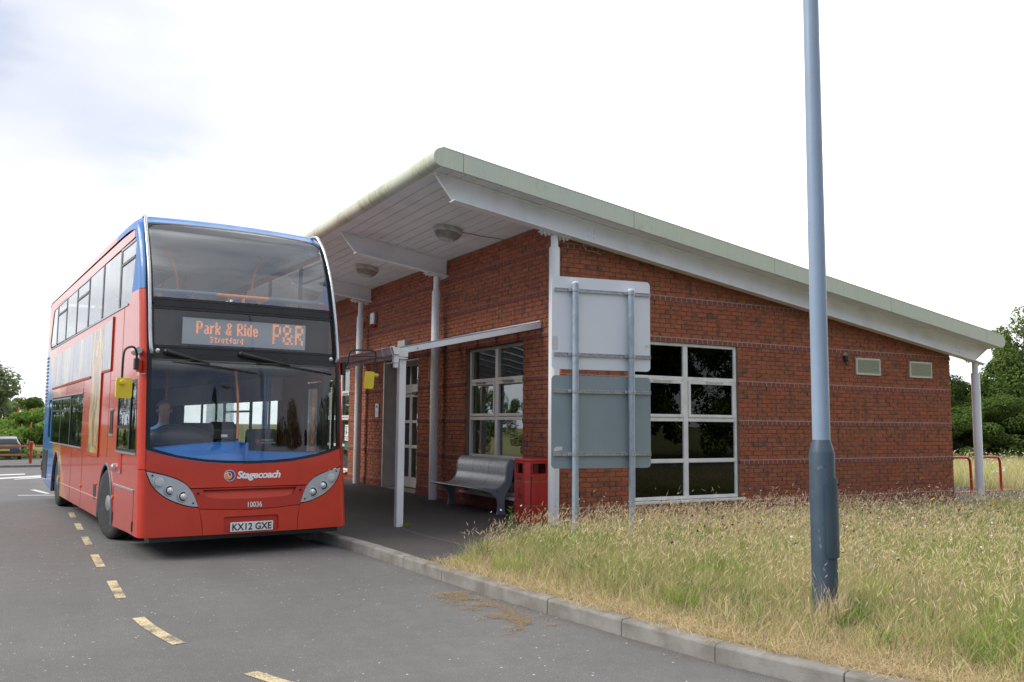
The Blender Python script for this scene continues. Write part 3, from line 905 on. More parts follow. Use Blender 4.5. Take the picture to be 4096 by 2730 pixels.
# ---- door recess
rec = empty('entrance'); rec.parent = bld
D = .36
mb = MB(); mb.b(.02, D+.02, 7.43, 7.462, 0.02, 2.82); mb.b(-.012, .02, 7.42, 7.475, .02, 2.85); mb.b(.02, D+.08, 5.53, 7.43, 2.80, 2.84)
mb.build('reveal_panel', frame_cream, rec, bevel=.004)
mb = MB(); mb.b(.02, D+.6, 5.52, 5.56, 0, 2.8); mb.build('reveal_panel', frame_cream, rec)
mb = MB(); mb.b(D, D+.08, 5.56, 7.43, 2.13, 2.33); mb.b(D+.01, D+.07, 5.56, 5.62, .06, 2.8); mb.b(D+.01, D+.07, 7.37, 7.43, .06, 2.8)
for y in (6.2, 6.8): mb.b(D+.011, D+.069, y-.035, y+.035, 2.33, 2.8)
mb.b(D+.012, D+.068, 5.62, 7.37, 2.74, 2.8)
mb.build('frame', frame_cream, rec, bevel=.004)
mb = MB(); mb.b(D+.03, D+.04, 5.62, 7.37, 2.33, 2.76); mb.build('pane', win_glass, rec)
mb = MB(); mb.b(D-.03, D, 6.35, 6.62, 2.10, 2.16); mb.build('door_sensor', black_plastic, rec, bevel=.006)
def door_leaf(y0, y1):
    f_ = MB(); x0, x1 = D+.02, D+.06
    f_.b(x0, x1, y0, y0+.06, .08, 2.12); f_.b(x0, x1, y1-.06, y1, .08, 2.12)
    for z0, z1 in ((.08, .30), (.93, 1.0), (1.48, 1.54), (2.05, 2.12)): f_.b(x0+.001, x1-.001, y0+.06, y1-.06, z0, z1)
    d_ = f_.build('door', frame_cream, rec, bevel=.004)
    p_ = MB(); p_.b(x0+.015, x0+.022, y0+.055, y1-.055, .29, 2.06); p_.build('pane', win_glass, d_)
    return d_
door_leaf(5.63, 6.18); door_leaf(6.19, 6.77); door_leaf(6.78, 7.36)
mb = MB(); mb.b(-.02, D+.6, 5.56, 7.43, .0, .055); mb.build('threshold', beige_cover, rec, bevel=.01)

# ---- roof
roof = empty('roof'); roof.parent = bld
YV = -.50
xl, xr = -2.27, 10.42
def zs(x): return soffit_z(x)
TH = .262
ang = math.atan(SL)
def nose_arc(x, sgn, r_, n=10):
    cx, cz = x, zs(x)+TH/2; out = []
    for i in range(n+1):
        t = R(-90+180*i/n)
        out.append((cx+sgn*r_*math.cos(t), cz+r_*math.sin(t)))
    return out
# core slab
core = MB().prism([(xl, zs(xl)+.02), (xr, zs(xr)+.02), (xr, zs(xr)+TH-.012), (xl, zs(xl)+TH-.012)], XZ, YV+.012, YB+.5)
core.build('roof_deck', clad, roof)
# end noses swept along the eaves
for x, sg, rr in ((xl, -1, TH/2), (xr, 1, TH/2)):
    arc = nose_arc(x, sg, rr, 12)
    Ys = [YV+.004]; y = 2.6
    while y < YB+.5: Ys.append(y); y += 3.0
    Ys.append(YB+.5)
    for i in range(len(Ys)-1):
        a, b = Ys[i]+(.003 if i else 0), Ys[i+1]-.003
        mb = MB(); k = len(arc)
        for yy in (a, b): mb.v += [(p[0], yy, p[1]) for p in arc]
        mb.f = [(j, j+1, k+j+1, k+j) for j in range(k-1)]+[tuple(range(k)), tuple(reversed(range(k, 2*k)))]; mb.m = [0]*len(mb.f)
        o = mb.build('nose_panel', nose_m, roof, smooth=True)
# verge fascia panels
JX = [-1.95, 1.0, 4.0, 7.0, 9.93]
prev = None
def vz(x): return zs(x)
segs = [(None, JX[0])]+[(JX[i], JX[i+1]) for i in range(4)]+[(JX[4], None)]
for a, b in segs:
    g2 = .004
    if a is None:
        pts = [(b-g2, zs(b)), (b-g2, zs(b)+TH)]+[p for p in reversed(nose_arc(xl, -1, TH/2+.003))]
    elif b is None:
        pts = [(a+g2, zs(a)+TH), (a+g2, zs(a))]+[p for p in nose_arc(xr, 1, TH/2+.003)]
    else: pts = [(a+g2, zs(a)), (b-g2, zs(b)), (b-g2, zs(b)+TH), (a+g2, zs(a)+TH)]
    MB().prism(pts, XZ, YV-.012, YV+.006).build('verge_panel', clad, roof)
# top trim lip
mb = MB(); mb.bar((xl, YV+.01, zs(xl)+TH+.008), (xr, YV+.01, zs(xr)+TH+.008), .05, .016); mb.build('verge_trim', clad, roof)
# soffit boards: front overhang boards run along the eaves, the verge strip too
x = xl-.01; pw = .195
k = 0
while x < 0.0:
    x1 = min(x+pw-.011, .012)
    mb = MB(); P = [(x, zs(x)+.0), (x1, zs(x1)+.0), (x1, zs(x1)+.018), (x, zs(x)+.018)]
    dz = random.uniform(-.002, .002)
    for a, b in ((YV+.02, 4.9+random.uniform(-1, 1)), ):
        MB().prism([(p[0], p[1]-.002+dz) for p in P], XZ, a, b-.002).build('soffit_board', soffit_m, roof)
        MB().prism([(p[0], p[1]-.002-dz) for p in P], XZ, b+.002, YB+.4).build('soffit_board', soffit_m, roof)
    x += pw; k += 1
x = .012
while x < xr:
    x1 = min(x+pw-.007, xr)
    dz = random.uniform(-.003, .002)
    MB().prism([(x, zs(x)-.002+dz), (x1, zs(x1)-.002+dz), (x1, zs(x1)+.018), (x, zs(x)+.018)], XZ, YV+.02, .0).build('soffit_board', soffit_m, roof)
    x += pw

# ---- steel beams and columns
def bz(x): return 4.345-.149*x
def beam(y, xa_top, xa_bot, xb_top, xb_bot, bolts=()):
    b_ = empty('roof_beam'); b_.parent = bld
    top = lambda x: zs(x)-.014
    web = [(xa_bot, bz(xa_bot)), (xb_bot, bz(xb_bot)), (xb_top, top(xb_top)), (xa_top, top(xa_top))]
    MB().prism(web, XZ, y-.010, y+.010).build('web', beam_white, b_)
    MB().bar((xa_bot-.01, y, bz(xa_bot)-.007), (xb_bot+.02, y, bz(xb_bot)-.007), .17, .014).build('flange', beam_white, b_)
    MB().bar((xa_top-.02, y, top(xa_top)+.004), (xb_top+.02, y, top(xb_top)+.004), .17, .012).build('flange', beam_white, b_)
    for p, q in ((xa_bot, xa_top), (xb_bot, xb_top)):
        if p != q: MB().bar((p, y, bz(p)), (q, y, top(q)), .05, .012, up=(1, 0, 0)).build('end_plate', beam_white, b_)
    for bx in bolts:
        for dx in (-.055, .055):
            for q in (.28, .5, .72):
                x_ = bx+dx; z_ = bz(x_)+(top(x_)-bz(x_))*q
                m2 = MB(); m2.lathe([(.013, 0), (.013, -.012), (.008, -.02)], (0, 0, 0), 6, axis='y')
                m2.build('bolt', beam_white, b_, loc=(x_, y-.010, z_))
    return b_
beam(-.17, -2.23, -1.95, 10.42, 9.98, bolts=(.42, 9.45))
beam(4.17, -2.17, -1.88, -.02, -.02)
beam(8.41, -2.17, -1.88, -.02, -.02)
beam(12.65, -2.17, -1.88, -.02, -.02)
def column(x, y, z0, zstep, ztop):
    c_ = empty('column'); c_.parent = bld
    MB().lathe([(.084, z0-.02), (.084, zstep-.02), (.078, zstep)], (x, y, 0), 32).build('shaft', white, c_, smooth=True)
    MB().lathe([(.058, zstep-.001), (.058, ztop)], (x, y, 0), 28).build('neck', white, c_, smooth=True)
    mb = MB(); sl_ = Matrix.Rotation(math.atan(.149), 3, 'Y')
    mb.box((x, y, ztop+.006), (.50, .165, .014), sl_); mb.build('head_plate', white, c_)
    for dx in (-.20, -.13, .13, .20):
        for dy in (-.05, .05):
            MB().lathe([(.014, -.035), (.016, -.018), (.016, 0)], (x+dx, y+dy, ztop-.149*dx-.001), 6).build('bolt', white, c_)
    return c_
column(-.19, -.09, 0, 4.16, bz(-.19)-.028)
column(-.19, 4.25, .02, 4.05, bz(-.19)-.028)
column(-.19, 8.62, .05, 4.0, bz(-.19)-.028)
column(-.19, 12.7, .05, 4.0, bz(-.19)-.028)
column(10.24, -.03, 0, 2.62, bz(10.24)+.03)
column(10.24, 5.0, 0, 2.62, bz(10.24)+.03)

# louvre vents on the gable
for x0, x1, z0, z1 in ((6.585, 7.275, 2.462, 2.785), (8.145, 8.832, 2.46, 2.783)):
    v_ = empty('vent'); v_.parent = bld
    mb = MB(); t = .035
    mb.b(x0, x0+t, -.03, .01, z0, z1); mb.b(x1-t, x1, -.03, .01, z0, z1); mb.b(x0+t, x1-t, -.03, .01, z1-t, z1); mb.b(x0+t, x1-t, -.03, .01, z0, z0+t)
    mb.build('frame', clad, v_, bevel=.004)
    MB().b(x0+.01, x1-.01, -.0085, -.004, z0+.01, z1-.01).build('backing', black_plastic, v_)
    n_ = 9; h = (z1-z0-2*t)/n_
    for k in range(n_):
        mb = MB(); mb.box(((x0+x1)/2, -.018, z0+t+h*(k+.5)), (x1-x0-2*t, .004, h*.95), Matrix.Rotation(R(38), 3, 'X')); mb.build('slat', clad, v_)

# round lamps on the soffit
def soffit_lamp(x, y, label):
    r_ = empty('soffit_lamp', (x, y, zs(x)-.004), rot=(0, math.atan(SL), 0))
    MB().lathe([(.235, 0), (.235, -.03), (.225, -.035)], n=32).build('base_ring', light_plastic, r_, smooth=True)
    MB().lathe([(.245, -.036), (.25, -.08), (.235, -.088)], n=32).build('rim', light_plastic, r_, smooth=True)
    lm = pm('lamp_bowl', (.30, .29, .26), (.16, .155, .13), .4, ns=9) if 'lamp_bowl' not in MATS else MATS['lamp_bowl']
    MB().lathe([(.232, -.088), (.205, -.14), (.15, -.185), (.13, -.19)], n=32).build('bowl', lm, r_, smooth=True)
    MB().lathe([(.13, -.19), (.128, -.205), (.06, -.215), (.055, -.225), (.02, -.228)], n=28).build('centre_disc', light_plastic, r_, smooth=True)
    tag(r_, label, 'ceiling light', 'round lamps under the roof overhang')
    return r_
soffit_lamp(-.93, 2.15, 'round weathered soffit lamp nearest the roof corner, above the bench')
soffit_lamp(-.86, 6.35, 'round weathered soffit lamp seen just right of the bus')
soffit_lamp(-.86, 10.6, 'round soffit lamp farthest along the overhang behind the bus')
mb = MB(); P = [(-.68, 2.12), (-.5, 2.05), (-.35, 2.02), (-.2, 1.93), (-.01, 1.86)]
mb.tube([(x_, y_, zs(x_)-.012) for x_, y_ in P], .005, 6)
tag(mb.build('cable', black_plastic), 'thin dark cable running along the soffit from the nearest round lamp', 'cable')

# floodlight on the wall under the beam, gable lamp, alarm box etc.
fl = empty('floodlight', (.62, -.02, 4.28))
mb = MB(); mb.box((.0, -.09, 0), (.30, .13, .05), Matrix.Rotation(R(12), 3, 'Y')); mb.build('housing', light_plastic, fl, bevel=.01)
mb = MB(); mb.tube([(-.25, -.03, .05), (-.25, -.03, -.04), (-.2, -.03, -.09), (-.05, -.03, -.10), (.08, -.03, -.13)], .007, 6); mb.build('conduit', galv, fl)
tag(fl, 'flat pale floodlight tucked under the big beam at the brick corner', 'light')
wl = empty('wall_lamp', (6.28, 0, 2.78))
MB().b(-.055, .055, -.045, 0, .02, .085).build('bracket', pm('lamp_bracket', (.30, .24, .17), (.2, .16, .11), .5), wl, bevel=.01)
mb = MB(); mb.lathe([(.04, .02), (.045, 0), (.04, -.07), (.02, -.09)], (0, -.055, 0), 16); mb.build('lamp_shade', black_plastic, wl, smooth=True)
MB().tube([(0, -.05, -.03), (-.02, -.06, -.12), (.02, -.05, -.14)], .016, 8).build('sensor', black_plastic, wl, smooth=True)
tag(wl, 'small black security lamp on the gable brickwork beside the vents', 'wall lamp')
al = empty('alarm_box', (0, 8.1, 3.86))
MB().b(-.10, 0, -.13, .13, -.10, .19).build('steel_case', galv, al, bevel=.02)
MB().lathe([(.11, -.10), (.10, -.15), (.05, -.17)], (-.05, 0, 0), 16).build('strobe', tail_red, al, smooth=True)
tag(al, 'steel alarm box with a dark red strobe on the upper front wall', 'alarm')
mb = MB(); mb.b(-.06, 0, 8.82, 8.97, 3.76, 3.92)
rb = mb.build('call_point', red_post, bevel=.01); tag(rb, 'small dark red box on the wall behind the second column', 'box')
MB().b(-.066, -.06, 8.86, 8.91, 3.79, 3.84).build('button', ink_white, rb)
mb = MB(); mb.prism(rrect(6.02, 6.42, 3.10, 3.24, .03), YZ, -.11, 0)
tag(mb.build('bulkhead_light', light_plastic, bevel=.01), 'yellowed plastic bulkhead light on the wall just above the canopy edge', 'light')
mb = MB(); mb.prism([(4.76, 2.33), (4.98, 2.30), (4.98, 2.80), (4.74, 2.80)], YZ, -.022, -.002)
tag(mb.build('timber_board', notice_orange), 'orange brown timber board on the wall beside the middle column', 'board')
nt_ = empty('notice', (-.02, 7.82, 1.76)); mb = MB(); mb.b(-.004, 0, -.10, .10, -.155, .155); mb.build('sheet', ink_white, nt_)
MB().b(-.006, -.0045, -.05, .05, .06, .12).build('emblem', notice_blue, nt_)
for k in range(4): MB().b(-.006, -.0045, -.07, .07, -.12+k*.035, -.113+k*.035).build('text_line', steel_grey, nt_)
tag(nt_, 'white paper notice with a blue emblem on the bricks left of the entrance', 'notice')
def glass_notice(y, z, x, lab):
    n_ = empty('notice', (x, y, z))
    MB().b(-.004, 0, -.16, .16, -.20, .20).build('sheet', ink_white, n_)
    mb = MB(); mb.b(-.007, -.0045, .02, .09, -.04, .06); mb.lathe([(.028, -.007), (.028, -.0045)], (0, .055, .10), 12, axis='x'); mb.build('person_symbol', ink, n_)
    MB().b(-.007, -.0045, -.12, .0, .01, .018).build('arrow', ink, n_)
    W_ = lambda u, v, w: (-.005-w, -u, v)
    for t_, zz in (('Help reduce the risk', .145), ('Keep a safe distance', -.11), ('at all times', -.16)):
        obj('lettering', text_mesh(t_, .036, ink, lambda u, v, w, zz=zz: W_(u, v+zz, w), align='CENTER', ext=.001), n_)
    tag(n_, lab, 'notice', 'white keep-your-distance notices on the glass')
glass_notice(5.94, 1.22, D-.005, 'white distance notice stuck on the right leaf of the entrance door')
glass_notice(10.15, 1.22, .07, 'white distance notice on the window beside the bus mirror')
MB().b(.062, .066, 9.98, 10.3, .80, .98).build('notice', notice_green)
tag(COL.objects[-1], 'small green notice low on the window beside the bus', 'notice')

# ---- lean-to canopy
can = tag(empty('canopy'), 'white framed lean-to glazed canopy with gutter in front of the entrance', 'canopy')
zw, ze = 3.085, 2.565; xe = -2.36
def cz(x): return zw+(ze-zw)*(x/xe)
ylist = [.63+.74*k for k in range(12)]
for i, y in enumerate(ylist):
    mb = MB(); h = .085 if i in (0, 5, 10) else .05
    mb.bar((0, y, cz(0)-.04), (xe-.03, y, cz(xe-.03)-.04), .055, .085)
    mb.build('rafter', white, can, bevel=.004)
    MB().bar((0, y, cz(0)+.018), (xe-.03, y, cz(xe-.03)+.018), .06, .012).build('glazing_bar', steel_grey, can)
for i in range(len(ylist)-1):
    a, b = ylist[i], ylist[i+1]
    MB().add([(0, a, cz(0)+.008), (xe-.06, a, cz(xe-.06)+.008), (xe-.06, b, cz(xe-.06)+.008), (0, b, cz(0)+.008)], [(0, 1, 2, 3)]).build('glazing_sheet', poly_m, can, fix=False)
MB().b(xe-.05, xe+.05, .60, 8.85, 2.42, 2.50).build('eaves_beam', white, can, bevel=.004)
MB().b(-.03, .0, .6, 8.85, 3.0, 3.12).build('wall_plate', white, can)
MB().b(xe-.06, xe+.09, .58, .70, 2.435, 2.545).build('corner_bracket', white, can, bevel=.006)
MB().b(xe-.06, xe+.08, .57, .72, 2.405, 2.42).build('corner_plate', white, can)
m2 = MB(); m2.lathe([(.012, 0), (.014, -.01)], (0, 0, 0), 10, axis='y'); m2.build('bolt', galv, can, loc=(xe+.24, .60, cz(xe+.24)-.04))
for y in (.66, 4.7, 8.75): MB().b(xe-.03, xe+.075, y-.05, y+.05, -.02, 2.405).build('post', white, can, bevel=.006)
# gutter trough
gp = [(-.005, .10), (0, 0), (-.085, -.004), (-.118, .10), (-.126, .104), (-.126, .094), (-.112, .092), (-.082, .004), (-.008, .008), (-.012, .10)]
gut = empty('gutter'); gut.parent = can
MB().prism([(xe-.06+p[0], 2.465+p[1]) for p in gp], XZ, .54, 8.9).build('trough', pvc, gut)
MB().prism([(xe-.06+p[0], 2.465+p[1]) for p in [(0, .10), (0, 0), (-.085, -.004), (-.118, .10)]], XZ, .53, .545).build('end_cap', pvc, gut)
for y in (.58, .95, 2.4, 2.47, 3.9, 5.2, 6.6, 8.0):
    pts = [(xe-.06+p[0]*1.08-.001, y, 2.461+p[1]*1.05) for p in [(0, 0), (-.085, -.006), (-.122, .10), (-.06, .112)]]
    MB().tube(pts, .009, 6).build('bracket', pvc, gut)
mb = MB(); mb.b(xe-.135, xe-.06, .56, .64, 2.36, 2.46); mb.b(xe-.128, xe-.062, .568, .632, 2.27, 2.365); mb.b(xe-.138, xe-.056, .555, .645, 2.34, 2.362)
mb.build('outlet', pvc, gut, bevel=.006)

# ================================================================== DOUBLE-DECKER BUS
BANG = R(4.5)
_l = Vector((math.cos(BANG), math.sin(BANG), 0)); _s = Vector((-math.sin(BANG), math.cos(BANG), 0))
BO = Vector((-6.08, 1.58, -.12))+_l*1.305
bus = tag(empty('bus', BO, BANG), 'red and blue double-decker bus stopped at the kerb with an orange dot-matrix display', 'bus')
HW = 1.275
ZT = [.2, .26, 1.1, 1.25, 2.33, 2.55, 2.9, 3.1, 3.5, 3.8, 4.05, 4.2, 4.27]
YT = [-1.98, -1.98, -1.86, -1.83, -1.70, -1.64, -1.555, -1.50, -1.36, -1.2, -1.03, -.86, -.62]
def smooth_interp(z):      # smoothed front profile
    return sum(np.interp(z+d, ZT, YT) for d in (-.06, -.03, 0, .03, .06))/5
def F(x, z):
    a = min(abs(x), HW-.0001); y = smooth_interp(z)+.085*(a/HW)**2; r_ = .10
    if a > HW-r_: y += r_-math.sqrt(max(0, r_*r_-(a-(HW-r_))**2))
    return y
XC = [-1.27, -1.258, -1.24, -1.21, -1.175, -1.1]+[-1+.125*k for k in range(17)]+[1.1, 1.175, 1.21, 1.24, 1.258, 1.27]
def patch(name, poly, mat_, parent, off=0., thick=.02, holes=(), smooth=True, zstep=.12, off_fn=None, flat=None):
    bm = bmesh.new()
    loops = [list(poly)]+[list(h) for h in holes]
    fl_ = [p for l in loops for p in l]
    vv = [bm.verts.new((p[0], 0, p[1])) for p in fl_]
    for t in tessellate_polygon([[Vector((p[0], p[1], 0)) for p in l] for l in loops]):
        try: bm.faces.new([vv[i] for i in t])
        except ValueError: pass
    xs_ = [p[0] for p in poly]; zs_ = [p[1] for p in poly]
    for c_ in XC:
        if min(xs_) < c_ < max(xs_):
            bmesh.ops.bisect_plane(bm, geom=bm.verts[:]+bm.edges[:]+bm.faces[:], plane_co=(c_, 0, 0), plane_no=(1, 0, 0), dist=1e-5)
    z = math.ceil(min(zs_)/zstep)*zstep
    while z < max(zs_):
        if z > min(zs_): bmesh.ops.bisect_plane(bm, geom=bm.verts[:]+bm.edges[:]+bm.faces[:], plane_co=(0, 0, z), plane_no=(0, 0, 1), dist=1e-5)
        z += zstep
    bm.verts.index_update()
    mb = MB(); n = len(bm.verts)
    def y_of(x, z_):
        o_ = off_fn(x, z_) if off_fn else off
        return (flat if flat is not None else F(x, z_))-o_
    co = [v.co.copy() for v in bm.verts]
    mb.v = [(c.x, y_of(c.x, c.z), c.z) for c in co]
    if thick: mb.v += [(c.x*(1-.0*thick), y_of(c.x, c.z)+thick, c.z) for c in co]
    for f in bm.faces:
        idx = [v.index for v in f.verts]
        nrm = (co[idx[1]]-co[idx[0]]).cross(co[idx[2]]-co[idx[0]])
        if nrm.y > 0: idx = idx[::-1]
        mb.f.append(tuple(idx)); mb.m.append(0)
        if thick: mb.f.append(tuple(n+i for i in reversed(idx))); mb.m.append(0)
    if thick:
        for e in bm.edges:
            if len(e.link_faces) == 1:
                a, b = e.verts[0].index, e.verts[1].index
                mb.f.append((a, b, n+b, n+a)); mb.m.append(0)
    bm.free()
    o = mb.build(name, mat_, parent, smooth=smooth, fix=bool(thick))
    return o
def mir(half): return [(x, z) for x, z in half]+[(-x, z) for x, z in reversed(half)]
zc = lambda t: 4.268-.03*(min(abs(t), 1.075)/1.075)**2-(.2-math.sqrt(max(0, .04-(abs(t)-1.075)**2)) if abs(t) > 1.075 else 0)
topx = [1.275, 1.268, 1.25, 1.22, 1.17, 1.12, 1.06, .9, .6, .3, 0]

# windscreen lower curve
wsb = [(1.195, 1.262), (1.05, 1.215), (.87, 1.168), (.7, 1.138), (.53, 1.113), (.3, 1.096), (0, 1.088)]
# --- red front parts
hl = curve_pts([(1.205, 1.018, 0), (1.10, .992, 0), (.985, .962, 0), (.87, .918, 0), (.775, .862, 0), (.70, .775, 0), (.655, .68, 0)], 3)
hl = [(p[0], p[1]) for p in hl]+[(.622, .586)]
ho = [(p[0], p[1]) for p in curve_pts([(.622, .586, 0), (.72, .598, 0), (.82, .628, 0), (.92, .67, 0), (1.0, .718, 0), (1.08, .785, 0), (1.15, .875, 0), (1.205, 1.018, 0)], 3)]
HLP = hl+ho[1:-1]
g_ = .004
def shrink(poly, d):
    cx = sum(p[0] for p in poly)/len(poly); cz_ = sum(p[1] for p in poly)/len(poly)
    return [(cx+(p[0]-cx)*(1-d/.3), cz_+(p[1]-cz_)*(1-d/.2)) for p in poly]
for s_ in (-1, 1):
    S = lambda P: [(s_*x, z) for x, z in P]
    # corner bumper
    cb = [(1.275, 1.028), (1.275, .262), (.578, .262), (.590, .40), (.617, .575)]+[(x+.006, z-.006) for x, z in ho[1:-1]]+[(1.213, 1.028)]
    patch('corner_bumper', S(cb), bus_front_m, bus, thick=.03)
    hp = patch('headlight_panel', S(shrink(HLP, .006)), lamp_panel, bus, off=.002, thick=.02)
    for (x, z), r_, kind in (((1.06, .893), .056, 'round'), ((.94, .790), .051, 'beam'), ((.793, .716), .051, 'beam')):
        x *= s_; y = F(x, z)-.004
        h_ = empty('headlight'); h_.parent = hp; h_.location = (x, y, z); h_.rotation_euler = (R(-8), 0, R(-6*s_))
        MB().lathe([(r_+.018, .004), (r_+.016, -.004), (r_+.004, -.006), (r_, .004)], n=28, axis='y').build('surround', lamp_panel, h_, smooth=True)
        if kind == 'round':
            MB().lathe([(r_, .002), (r_*.95, -.008), (r_*.5, -.013), (.012, -.014)], n=28, axis='y').build('lens', pm('lens_ribbed', (.60, .60, .58), (.40, .40, .39), .3, ns=80, bump=.4, bs=120) if 'lens_ribbed' not in MATS else MATS['lens_ribbed'], h_, smooth=True)
        else:
            MB().lathe([(r_, -.001), (r_*.80, .010), (r_*.72, .012)], n=28, axis='y').build('reflector', black_trim, h_, smooth=True)
            MB().lathe([(r_*.80, .010), (r_*.78, -.004), (r_*.62, -.016), (r_*.38, -.023), (.006, -.026)], n=28, axis='y').build('lens', MATS['lens_dome'] if 'lens_dome' in MATS else pm('lens_dome', (.85, .86, .87), (.45, .45, .46), .22, .6, ns=38, amt=(.4, .6)), h_, smooth=True)
    for x, z in ((1.135, .965), (.685, .635)):
        MB().lathe([(.012, 0), (.010, -.004)], (0, 0, 0), 10, axis='y').build('screw', black_trim, hp, loc=(s_*x, F(s_*x, z)-.003, z))
    # pillar
    patch('pillar', S([(1.275, 1.036), (1.275, 3.215), (1.222, 3.215), (1.212, 1.28), (1.208, 1.036)]), bus_front_m, bus, thick=.05)
# centre bumper, recess panel, upper panel
cbp = mir([(.572, .262), (.583, .40), (.611, .562), (.3, .542), (0, .533)][0:5])
cbp = [(.572, .262), (.583, .40), (.611, .562), (.3, .542), (0, .533), (-.3, .542), (-.611, .562), (-.583, .40), (-.572, .262)]
rec_pl = rrect(-.335, .335, .27, .462, .03, 3)
patch('centre_bumper', cbp, bus_front_m, bus, thick=.03, holes=[rec_pl])
patch('plate_recess', rrect(-.345, .345, .264, .472, .03, 3), bus_recess_m, bus, off=-.022, thick=.01)
scoop = [(.575, .786), (-.575, .786)]+[(p[0], p[1]) for p in curve_pts([(-.575, .786, 0), (-.535, .72, 0), (-.47, .688, 0), (-.25, .672, 0), (0, .668, 0), (.25, .672, 0), (.47, .688, 0), (.535, .72, 0), (.575, .786, 0)], 3)[1:-1]]
patch('grille_panel', [(.617, .570), (.655, .68), (.70, .772), (.715, .796), (0, .803), (-.715, .796), (-.70, .772), (-.655, .68), (-.617, .570), (-.3, .550), (0, .541), (.3, .550)], bus_recess_m, bus, thick=.03, holes=[scoop])
patch('scoop', [(.59, .80), (-.59, .80), (-.55, .70), (-.45, .66), (.45, .66), (.55, .70)], bus_front_m, bus, thick=.01, off_fn=lambda x, z: -.05+.35*(.80-z)*.9)
up = [(x, z-.006) for x, z in wsb]
upper_panel = [(1.205, 1.028), (1.20, 1.256)]+up[1:]+[(-x, z) for x, z in reversed(up[:-1])][0:-1]+[(-1.20, 1.256), (-1.205, 1.028)]+[(-x, z+.007) for x, z in hl[1:-6]]+[(-.72, .81), (0, .811), (.72, .81)]+[(x, z+.007) for x, z in reversed(hl[1:-6])]
patch('front_panel', upper_panel, bus_front_m, bus, thick=.03)
mb = MB(); mb.b(-1.15, 1.15, -1.86, -1.6, .20, .262); mb.build('front_skirt', black_plastic, bus)
for x, z in ((.628, .745), (-.628, .745)):
    MB().lathe([(.016, 0), (.012, -.005)], n=10, axis='y').build('screw', black_trim, bus, loc=(x, F(x, z)-.002, z))

# --- black surrounds and glass
inner = 1.165
gb = [(inner, 1.292), (1.03, 1.245), (.87, 1.198), (.7, 1.168), (.53, 1.143), (.3, 1.126), (0, 1.118)]
lower_glass = gb+[(-x, z) for x, z in reversed(gb[:-1])]+[(-inner, 2.345), (inner, 2.345)]
surround = [(1.206, 1.264)]+wsb[1:]+[(-x, z) for x, z in reversed(wsb[1:-1])]+[(-1.206, 1.264), (-1.216, 2.40), (1.216, 2.40)]
patch('windscreen_surround', surround, black_trim, bus, off=.004, thick=.03, holes=[lower_glass])
ws = patch('windscreen', lower_glass, screen_glass, bus, off=-.004, thick=0)
patch('wiper_panel', [(1.216, 2.404), (-1.216, 2.404), (-1.218, 2.482), (1.218, 2.482)], black_trim, bus, off=.0, thick=.03)
dg_ = rrect(-1.135, 1.135, 2.515, 2.965, .02, 2)
patch('display_surround', [(1.218, 2.486), (-1.218, 2.486), (-1.221, 2.995), (1.221, 2.995)], black_trim, bus, off=.006, thick=.03, holes=[dg_])
patch('display_glass', dg_, display_glass, bus, off=-.002, thick=0)
patch('mid_panel', [(1.221, 3.0), (-1.221, 3.0), (-1.222, 3.082), (1.222, 3.082)], black_trim, bus, off=.0, thick=.03)
ug = [(x if x < 1.14 else 1.14, 0) for x in topx]
utop = [(1.145, 4.02), (1.13, 4.07), (1.09, 4.11), (1.03, 4.135), (.9, 4.15), (.6, 4.168), (.3, 4.178), (0, 4.18)]
ugl = utop+[(-x, z) for x, z in reversed(utop[:-1])]+[(-1.14, 3.118), (1.14, 3.118)]
fo_ = [(1.20, 4.02), (1.18, 4.085), (1.12, 4.135), (1.04, 4.158), (.9, 4.174), (.6, 4.192), (.3, 4.202), (0, 4.204)]
ufr = fo_+[(-x, z) for x, z in reversed(fo_[:-1])]+[(-1.222, 3.086), (1.222, 3.086)]
patch('upper_surround', ufr, black_trim, bus, off=.004, thick=.03, holes=[ugl], zstep=.08)
patch('upper_windscreen', ugl, upper_glass, bus, off=-.003, thick=0, zstep=.06)
crown_out = [(x, zc(x)) for x in topx]+[(-x, zc(x)) for x in reversed(topx[:-1])]
cro = crown_out+[(-1.275, 3.222), (-1.225, 3.222)]+[(-x-.003, z+.004) for x, z in fo_]+[(x+.003, z+.004) for x, z in reversed(fo_[:-1])]+[(1.225, 3.222), (1.275, 3.222)]
patch('crown', cro, roof_blue_m, bus, thick=.04, zstep=.06)
# roof
rings = []
full_x = topx+[-x for x in reversed(topx[:-1])]
mb = MB(); YR = [None, -.64, -.45, -.2, 0.5, 3, 6, 8.1, 8.22, 8.27]; ZR = [4.235, 4.268, 4.283, 4.292, 4.295, 4.285, 4.27, 4.26, 4.22, 4.12]
for y, zt in zip(YR, ZR):
    for x in full_x:
        z = zc(x)+(zt-4.235)
        mb.v.append((x, F(x, z) if y is None else y, z))
n_ = len(full_x)
for i in range(len(YR)-1):
    for k in range(n_-1): mb.f.append((i*n_+k, i*n_+k+1, (i+1)*n_+k+1, (i+1)*n_+k)); mb.m.append(0)
mb.m = [1 if i < (n_-1)*4 else 0 for i in range(len(mb.f))]
mb.build('roof', [bus_side_m, roof_blue_m], bus, smooth=True)
MB().b(-1.12, 1.12, -.62, 8.0, 4.08, 4.12).build('ceiling', ceil_m, bus)
mb = MB()
for sx_ in (-1, 1): mb.bar((sx_*1.13, -.75, 4.04), (sx_*1.13, 8, 4.04), .12, .10)
mb.build('ceiling_cove', ceil_m, bus)

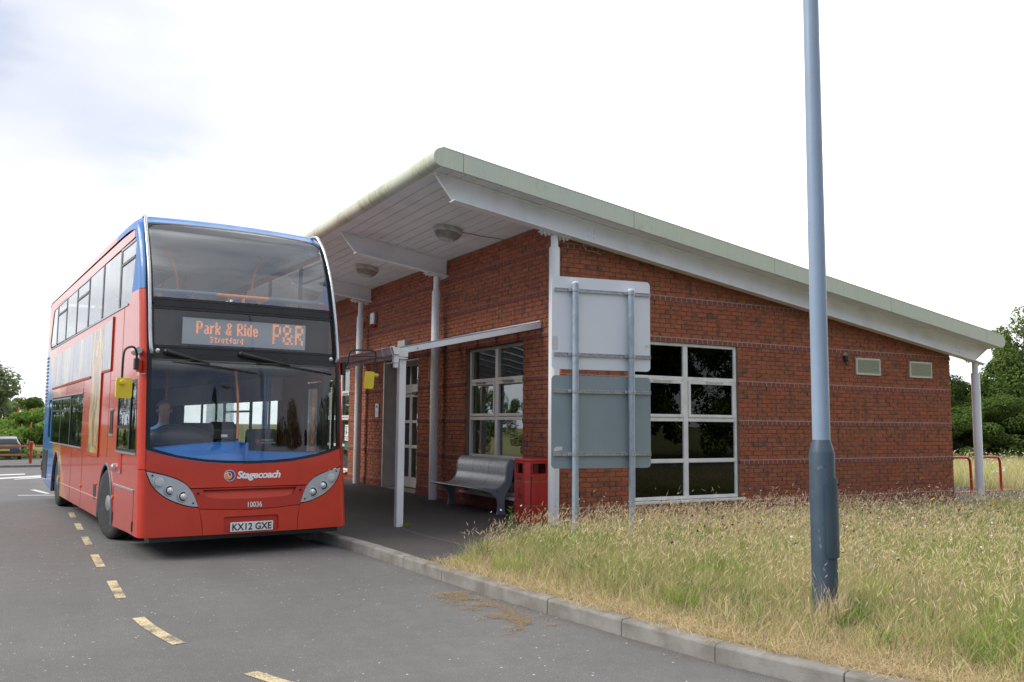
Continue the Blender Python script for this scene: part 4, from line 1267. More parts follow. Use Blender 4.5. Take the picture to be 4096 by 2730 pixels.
# silver grab rails framing the front
for s_ in (-1, 1):
    P = [(s_*1.165, F(1.165, 2.40)-.015, 2.405), (s_*1.175, F(1.165, 2.43)-.05, 2.43), (s_*1.185, F(1.18, 2.5)-.06, 2.50)]
    for z in (2.7, 2.95, 3.2, 3.5, 3.75, 3.95, 4.06, 4.14): P.append((s_*(1.19-.05*max(0, z-3.9)), F(1.18, z)-.055, z))
    P += [(s_*1.16, -.82, 4.235), (s_*1.15, -.68, 4.265), (s_*1.14, -.54, 4.26), (s_*1.135, -.46, 4.22)]
    P = curve_pts(P, 4)
    MB().tube(P, .021, 10).build('grab_rail', silver, bus, smooth=True)
    MB().tube([(s_*1.18, F(1.18, 3.06)-.055, 3.06), (s_*1.15, F(1.15, 3.04), 3.03)], .017, 8).build('rail_bracket', black_trim, bus, smooth=True)
    MB().lathe([(.03, .004), (.027, -.006), (.012, -.014)], n=14, axis='y').build('washer_jet', chrome, bus, loc=(s_*1.10, F(1.1, 2.44)-.003, 2.44), smooth=True)

# --- sides
def side_panel(s_, holes):
    fr_ = [(F(HW, z), z) for z in [.262, .6, 1.03, 1.6, 2.2, 2.6, 3.0, 3.4, 3.7, 3.9, 4.0]]
    z_top = zc(1.275)+.05
    out = fr_+[(-.75, 4.045), (0, 4.062), (8.1, 4.04), (8.27, 3.9), (8.30, 3.0), (8.27, .40)]
    # bottom with arches, from rear to front
    def arch(yc_, r_, zt_, n=12):
        return [(yc_+r_*math.cos(PI*k/n), .24+(zt_-.24)*math.sin(PI*k/n)) for k in range(n+1)]
    out += [(7.2, .28)]+[(y, z) for y, z in arch(5.82, .56, 1.0)]+[(y, z) for y, z in arch(.40, .56, 1.02)]+[(-1.2, .262)]
    x = s_*HW
    return MB().prism(out, YZ, x-s_*.001, x-s_*.028, holes)
upw = [(-.93, 3.72), (-.86, 3.42), (-.76, 3.2), (-.68, 3.125), (-.58, 3.10), (7.7, 3.06), (7.86, 3.10), (7.95, 3.2), (7.62, 3.80), (7.5, 3.86), (-.82, 3.945), (-.90, 3.93), (-.945, 3.87)]
loww = rrect(2.86, 7.0, 1.17, 2.03, .04, 2); cabw = [(-.22, 1.21), (-.22, 2.10), (-1.40, 2.10), (-1.53, 1.21)]; smallw = rrect(7.12, 7.52, 1.25, 2.0, .04, 2)
side_panel(-1, [upw, loww, cabw, smallw]).build('offside_panel', bus_side_m, bus)
nlow = rrect(.9, 7.0, 1.17, 2.03, .04, 2); door = [(-.33, .34), (-.33, 2.18), (-1.40, 2.18), (-1.60, .34)]
side_panel(1, [upw, nlow, door]).build('nearside_panel', bus_side_m, bus)
mb = MB(); mb.prism([(-1.24, .40), (1.24, .40), (1.24, 3.2), (1.12, 3.25), (1.12, 3.9), (.9, 4.05), (-.9, 4.05), (-1.12, 3.9), (-1.12, 3.25), (-1.24, 3.2)], XZ, 8.24, 8.30)
mb.build('rear_panel', bus_blue, bus)
MB().b(-1.15, 1.15, 8.302, 8.305, 2.95, 3.85).build('rear_window', side_glass, bus)
# dark rear quarter louvres and engine cover
for k in range(16):
    MB().b(-1.292, -1.270, 8.05, 8.29, 1.75+k*.075, 1.79+k*.075).build('louvre', galv, bus)
MB().b(-1.281, -1.274, 7.35, 8.15, .42, 1.0).build('engine_grille', black_trim, bus, bevel=.003)
MB().b(-1.290, -1.274, 8.2, 8.29, .55, .75).build('rear_marker', tail_red, bus)
def glazing(s_, y0, y1, z0, z1, splits, vents, nm='side_window', slant=False, tops=None):
    x = s_*(HW-.012)
    ys_ = [y0]+splits+[y1]
    for i in range(len(ys_)-1):
        a, b = ys_[i]+.03, ys_[i+1]-.03
        w_ = empty(nm); w_.parent = bus
        if slant and i == 0: poly = [(a+.02, z1-.02), (a-.02, z1-.14), (a+.02, 3.42), (a+.12, 3.22), (a+.22, 3.13), (a+.3, 3.115), (b, 3.112), (b, z1-.02)]
        elif slant and i == len(ys_)-2: poly = [(a, z0+.01), (b-.1, z0+.02), (b, z0+.1), (b-.32, z1-.12), (b-.42, z1-.06), (a, z1-.04)]
        else: poly = [(a, z0+.02), (b, z0+.02), (b, z1-.03), (a, z1-.03)]
        MB().prism(poly, YZ, x, x+s_*.003).build('pane', side_glass if s_ < 0 else near_glass, w_)
        if i < len(ys_)-2:
            MB().b(x-s_*.012, x+s_*.008, b-.025, b+.085, z0, z1-.01).build('pillar', black_trim, w_)
        if i in vents:
            MB().b(x+s_*.004, x+s_*.014, a, b, z1-.27, z1-.235).build('vent_rail', black_trim, w_)
            MB().b(x+s_*.004, x+s_*.013, a, b, z1-.05, z1-.025).build('vent_rail', galv, w_)
US = [.08, 1.50, 2.88, 4.22, 5.60, 6.92]
for s_ in (-1, 1): glazing(s_, -.93, 7.86, 3.09, 3.94, US, (0, 3, 5), slant=True, nm='upper_window')
glazing(-1, 2.86, 7.0, 1.17, 2.03, [4.35, 5.65], (1, 2), nm='lower_window')
glazing(-1, 7.12, 7.52, 1.25, 2.0, [], ())
glazing(1, .9, 7.0, 1.17, 2.03, [2.3, 3.9, 5.5], (1,), nm='lower_window')
# silver lower trims of the windows
MB().bar((-1.279, -.60, 3.095), (-1.279, 7.75, 3.055), .012, .022).build('window_trim', galv, bus)
MB().bar((-1.279, 2.84, 1.160), (-1.279, 7.02, 1.160), .014, .024).build('window_trim', galv, bus)
MB().bar((-1.279, 2.84, 2.040), (-1.279, 7.02, 2.040), .014, .024).build('window_trim', galv, bus)
# cab window
cw = empty('cab_window'); cw.parent = bus
x = -HW+.012
MB().prism([(-1.52, 1.22), (-.23, 1.22), (-.23, 2.09), (-1.39, 2.09)], YZ, x, x-.003).build('pane', side_glass, cw)
mb = MB(); mb.b(x-.013, x-.004, -.26, -.22, 1.21, 2.10); mb.bar((x-.0085, -1.51, 1.21), (x-.0085, -1.39, 2.10), .009, .04); mb.b(x-.013, x-.004, -1.40, -.26, 2.06, 2.10); mb.b(x-.013, x-.004, -1.52, -.26, 1.21, 1.25)
mb.b(x-.016, x-.004, -1.10, -1.04, 1.25, 2.06); mb.b(x-.016, x-.004, -1.06, -.26, 1.50, 1.54); mb.build('frame', black_trim, cw)
MB().b(x-.022, x-.012, -1.54, -.22, 1.19, 1.214).build('sill', galv, cw)
# door on the nearside
dr = empty('passenger_door'); dr.parent = bus; x = HW-.015
for a, b in ((-1.40, -.88), (-.86, -.35)):
    lf = MB(); lf.b(x-.02, x, a, a+.05, .36, 2.16); lf.b(x-.02, x, b-.05, b, .36, 2.16); lf.b(x-.02, x, a+.05, b-.05, .36, .5); lf.b(x-.02, x, a+.05, b-.05, 2.08, 2.16)
    lf.build('door_frame', black_trim, dr)
    MB().b(x-.012, x-.008, a+.05, b-.05, .5, 2.08).build('pane', glass('door_glass', (.75, .8, .8), 1.5) if 'door_glass' not in MATS else MATS['door_glass'], dr)
# advert panels on the offside
advp = empty('advert_panel'); advp.parent = bus
xa = -HW-.004
def aplate(nm, poly, m_, d=.006, par=advp): return MB().prism(poly, YZ, -HW-.0015, -HW-.0015-d).build(nm, m_, par)
aplate('poster', [(2.14, 2.28), (2.14, 2.955), (4.2, 2.91), (4.2, 2.27)], advert_pale)
aplate('poster', [(4.215, 2.27), (4.215, 2.91), (5.75, 2.885), (5.75, 2.25)], advert_pale)
aplate('poster', [(5.765, 2.25), (5.765, 2.885), (7.05, 2.86), (7.05, 2.24)], advert_pale)
aplate('poster', [(1.17, 1.12), (1.17, 2.985), (2.125, 2.955), (2.125, 1.12)], advert_orange)
aplate('poster', [(.44, 2.31), (.44, 3.01), (1.155, 2.985), (1.155, 2.31)], advert_pale)
redt = bus_recess_m
for P, w_ in (([(.40, 3.03), (.40, 2.29)], .022), ([(.40, 2.29), (1.15, 2.29)], .018), ([(1.15, 2.29), (1.15, 1.09)], .02), ([(1.15, 1.09), (2.15, 1.09)], .018), ([(2.15, 2.26), (7.1, 2.22)], .02)):
    MB().bar((-1.283, P[0][0], P[0][1]), (-1.283, P[1][0], P[1][1]), .016, w_*1.4).build('frame_strip', redt, advp)
# panel details low on the side
dk = lambda n_, y0, y1, z0, z1, m_, d=.010, par=bus, bv=.002: MB().b(-HW-d, -HW+.004, y0, y1, z0, z1).build(n_, m_, par, bevel=bv)
dk('rub_strip', -1.50, -.20, .758, .785, galv)
MB().bar((-1.279, 1.0, .50), (-1.279, 5.20, .47), .010, .012).build('trim_strip', pm('trim_pink', (.62, .25, .20), (.5, .2, .17), .3), bus)
h1 = dk('hatch', .10, .30, 1.42, 1.73, black_trim, .006); dk('hatch_trim', .08, .32, 1.73, 1.76, silver, .014); dk('hatch_trim', .08, .32, 1.385, 1.42, silver, .012)
dk('hatch', -.66, -.44, .93, 1.16, bus_recess_m, .005); dk('hatch_trim', -.68, -.42, 1.16, 1.18, redt, .014); MB().prism([(-.66, .93), (-.46, .93), (-.66, 1.0)], YZ, -1.278, -1.288).build('hatch_flap', silver, bus)
dk('air_vent', 1.20, 1.42, .47, .67, black_plastic, .003); dk('vent_trim', 1.18, 1.44, .67, .69, redt, .012)
MB().lathe([(.052, 0), (.050, -.03), (.03, -.045), (.001, -.05)], (-HW, -.22, .99), 20, axis='x').build('filler_cap', chrome, bus, smooth=True)
for y, z in ((-.17, .60), (2.66, .57), (5.28, .56)): 
    MB().lathe([(.028, 0), (.026, -.015), (.001, -.024)], (-HW, y, z), 14, axis='x').build('side_marker', amber, bus, smooth=True)
for a, b in (((-.19, .25), (-.19, .78)), ((-1.52, .27), (-1.52, .76)), ((2.65, .25), (2.65, 1.1)), ((3.9, .25), (3.9, 1.1)), ((-1.3, 1.205), (.45, 1.205)), ((.45, 1.1), (.45, 2.27)), ((-.05, 2.14), (.45, 2.14)), ((2.9, 2.05), (2.9, 2.24)), ((4.9, 2.05), (4.9, 2.24)), ((-.35, 2.16), (-.35, 3.08))):
    MB().bar((-1.2758, a[0], a[1]), (-1.2758, b[0], b[1]), .0022, .006, up=(0, 1, 0) if a[0] == b[0] else (0, 0, 1)).build('panel_joint', bus_recess_m, bus)
dk('hinge', -1.53, -1.49, .30, .42, black_trim, .008); dk('hinge', -.24, -.20, .30, .42, black_trim, .006)
mb = MB(); mb.prism([(7.35, 1.25), (7.35, .95), (7.28, .7), (7.28, .7)], YZ, -1.28, -1.285)
dk('pillar_seam', F(HW, 2.155)+.0, F(HW, 2.155)+.14, 2.150, 2.160, ink_white, .003)
for s_ in (-1, 1):
    P = [(s_*x_, F(s_*x_, 2.155)-.003, 2.155) for x_ in (1.23, 1.25, 1.262, 1.272)]
    MB().tube(P, .004, 6).build('pillar_joint', ink_white, bus)

# wheel arches, wheels
for s_, yw, st in ((-1, .40, R(9)), (1, .40, R(9)), (-1, 5.82, 0), (1, 5.82, 0)):
    ar = MB(); pts = [(yw+.56*math.cos(PI*k/14), .24+.77*math.sin(PI*k/14)) for k in range(15)]
    k_ = len(pts)
    for xx in (s_*(HW-.002), s_*.78): ar.v += [(xx, p[0], p[1]) for p in pts]
    ar.f = [(j, j+1, k_+j+1, k_+j) for j in range(k_-1)]+[tuple(range(k_, 2*k_))]; ar.m = [0]*len(ar.f)
    ar.build('wheel_arch', dark_void, bus)
    lip = [(s_*(HW+.004), p[0], p[1]) for p in pts]
    MB().tube(lip, .016, 6).build('arch_trim', pm('arch_lip', (.16, .17, .19), (.12, .13, .14), .4) if 'arch_lip' not in MATS else MATS['arch_lip'], bus, smooth=True)
    w_ = empty('wheel'); w_.parent = bus; w_.location = (s_*(HW-.17), yw, .485); w_.rotation_euler = (0, 0, st)
    MB().lathe([(.30, -.135), (.40, -.14), (.455, -.13), (.482, -.10), (.485, 0), (.482, .10), (.455, .13), (.40, .14), (.30, .135)], n=36, axis='x').build('tyre', tyre_m, w_, smooth=True)
    o_ = -s_ if False else s_
    MB().lathe([(.30, .10*s_), (.29, .125*s_), (.24, .10*s_), (.16, .04*s_), (.12, .13*s_), (.05, .15*s_), (.001, .15*s_)], n=28, axis='x').build('rim', silver if s_ < 0 and yw < 1 else galv, w_, smooth=True)
MB().b(-.78, .78, -1.5, 8.1, .26, .40).build('underframe', dark_void, bus)
MB().b(-1.22, 1.22, 1.0, 5.2, .28, .42).build('underframe', dark_void, bus)
MB().b(-1.22, 1.22, -1.55, -.2, .30, .42).build('lower_floor', floor_m, bus)
MB().b(-1.22, 1.22, -.16, 8.0, .43, .47).build('lower_floor', floor_m, bus)

# --- lettering on the front
def on_front(x0, z0, off=.0035, rot=0):
    c_, s2 = math.cos(rot), math.sin(rot)
    def fn(u, v, w):
        X = x0+u*c_-v*s2; Z = z0+u*s2+v*c_
        return Vector((X, F(X, Z)-off-w, Z))
    return fn
me = text_mesh('Stagecoach', .118, ink_white, on_front(-.185, .912), shear=.22, bold=.0042, sx=1.0, spacing=.93, ext=.0012)
xs_ = [v.co.x for v in me.vertices]; w0 = max(xs_)-min(xs_)
me = text_mesh('Stagecoach', .118, ink_white, on_front(-.178, .912), shear=.22, bold=.0042, sx=.545/w0, spacing=.93, ext=.0012)
obj('logo_lettering', me, bus)
def disc(x0, z0, r_, off, n=32, r2=0, a0=0, a1=2*PI):
    return [(x0+r_*math.cos(a0+(a1-a0)*k/n), z0+r_*math.sin(a0+(a1-a0)*k/n)) for k in range(n)]
lg = empty('logo_roundel'); lg.parent = bus
cxl, czl = -.262, .948
patch('ring', disc(cxl, czl, .066, 0), ink_white, lg, off=.002, thick=.002, smooth=False)
patch('disc', disc(cxl, czl, .060, 0), notice_blue if False else pm('logo_blue', (.02, .07, .25), (.02, .07, .25), .4), lg, off=.0035, thick=.002, smooth=False)
patch('disc', disc(cxl-.016, czl-.002, .044, 0), ink_white, lg, off=.005, thick=.002, smooth=False)
patch('disc', disc(cxl-.018, czl-.004, .040, 0), amber if False else pm('logo_orange', (.80, .30, .03), (.8, .3, .03), .4), lg, off=.0062, thick=.002, smooth=False)
patch('disc', [(cxl-.030, czl+.036), (cxl+.010, czl+.028), (cxl+.018, czl+.002), (cxl-.008, czl-.006), (cxl-.014, czl+.016)], bus_front_m, lg, off=.0075, thick=.002, smooth=False)
patch('line', [(cxl-.034, czl+.030), (cxl-.027, czl+.034), (cxl-.012, czl-.004), (cxl+.008, czl-.012), (cxl+.004, czl-.018), (cxl-.020, czl-.010)], ink_white, lg, off=.009, thick=.001, smooth=False)
me = text_mesh('10036', .088, ink_white, on_front(.035, .566), bold=.0006, sx=.86, align='CENTER', ext=.0008); obj('fleet_number', me, bus)
pl_ = empty('number_plate'); pl_.parent = bus
yp = F(0, .34)-.004
MB().prism(rrect(-.26, .26, .283, .394, .008, 3), XZ, yp-.006, yp).build('plate', plate_m, pl_, bevel=.001)
me = text_mesh('KX12 GXE', .112, ink, lambda u, v, w: Vector((u, yp-.0075-w, .300+v)), bold=.0022, sx=.93, align='CENTER', spacing=1.02, ext=.001)
obj('lettering', me, pl_)
# --- destination display
P10 = {
 'P': ["11110", "10001", "10001", "10001", "10001", "11110", "10000", "10000", "10000", "10000"],
 'a': ["0000", "0000", "0000", "0110", "0001", "0001", "0111", "1001", "1001", "0111"],
 'r': ["000", "000", "000", "101", "110", "100", "100", "100", "100", "100"],
 'k': ["1000", "1000", "1000", "1001", "1001", "1010", "1100", "1010", "1001", "1001"],
 '&': ["00110", "01001", "01001", "00110", "00110", "01000", "10011", "10010", "10010", "01101"],
 'R': ["11110", "10001", "10001", "10001", "11110", "11000", "10100", "10010", "10001", "10001"],
 'i': ["1", "1", "0", "1", "1", "1", "1", "1", "1", "1"],
 'd': ["0001", "0001", "0001", "0111", "1001", "1001", "1001", "1001", "1001", "0111"],
 'e': ["0000", "0000", "0000", "0110", "1001", "1001", "1111", "1000", "1001", "0110"], ' ': ["00"]*10}
P5 = {'s': ["111", "100", "011", "001", "110"], 't': ["010", "111", "010", "010", "011"], 'r': ["00", "11", "10", "10", "10"], 'a': ["000", "011", "101", "101", "011"],
 'f': ["011", "010", "111", "010", "010"], 'o': ["000", "111", "101", "101", "111"], 'd': ["001", "011", "101", "101", "011"]}
dots = []
pitch = .0150
def led(txt, font, x0, ztop_, px, pz, fat=1, rep=1, gap=1):
    cx_ = 0
    for ch in txt:
        g0 = font[ch]; w_ = len(g0[0])
        for r_, row in enumerate(g0):
            for c_ in range(w_):
                if row[c_] == '1':
                    for a in range(rep):
                        for b in range(rep):
                            for f_ in range(fat): dots.append((x0+(cx_+c_*rep+a+f_)*px, ztop_-(r_*rep+b)*pz))
        cx_ += w_*rep+gap+fat-1
    return cx_
nA = led('Park & Ride', P10, 0, 0, 1, 1, 2, 1, 1); dots.clear()
led('Park & Ride', P10, -.62, 2.838, .79/nA, .0155, 2, 1, 1)
nB = led('stratford', P5, 0, 0, 1, 1, 1, 1, 1) ; dots[:] = dots[:]
dots = [d for d in dots if not (d[0] >= 0 and abs(d[0]-round(d[0])) < 1e-9 and d[1] <= 0)]
led('stratford', P5, -.445, 2.654, .425/nB, .0155, 1, 1, 1)
BIG = {'P': ["1110", "1001", "1001", "1001", "1110", "1000", "1000", "1000"], '&': ["01100", "10010", "10010", "01100", "01001", "10110", "10010", "01101"], 'R': ["1110", "1001", "1001", "1110", "1100", "1010", "1001", "1001"]}
led('P&R', BIG, .35, 2.865, .0138, .0163, 1, 2, 2)
YD = lambda x, z: F(x, z)+.07
led_m = mk('led_orange'); g = G(led_m); g.out((.02, .01, .005), .5, emis=(1.0, .30, .055), estr=1.15)
mb = MB()
for x, z in dict.fromkeys((round(a, 5), round(b, 5)) for a, b in dots):
    y = -1.465; r_ = .0046
    mb.add([(x-r_, y, z), (x, y, z-r_), (x+r_, y, z), (x, y, z+r_), (x, y+.003, z)], [(0, 1, 2, 3)])
disp = empty('destination_display'); disp.parent = bus
tag(mb.build('led_dots', led_m, disp, fix=False), kind='stuff')
panel_m = mk('led_panel'); g = G(panel_m); co = g.coord()
wv = g.n('ShaderNodeTexWave', i_Scale=42, wave_type='BANDS', bands_direction='Z'); g.l(co, wv.inputs['Vector'])
g.out(g.mix(wv.outputs['Fac'], (.42, .44, .45), (.60, .62, .63)), .6)
MB().b(-.79, .79, -1.46, -1.44, 2.555, 2.885).build('led_panel', panel_m, disp)
MB().b(-1.15, 1.15, -1.39, -1.36, 2.46, 3.06).build('backing', dark_void, disp)
mb = MB(); mb.b(-1.15, 1.15, -1.52, -1.36, 2.44, 2.475); mb.b(-1.15, 1.15, -1.44, -1.30, 3.03, 3.06); mb.build('housing', black_plastic, disp)

# --- wipers
for px_, pz_, ex, ez, b0, b1 in ((-1.0, 2.432, -.51, 2.30, (-.94, 2.31), (.08, 2.205)), (-.12, 2.44, .51, 2.325, (.07, 2.335), (1.11, 2.235))):
    w_ = empty('wiper'); w_.parent = bus
    fy = lambda x, z, o_: F(x, z)-o_
    MB().lathe([(.042, 0), (.040, -.03), (.025, -.05), (.02, -.06)], n=18, axis='y').build('pivot', black_plastic, w_, loc=(px_, fy(px_, pz_, 0), pz_), smooth=True)
    P = [(px_+(ex-px_)*t, fy(px_+(ex-px_)*t, pz_+(ez-pz_)*t, .055-.02*t), pz_+(ez-pz_)*t) for t in (0, .25, .5, .75, 1)]
    MB().tube(P, [.028, .024, .02, .015, .011], 8).build('arm', black_plastic, w_, smooth=True)
    P = [(b0[0]+(b1[0]-b0[0])*t, fy(b0[0]+(b1[0]-b0[0])*t, b0[1]+(b1[1]-b0[1])*t, .018), b0[1]+(b1[1]-b0[1])*t+.012*math.sin(PI*t)) for t in [k/10 for k in range(11)]]
    MB().tube(P, [.005, .008, .010, .012, .013, .014, .013, .012, .010, .009, .006], 6).build('blade', black_rubber, w_, smooth=True)

# --- mirrors
mr = empty('mirror'); mr.parent = bus
MB().tube(curve_pts([(-1.335, -1.62, 2.30), (-1.345, -1.68, 2.38), (-1.39, -1.80, 2.44), (-1.46, -1.90, 2.445), (-1.53, -1.97, 2.39), (-1.545, -1.99, 2.25), (-1.545, -1.99, 2.06)], 4), .013, 8).build('arm', black_plastic, mr, smooth=True)
MB().b(-1.36, -1.31, -1.66, -1.57, 2.20, 2.34).build('bracket', black_plastic, mr, bevel=.01)
MB().prism(rrect(-.085, .085, -.115, .115, .025, 4), XZ, -.03, .03).build('mirror_head', yellow, mr, bevel=.012, loc=(-1.525, -2.0, 1.965), smooth=False, segs=3)
MB().lathe([(.034, 0), (.033, -.02), (.022, -.03)], n=18, axis='y').build('knob', yellow, mr, loc=(-1.545, -2.03, 2.03), smooth=True)
mt = empty('mirror_mount'); mt.parent = bus
MB().b(-1.32, -1.27, -1.62, -1.50, 2.18, 2.33).build('mount_block', bus_front_m, mt, bevel=.01)
MB().lathe([(.040, -.22), (.05, -.19), (.052, -.10), (.052, -.10)], (-1.32, -1.42, 2.43), 18, axis='y').build('lamp_base', silver, mt, smooth=True)
MB().lathe([(.052, -.10), (.050, -.02), (.035, .06), (.01, .10)], (-1.32, -1.42, 2.43), 18, axis='y').build('lamp_lens', pm('lens_red_pale', (.55, .16, .12), (.5, .12, .1), .2), mt, smooth=True)
mr = empty('mirror'); mr.parent = bus
MB().tube(curve_pts([(1.29, -1.56, 2.34), (1.345, -1.60, 2.40), (1.36, -1.61, 2.52), (1.385, -1.61, 2.565), (1.47, -1.62, 2.585), (1.60, -1.62, 2.59), (1.70, -1.62, 2.585), (1.745, -1.62, 2.555), (1.745, -1.62, 2.44), (1.72, -1.62, 2.27)], 4), .012, 8).build('arm', black_plastic, mr, smooth=True)
MB().tube([(1.355, -1.605, 2.50), (1.5, -1.61, 2.505), (1.74, -1.62, 2.515)], .009, 6).build('arm', black_plastic, mr, smooth=True)
MB().b(1.27, 1.325, -1.60, -1.52, 2.24, 2.42).build('bracket', black_plastic, mr, bevel=.01)
o_ = MB().prism(rrect(-.066, .066, -.118, .118, .025, 4), XZ, -.035, .035).build('mirror_head', yellow, mr, bevel=.012, loc=(1.655, -1.63, 2.18), segs=3); o_.rotation_euler = (0, R(4), R(-30))
MB().lathe([(.030, -.0), (.030, .07), (.024, .08)], (0, 0, 0), 16, axis='x').build('knob', pm('mirror_knob', (.55, .43, .10), (.5, .38, .08), .5), mr, loc=(1.69, -1.66, 2.245), smooth=True)

# --- nearside blue stickers near the door, seen edge-on
for z0, z1 in ((.72, .90), (.46, .66)): MB().b(HW+.0005, HW+.003, -1.72, -1.60, z0, z1).build('sticker', notice_blue, bus)

# --- saloons
MB().b(-1.24, 1.24, -1.34, 8.0, 2.36, 2.50).build('upper_deck', ceil_m, bus)
MB().b(-1.22, -1.19, -.7, 8, 2.5, 3.06).build('side_lining', grey_pad, bus); MB().b(1.19, 1.22, -.7, 8, 2.5, 3.04).build('side_lining', grey_pad, bus)
mb = MB(); mb.b(-1.05, 1.1, -1.28, -1.24, 2.5, 3.05); mb.build('front_lining', grey_pad, bus)
def seat_mesh():
    mb = MB(); mb.prism([(p[0], p[1]) for p in rrect(-.21, .21, 0, .62, .12, 5)], XZ, -.04, .04)
    return mb.mesh('saloon_seat', seat_blue)
def seat_base():
    mb = MB(); mb.b(-.21, .21, -.42, -.03, -.14, -.04); return mb.mesh('cushion', seat_blue)
sm_, sb_ = seat_mesh(), seat_base()
hm = MB(); hm.tube(curve_pts([(-.17, 0, .60), (-.215, 0, .66), (-.235, 0, .58), (-.235, 0, .46)], 4), .017, 8); 
hm2 = MB(); hm2.tube(curve_pts([(.17, 0, .60), (.215, 0, .66), (.235, 0, .58), (.235, 0, .46)], 4), .017, 8)
hmm, hmm2 = hm.mesh('grab_handle', orange_m, True), hm2.mesh('grab_handle', orange_m, True)
for r_ in range(8):
    for x in (-.94, -.48, .50, .95):
        if r_ > 3 and abs(x) < .6 and r_ % 2: continue
        st_ = obj('saloon_seat', sm_, bus, (x, .35+.82*r_, 2.80))
        obj('cushion', sb_, st_, (0, 0, .02)); 
        if r_ < 5: obj('grab_handle', hmm, st_); obj('grab_handle', hmm2, st_)
def pole(nm, P, r_=.017, m_=orange_m): return MB().tube(curve_pts(P, 5), r_, 10).build(nm, m_, bus, smooth=True)
pole('grab_pole', [(.60, .33, 3.42), (.60, .33, 3.62), (.64, .33, 3.86), (.74, .33, 4.09)])
pole('grab_pole', [(-.47, .33, 3.40), (-.48, .33, 3.62), (-.55, .33, 3.88), (-.70, .33, 4.09)])
pole('grab_pole', [(-.82, .30, 3.2), (-.83, .30, 3.6), (-.90, .30, 3.86)])
pole('grab_pole', [(.14, 2.8, 3.3), (.15, 2.8, 3.7), (.22, 2.8, 4.09)])
pole('grab_pole', [(-.12, 2.8, 3.3), (-.13, 2.8, 3.7), (-.2, 2.8, 4.09)])
fr_ = lambda x: F(x, 3.2)+.26
pole('front_rail_pad', [(-1.12, fr_(1.1)+.02, 3.235), (-.7, fr_(.7), 3.235), (-.33, fr_(.33), 3.235)], .030, pm('pad_blue', (.14, .22, .36), (.11, .18, .30), .5))
pole('front_rail', [(-.33, fr_(.33), 3.235), (0, fr_(0), 3.235), (.36, fr_(.36), 3.235)], .024)
pole('front_rail_pad', [(.36, fr_(.36), 3.235), (.7, fr_(.7), 3.235), (1.08, fr_(1.08), 3.235)], .032, grey_pad)
pole('front_rail', [(1.06, fr_(1.08), 3.235), (1.16, fr_(1.1)+.02, 3.24)], .024)
pole('rail_post', [(.02, fr_(0), 3.235), (.02, fr_(0)+.01, 3.0)], .022)
MB().b(-.42, -.12, 2.3, 5.2, 3.98, 4.06).build('ceiling_panel', grey_pad, bus)

# cab
def dash_strip(x0, x1, zt0, zt1, yb):
    n = 12; mb = MB()
    for i in range(n+1):
        x = x0+(x1-x0)*i/n; zt = zt0+(zt1-zt0)*math.sin(PI/2*i/n)
        yf = F(x, 1.1)+.07
        mb.v += [(x, yf, 1.0), (x, yf+.02, 1.10+.03*(abs(x)/1.2)**2), (x, yb-.06, zt-.035), (x, yb, zt), (x, yb+.10, zt), (x, yb+.12, .9)]
    for i in range(n):
        for k in range(5): mb.f.append((i*6+k, (i+1)*6+k, (i+1)*6+k+1, i*6+k+1)); mb.m.append(0)
    return mb.build('dashboard', dash_blue, bus, smooth=True)
dash_strip(-1.19, -.04, 1.26, 1.345, -1.48)
dash_strip(-.03, 1.17, 1.235, 1.20, -1.50)
MB().b(-.06, -.02, -1.80, -1.36, 1.0, 1.34).build('dash_end', dash_blue, bus, bevel=.01)
for k in range(6): MB().b(-1.05+k*.145, -.95+k*.145, -1.482, -1.455, 1.312+.006*k, 1.332+.006*k).build('vent_slot', black_plastic, bus)
for k in range(7): MB().b(.10+k*.15, .20+k*.15, -1.502, -1.475, 1.208-.002*k, 1.226-.002*k).build('vent_slot', black_plastic, bus)
mb = MB()
prof = []
for i in range(7):
    t = i/6; mb_r = math.sin(PI*(.08+.84*t))
    prof.append(t)
rows_ = []
for i in range(9):
    a = PI*i/8
    for j in range(13):
        b = 2*PI*j/12
        mb.v.append((-.72+.43*math.sin(a)*math.cos(b), -1.20+.20*math.sin(a)*math.sin(b)*.9, 1.36+.19*math.cos(a)))
for i in range(8):
    for j in range(12): mb.f.append((i*13+j, i*13+j+1, (i+1)*13+j+1, (i+1)*13+j)); mb.m.append(0)
mb.build('instrument_binnacle', black_plastic, bus, smooth=True)
sw = empty('steering_wheel'); sw.parent = bus; sw.location = (-.70, -1.02, 1.44); sw.rotation_euler = (R(28), 0, 0)
MB().tube([(.235*math.cos(2*PI*k/28), .235*math.sin(2*PI*k/28), 0) for k in range(29)], .017, 10, cap=False).build('wheel_rim', black_plastic, sw, smooth=True)
mb = MB(); mb.lathe([(.07, .02), (.07, -.03), (.03, -.05)], n=16)
mb.build('hub', black_plastic, sw, smooth=True)
for a in (0, 120, 240): MB().bar((0, 0, 0), (.23*math.cos(R(a+90)), .23*math.sin(R(a+90)), 0), .03, .012).build('spoke', black_plastic, sw)
MB().tube([(-.70, -1.05, 1.36), (-.70, -1.25, .9)], .05, 10).build('steering_column', black_plastic, bus, smooth=True)
tm = MB(); tm.prism([(-1.28, 1.36), (-.98, 1.36), (-.98, 1.56), (-1.16, 1.60), (-1.28, 1.5)], YZ, -.32, -.02); tm.build('ticket_machine', black_plastic, bus, bevel=.02, segs=2)
MB().b(-.22, -.14, -1.286, -1.278, 1.40, 1.435).build('label', ink_white, bus)
MB().b(-.04, .0, -1.30, .2, .5, 1.36).build('cab_door', pm('cab_panel', (.05, .07, .10), (.04, .06, .09), .5), bus)
MB().b(-.03, -.015, -1.1, .2, 1.38, 2.2).build('cab_screen', MATS['door_glass'], bus)
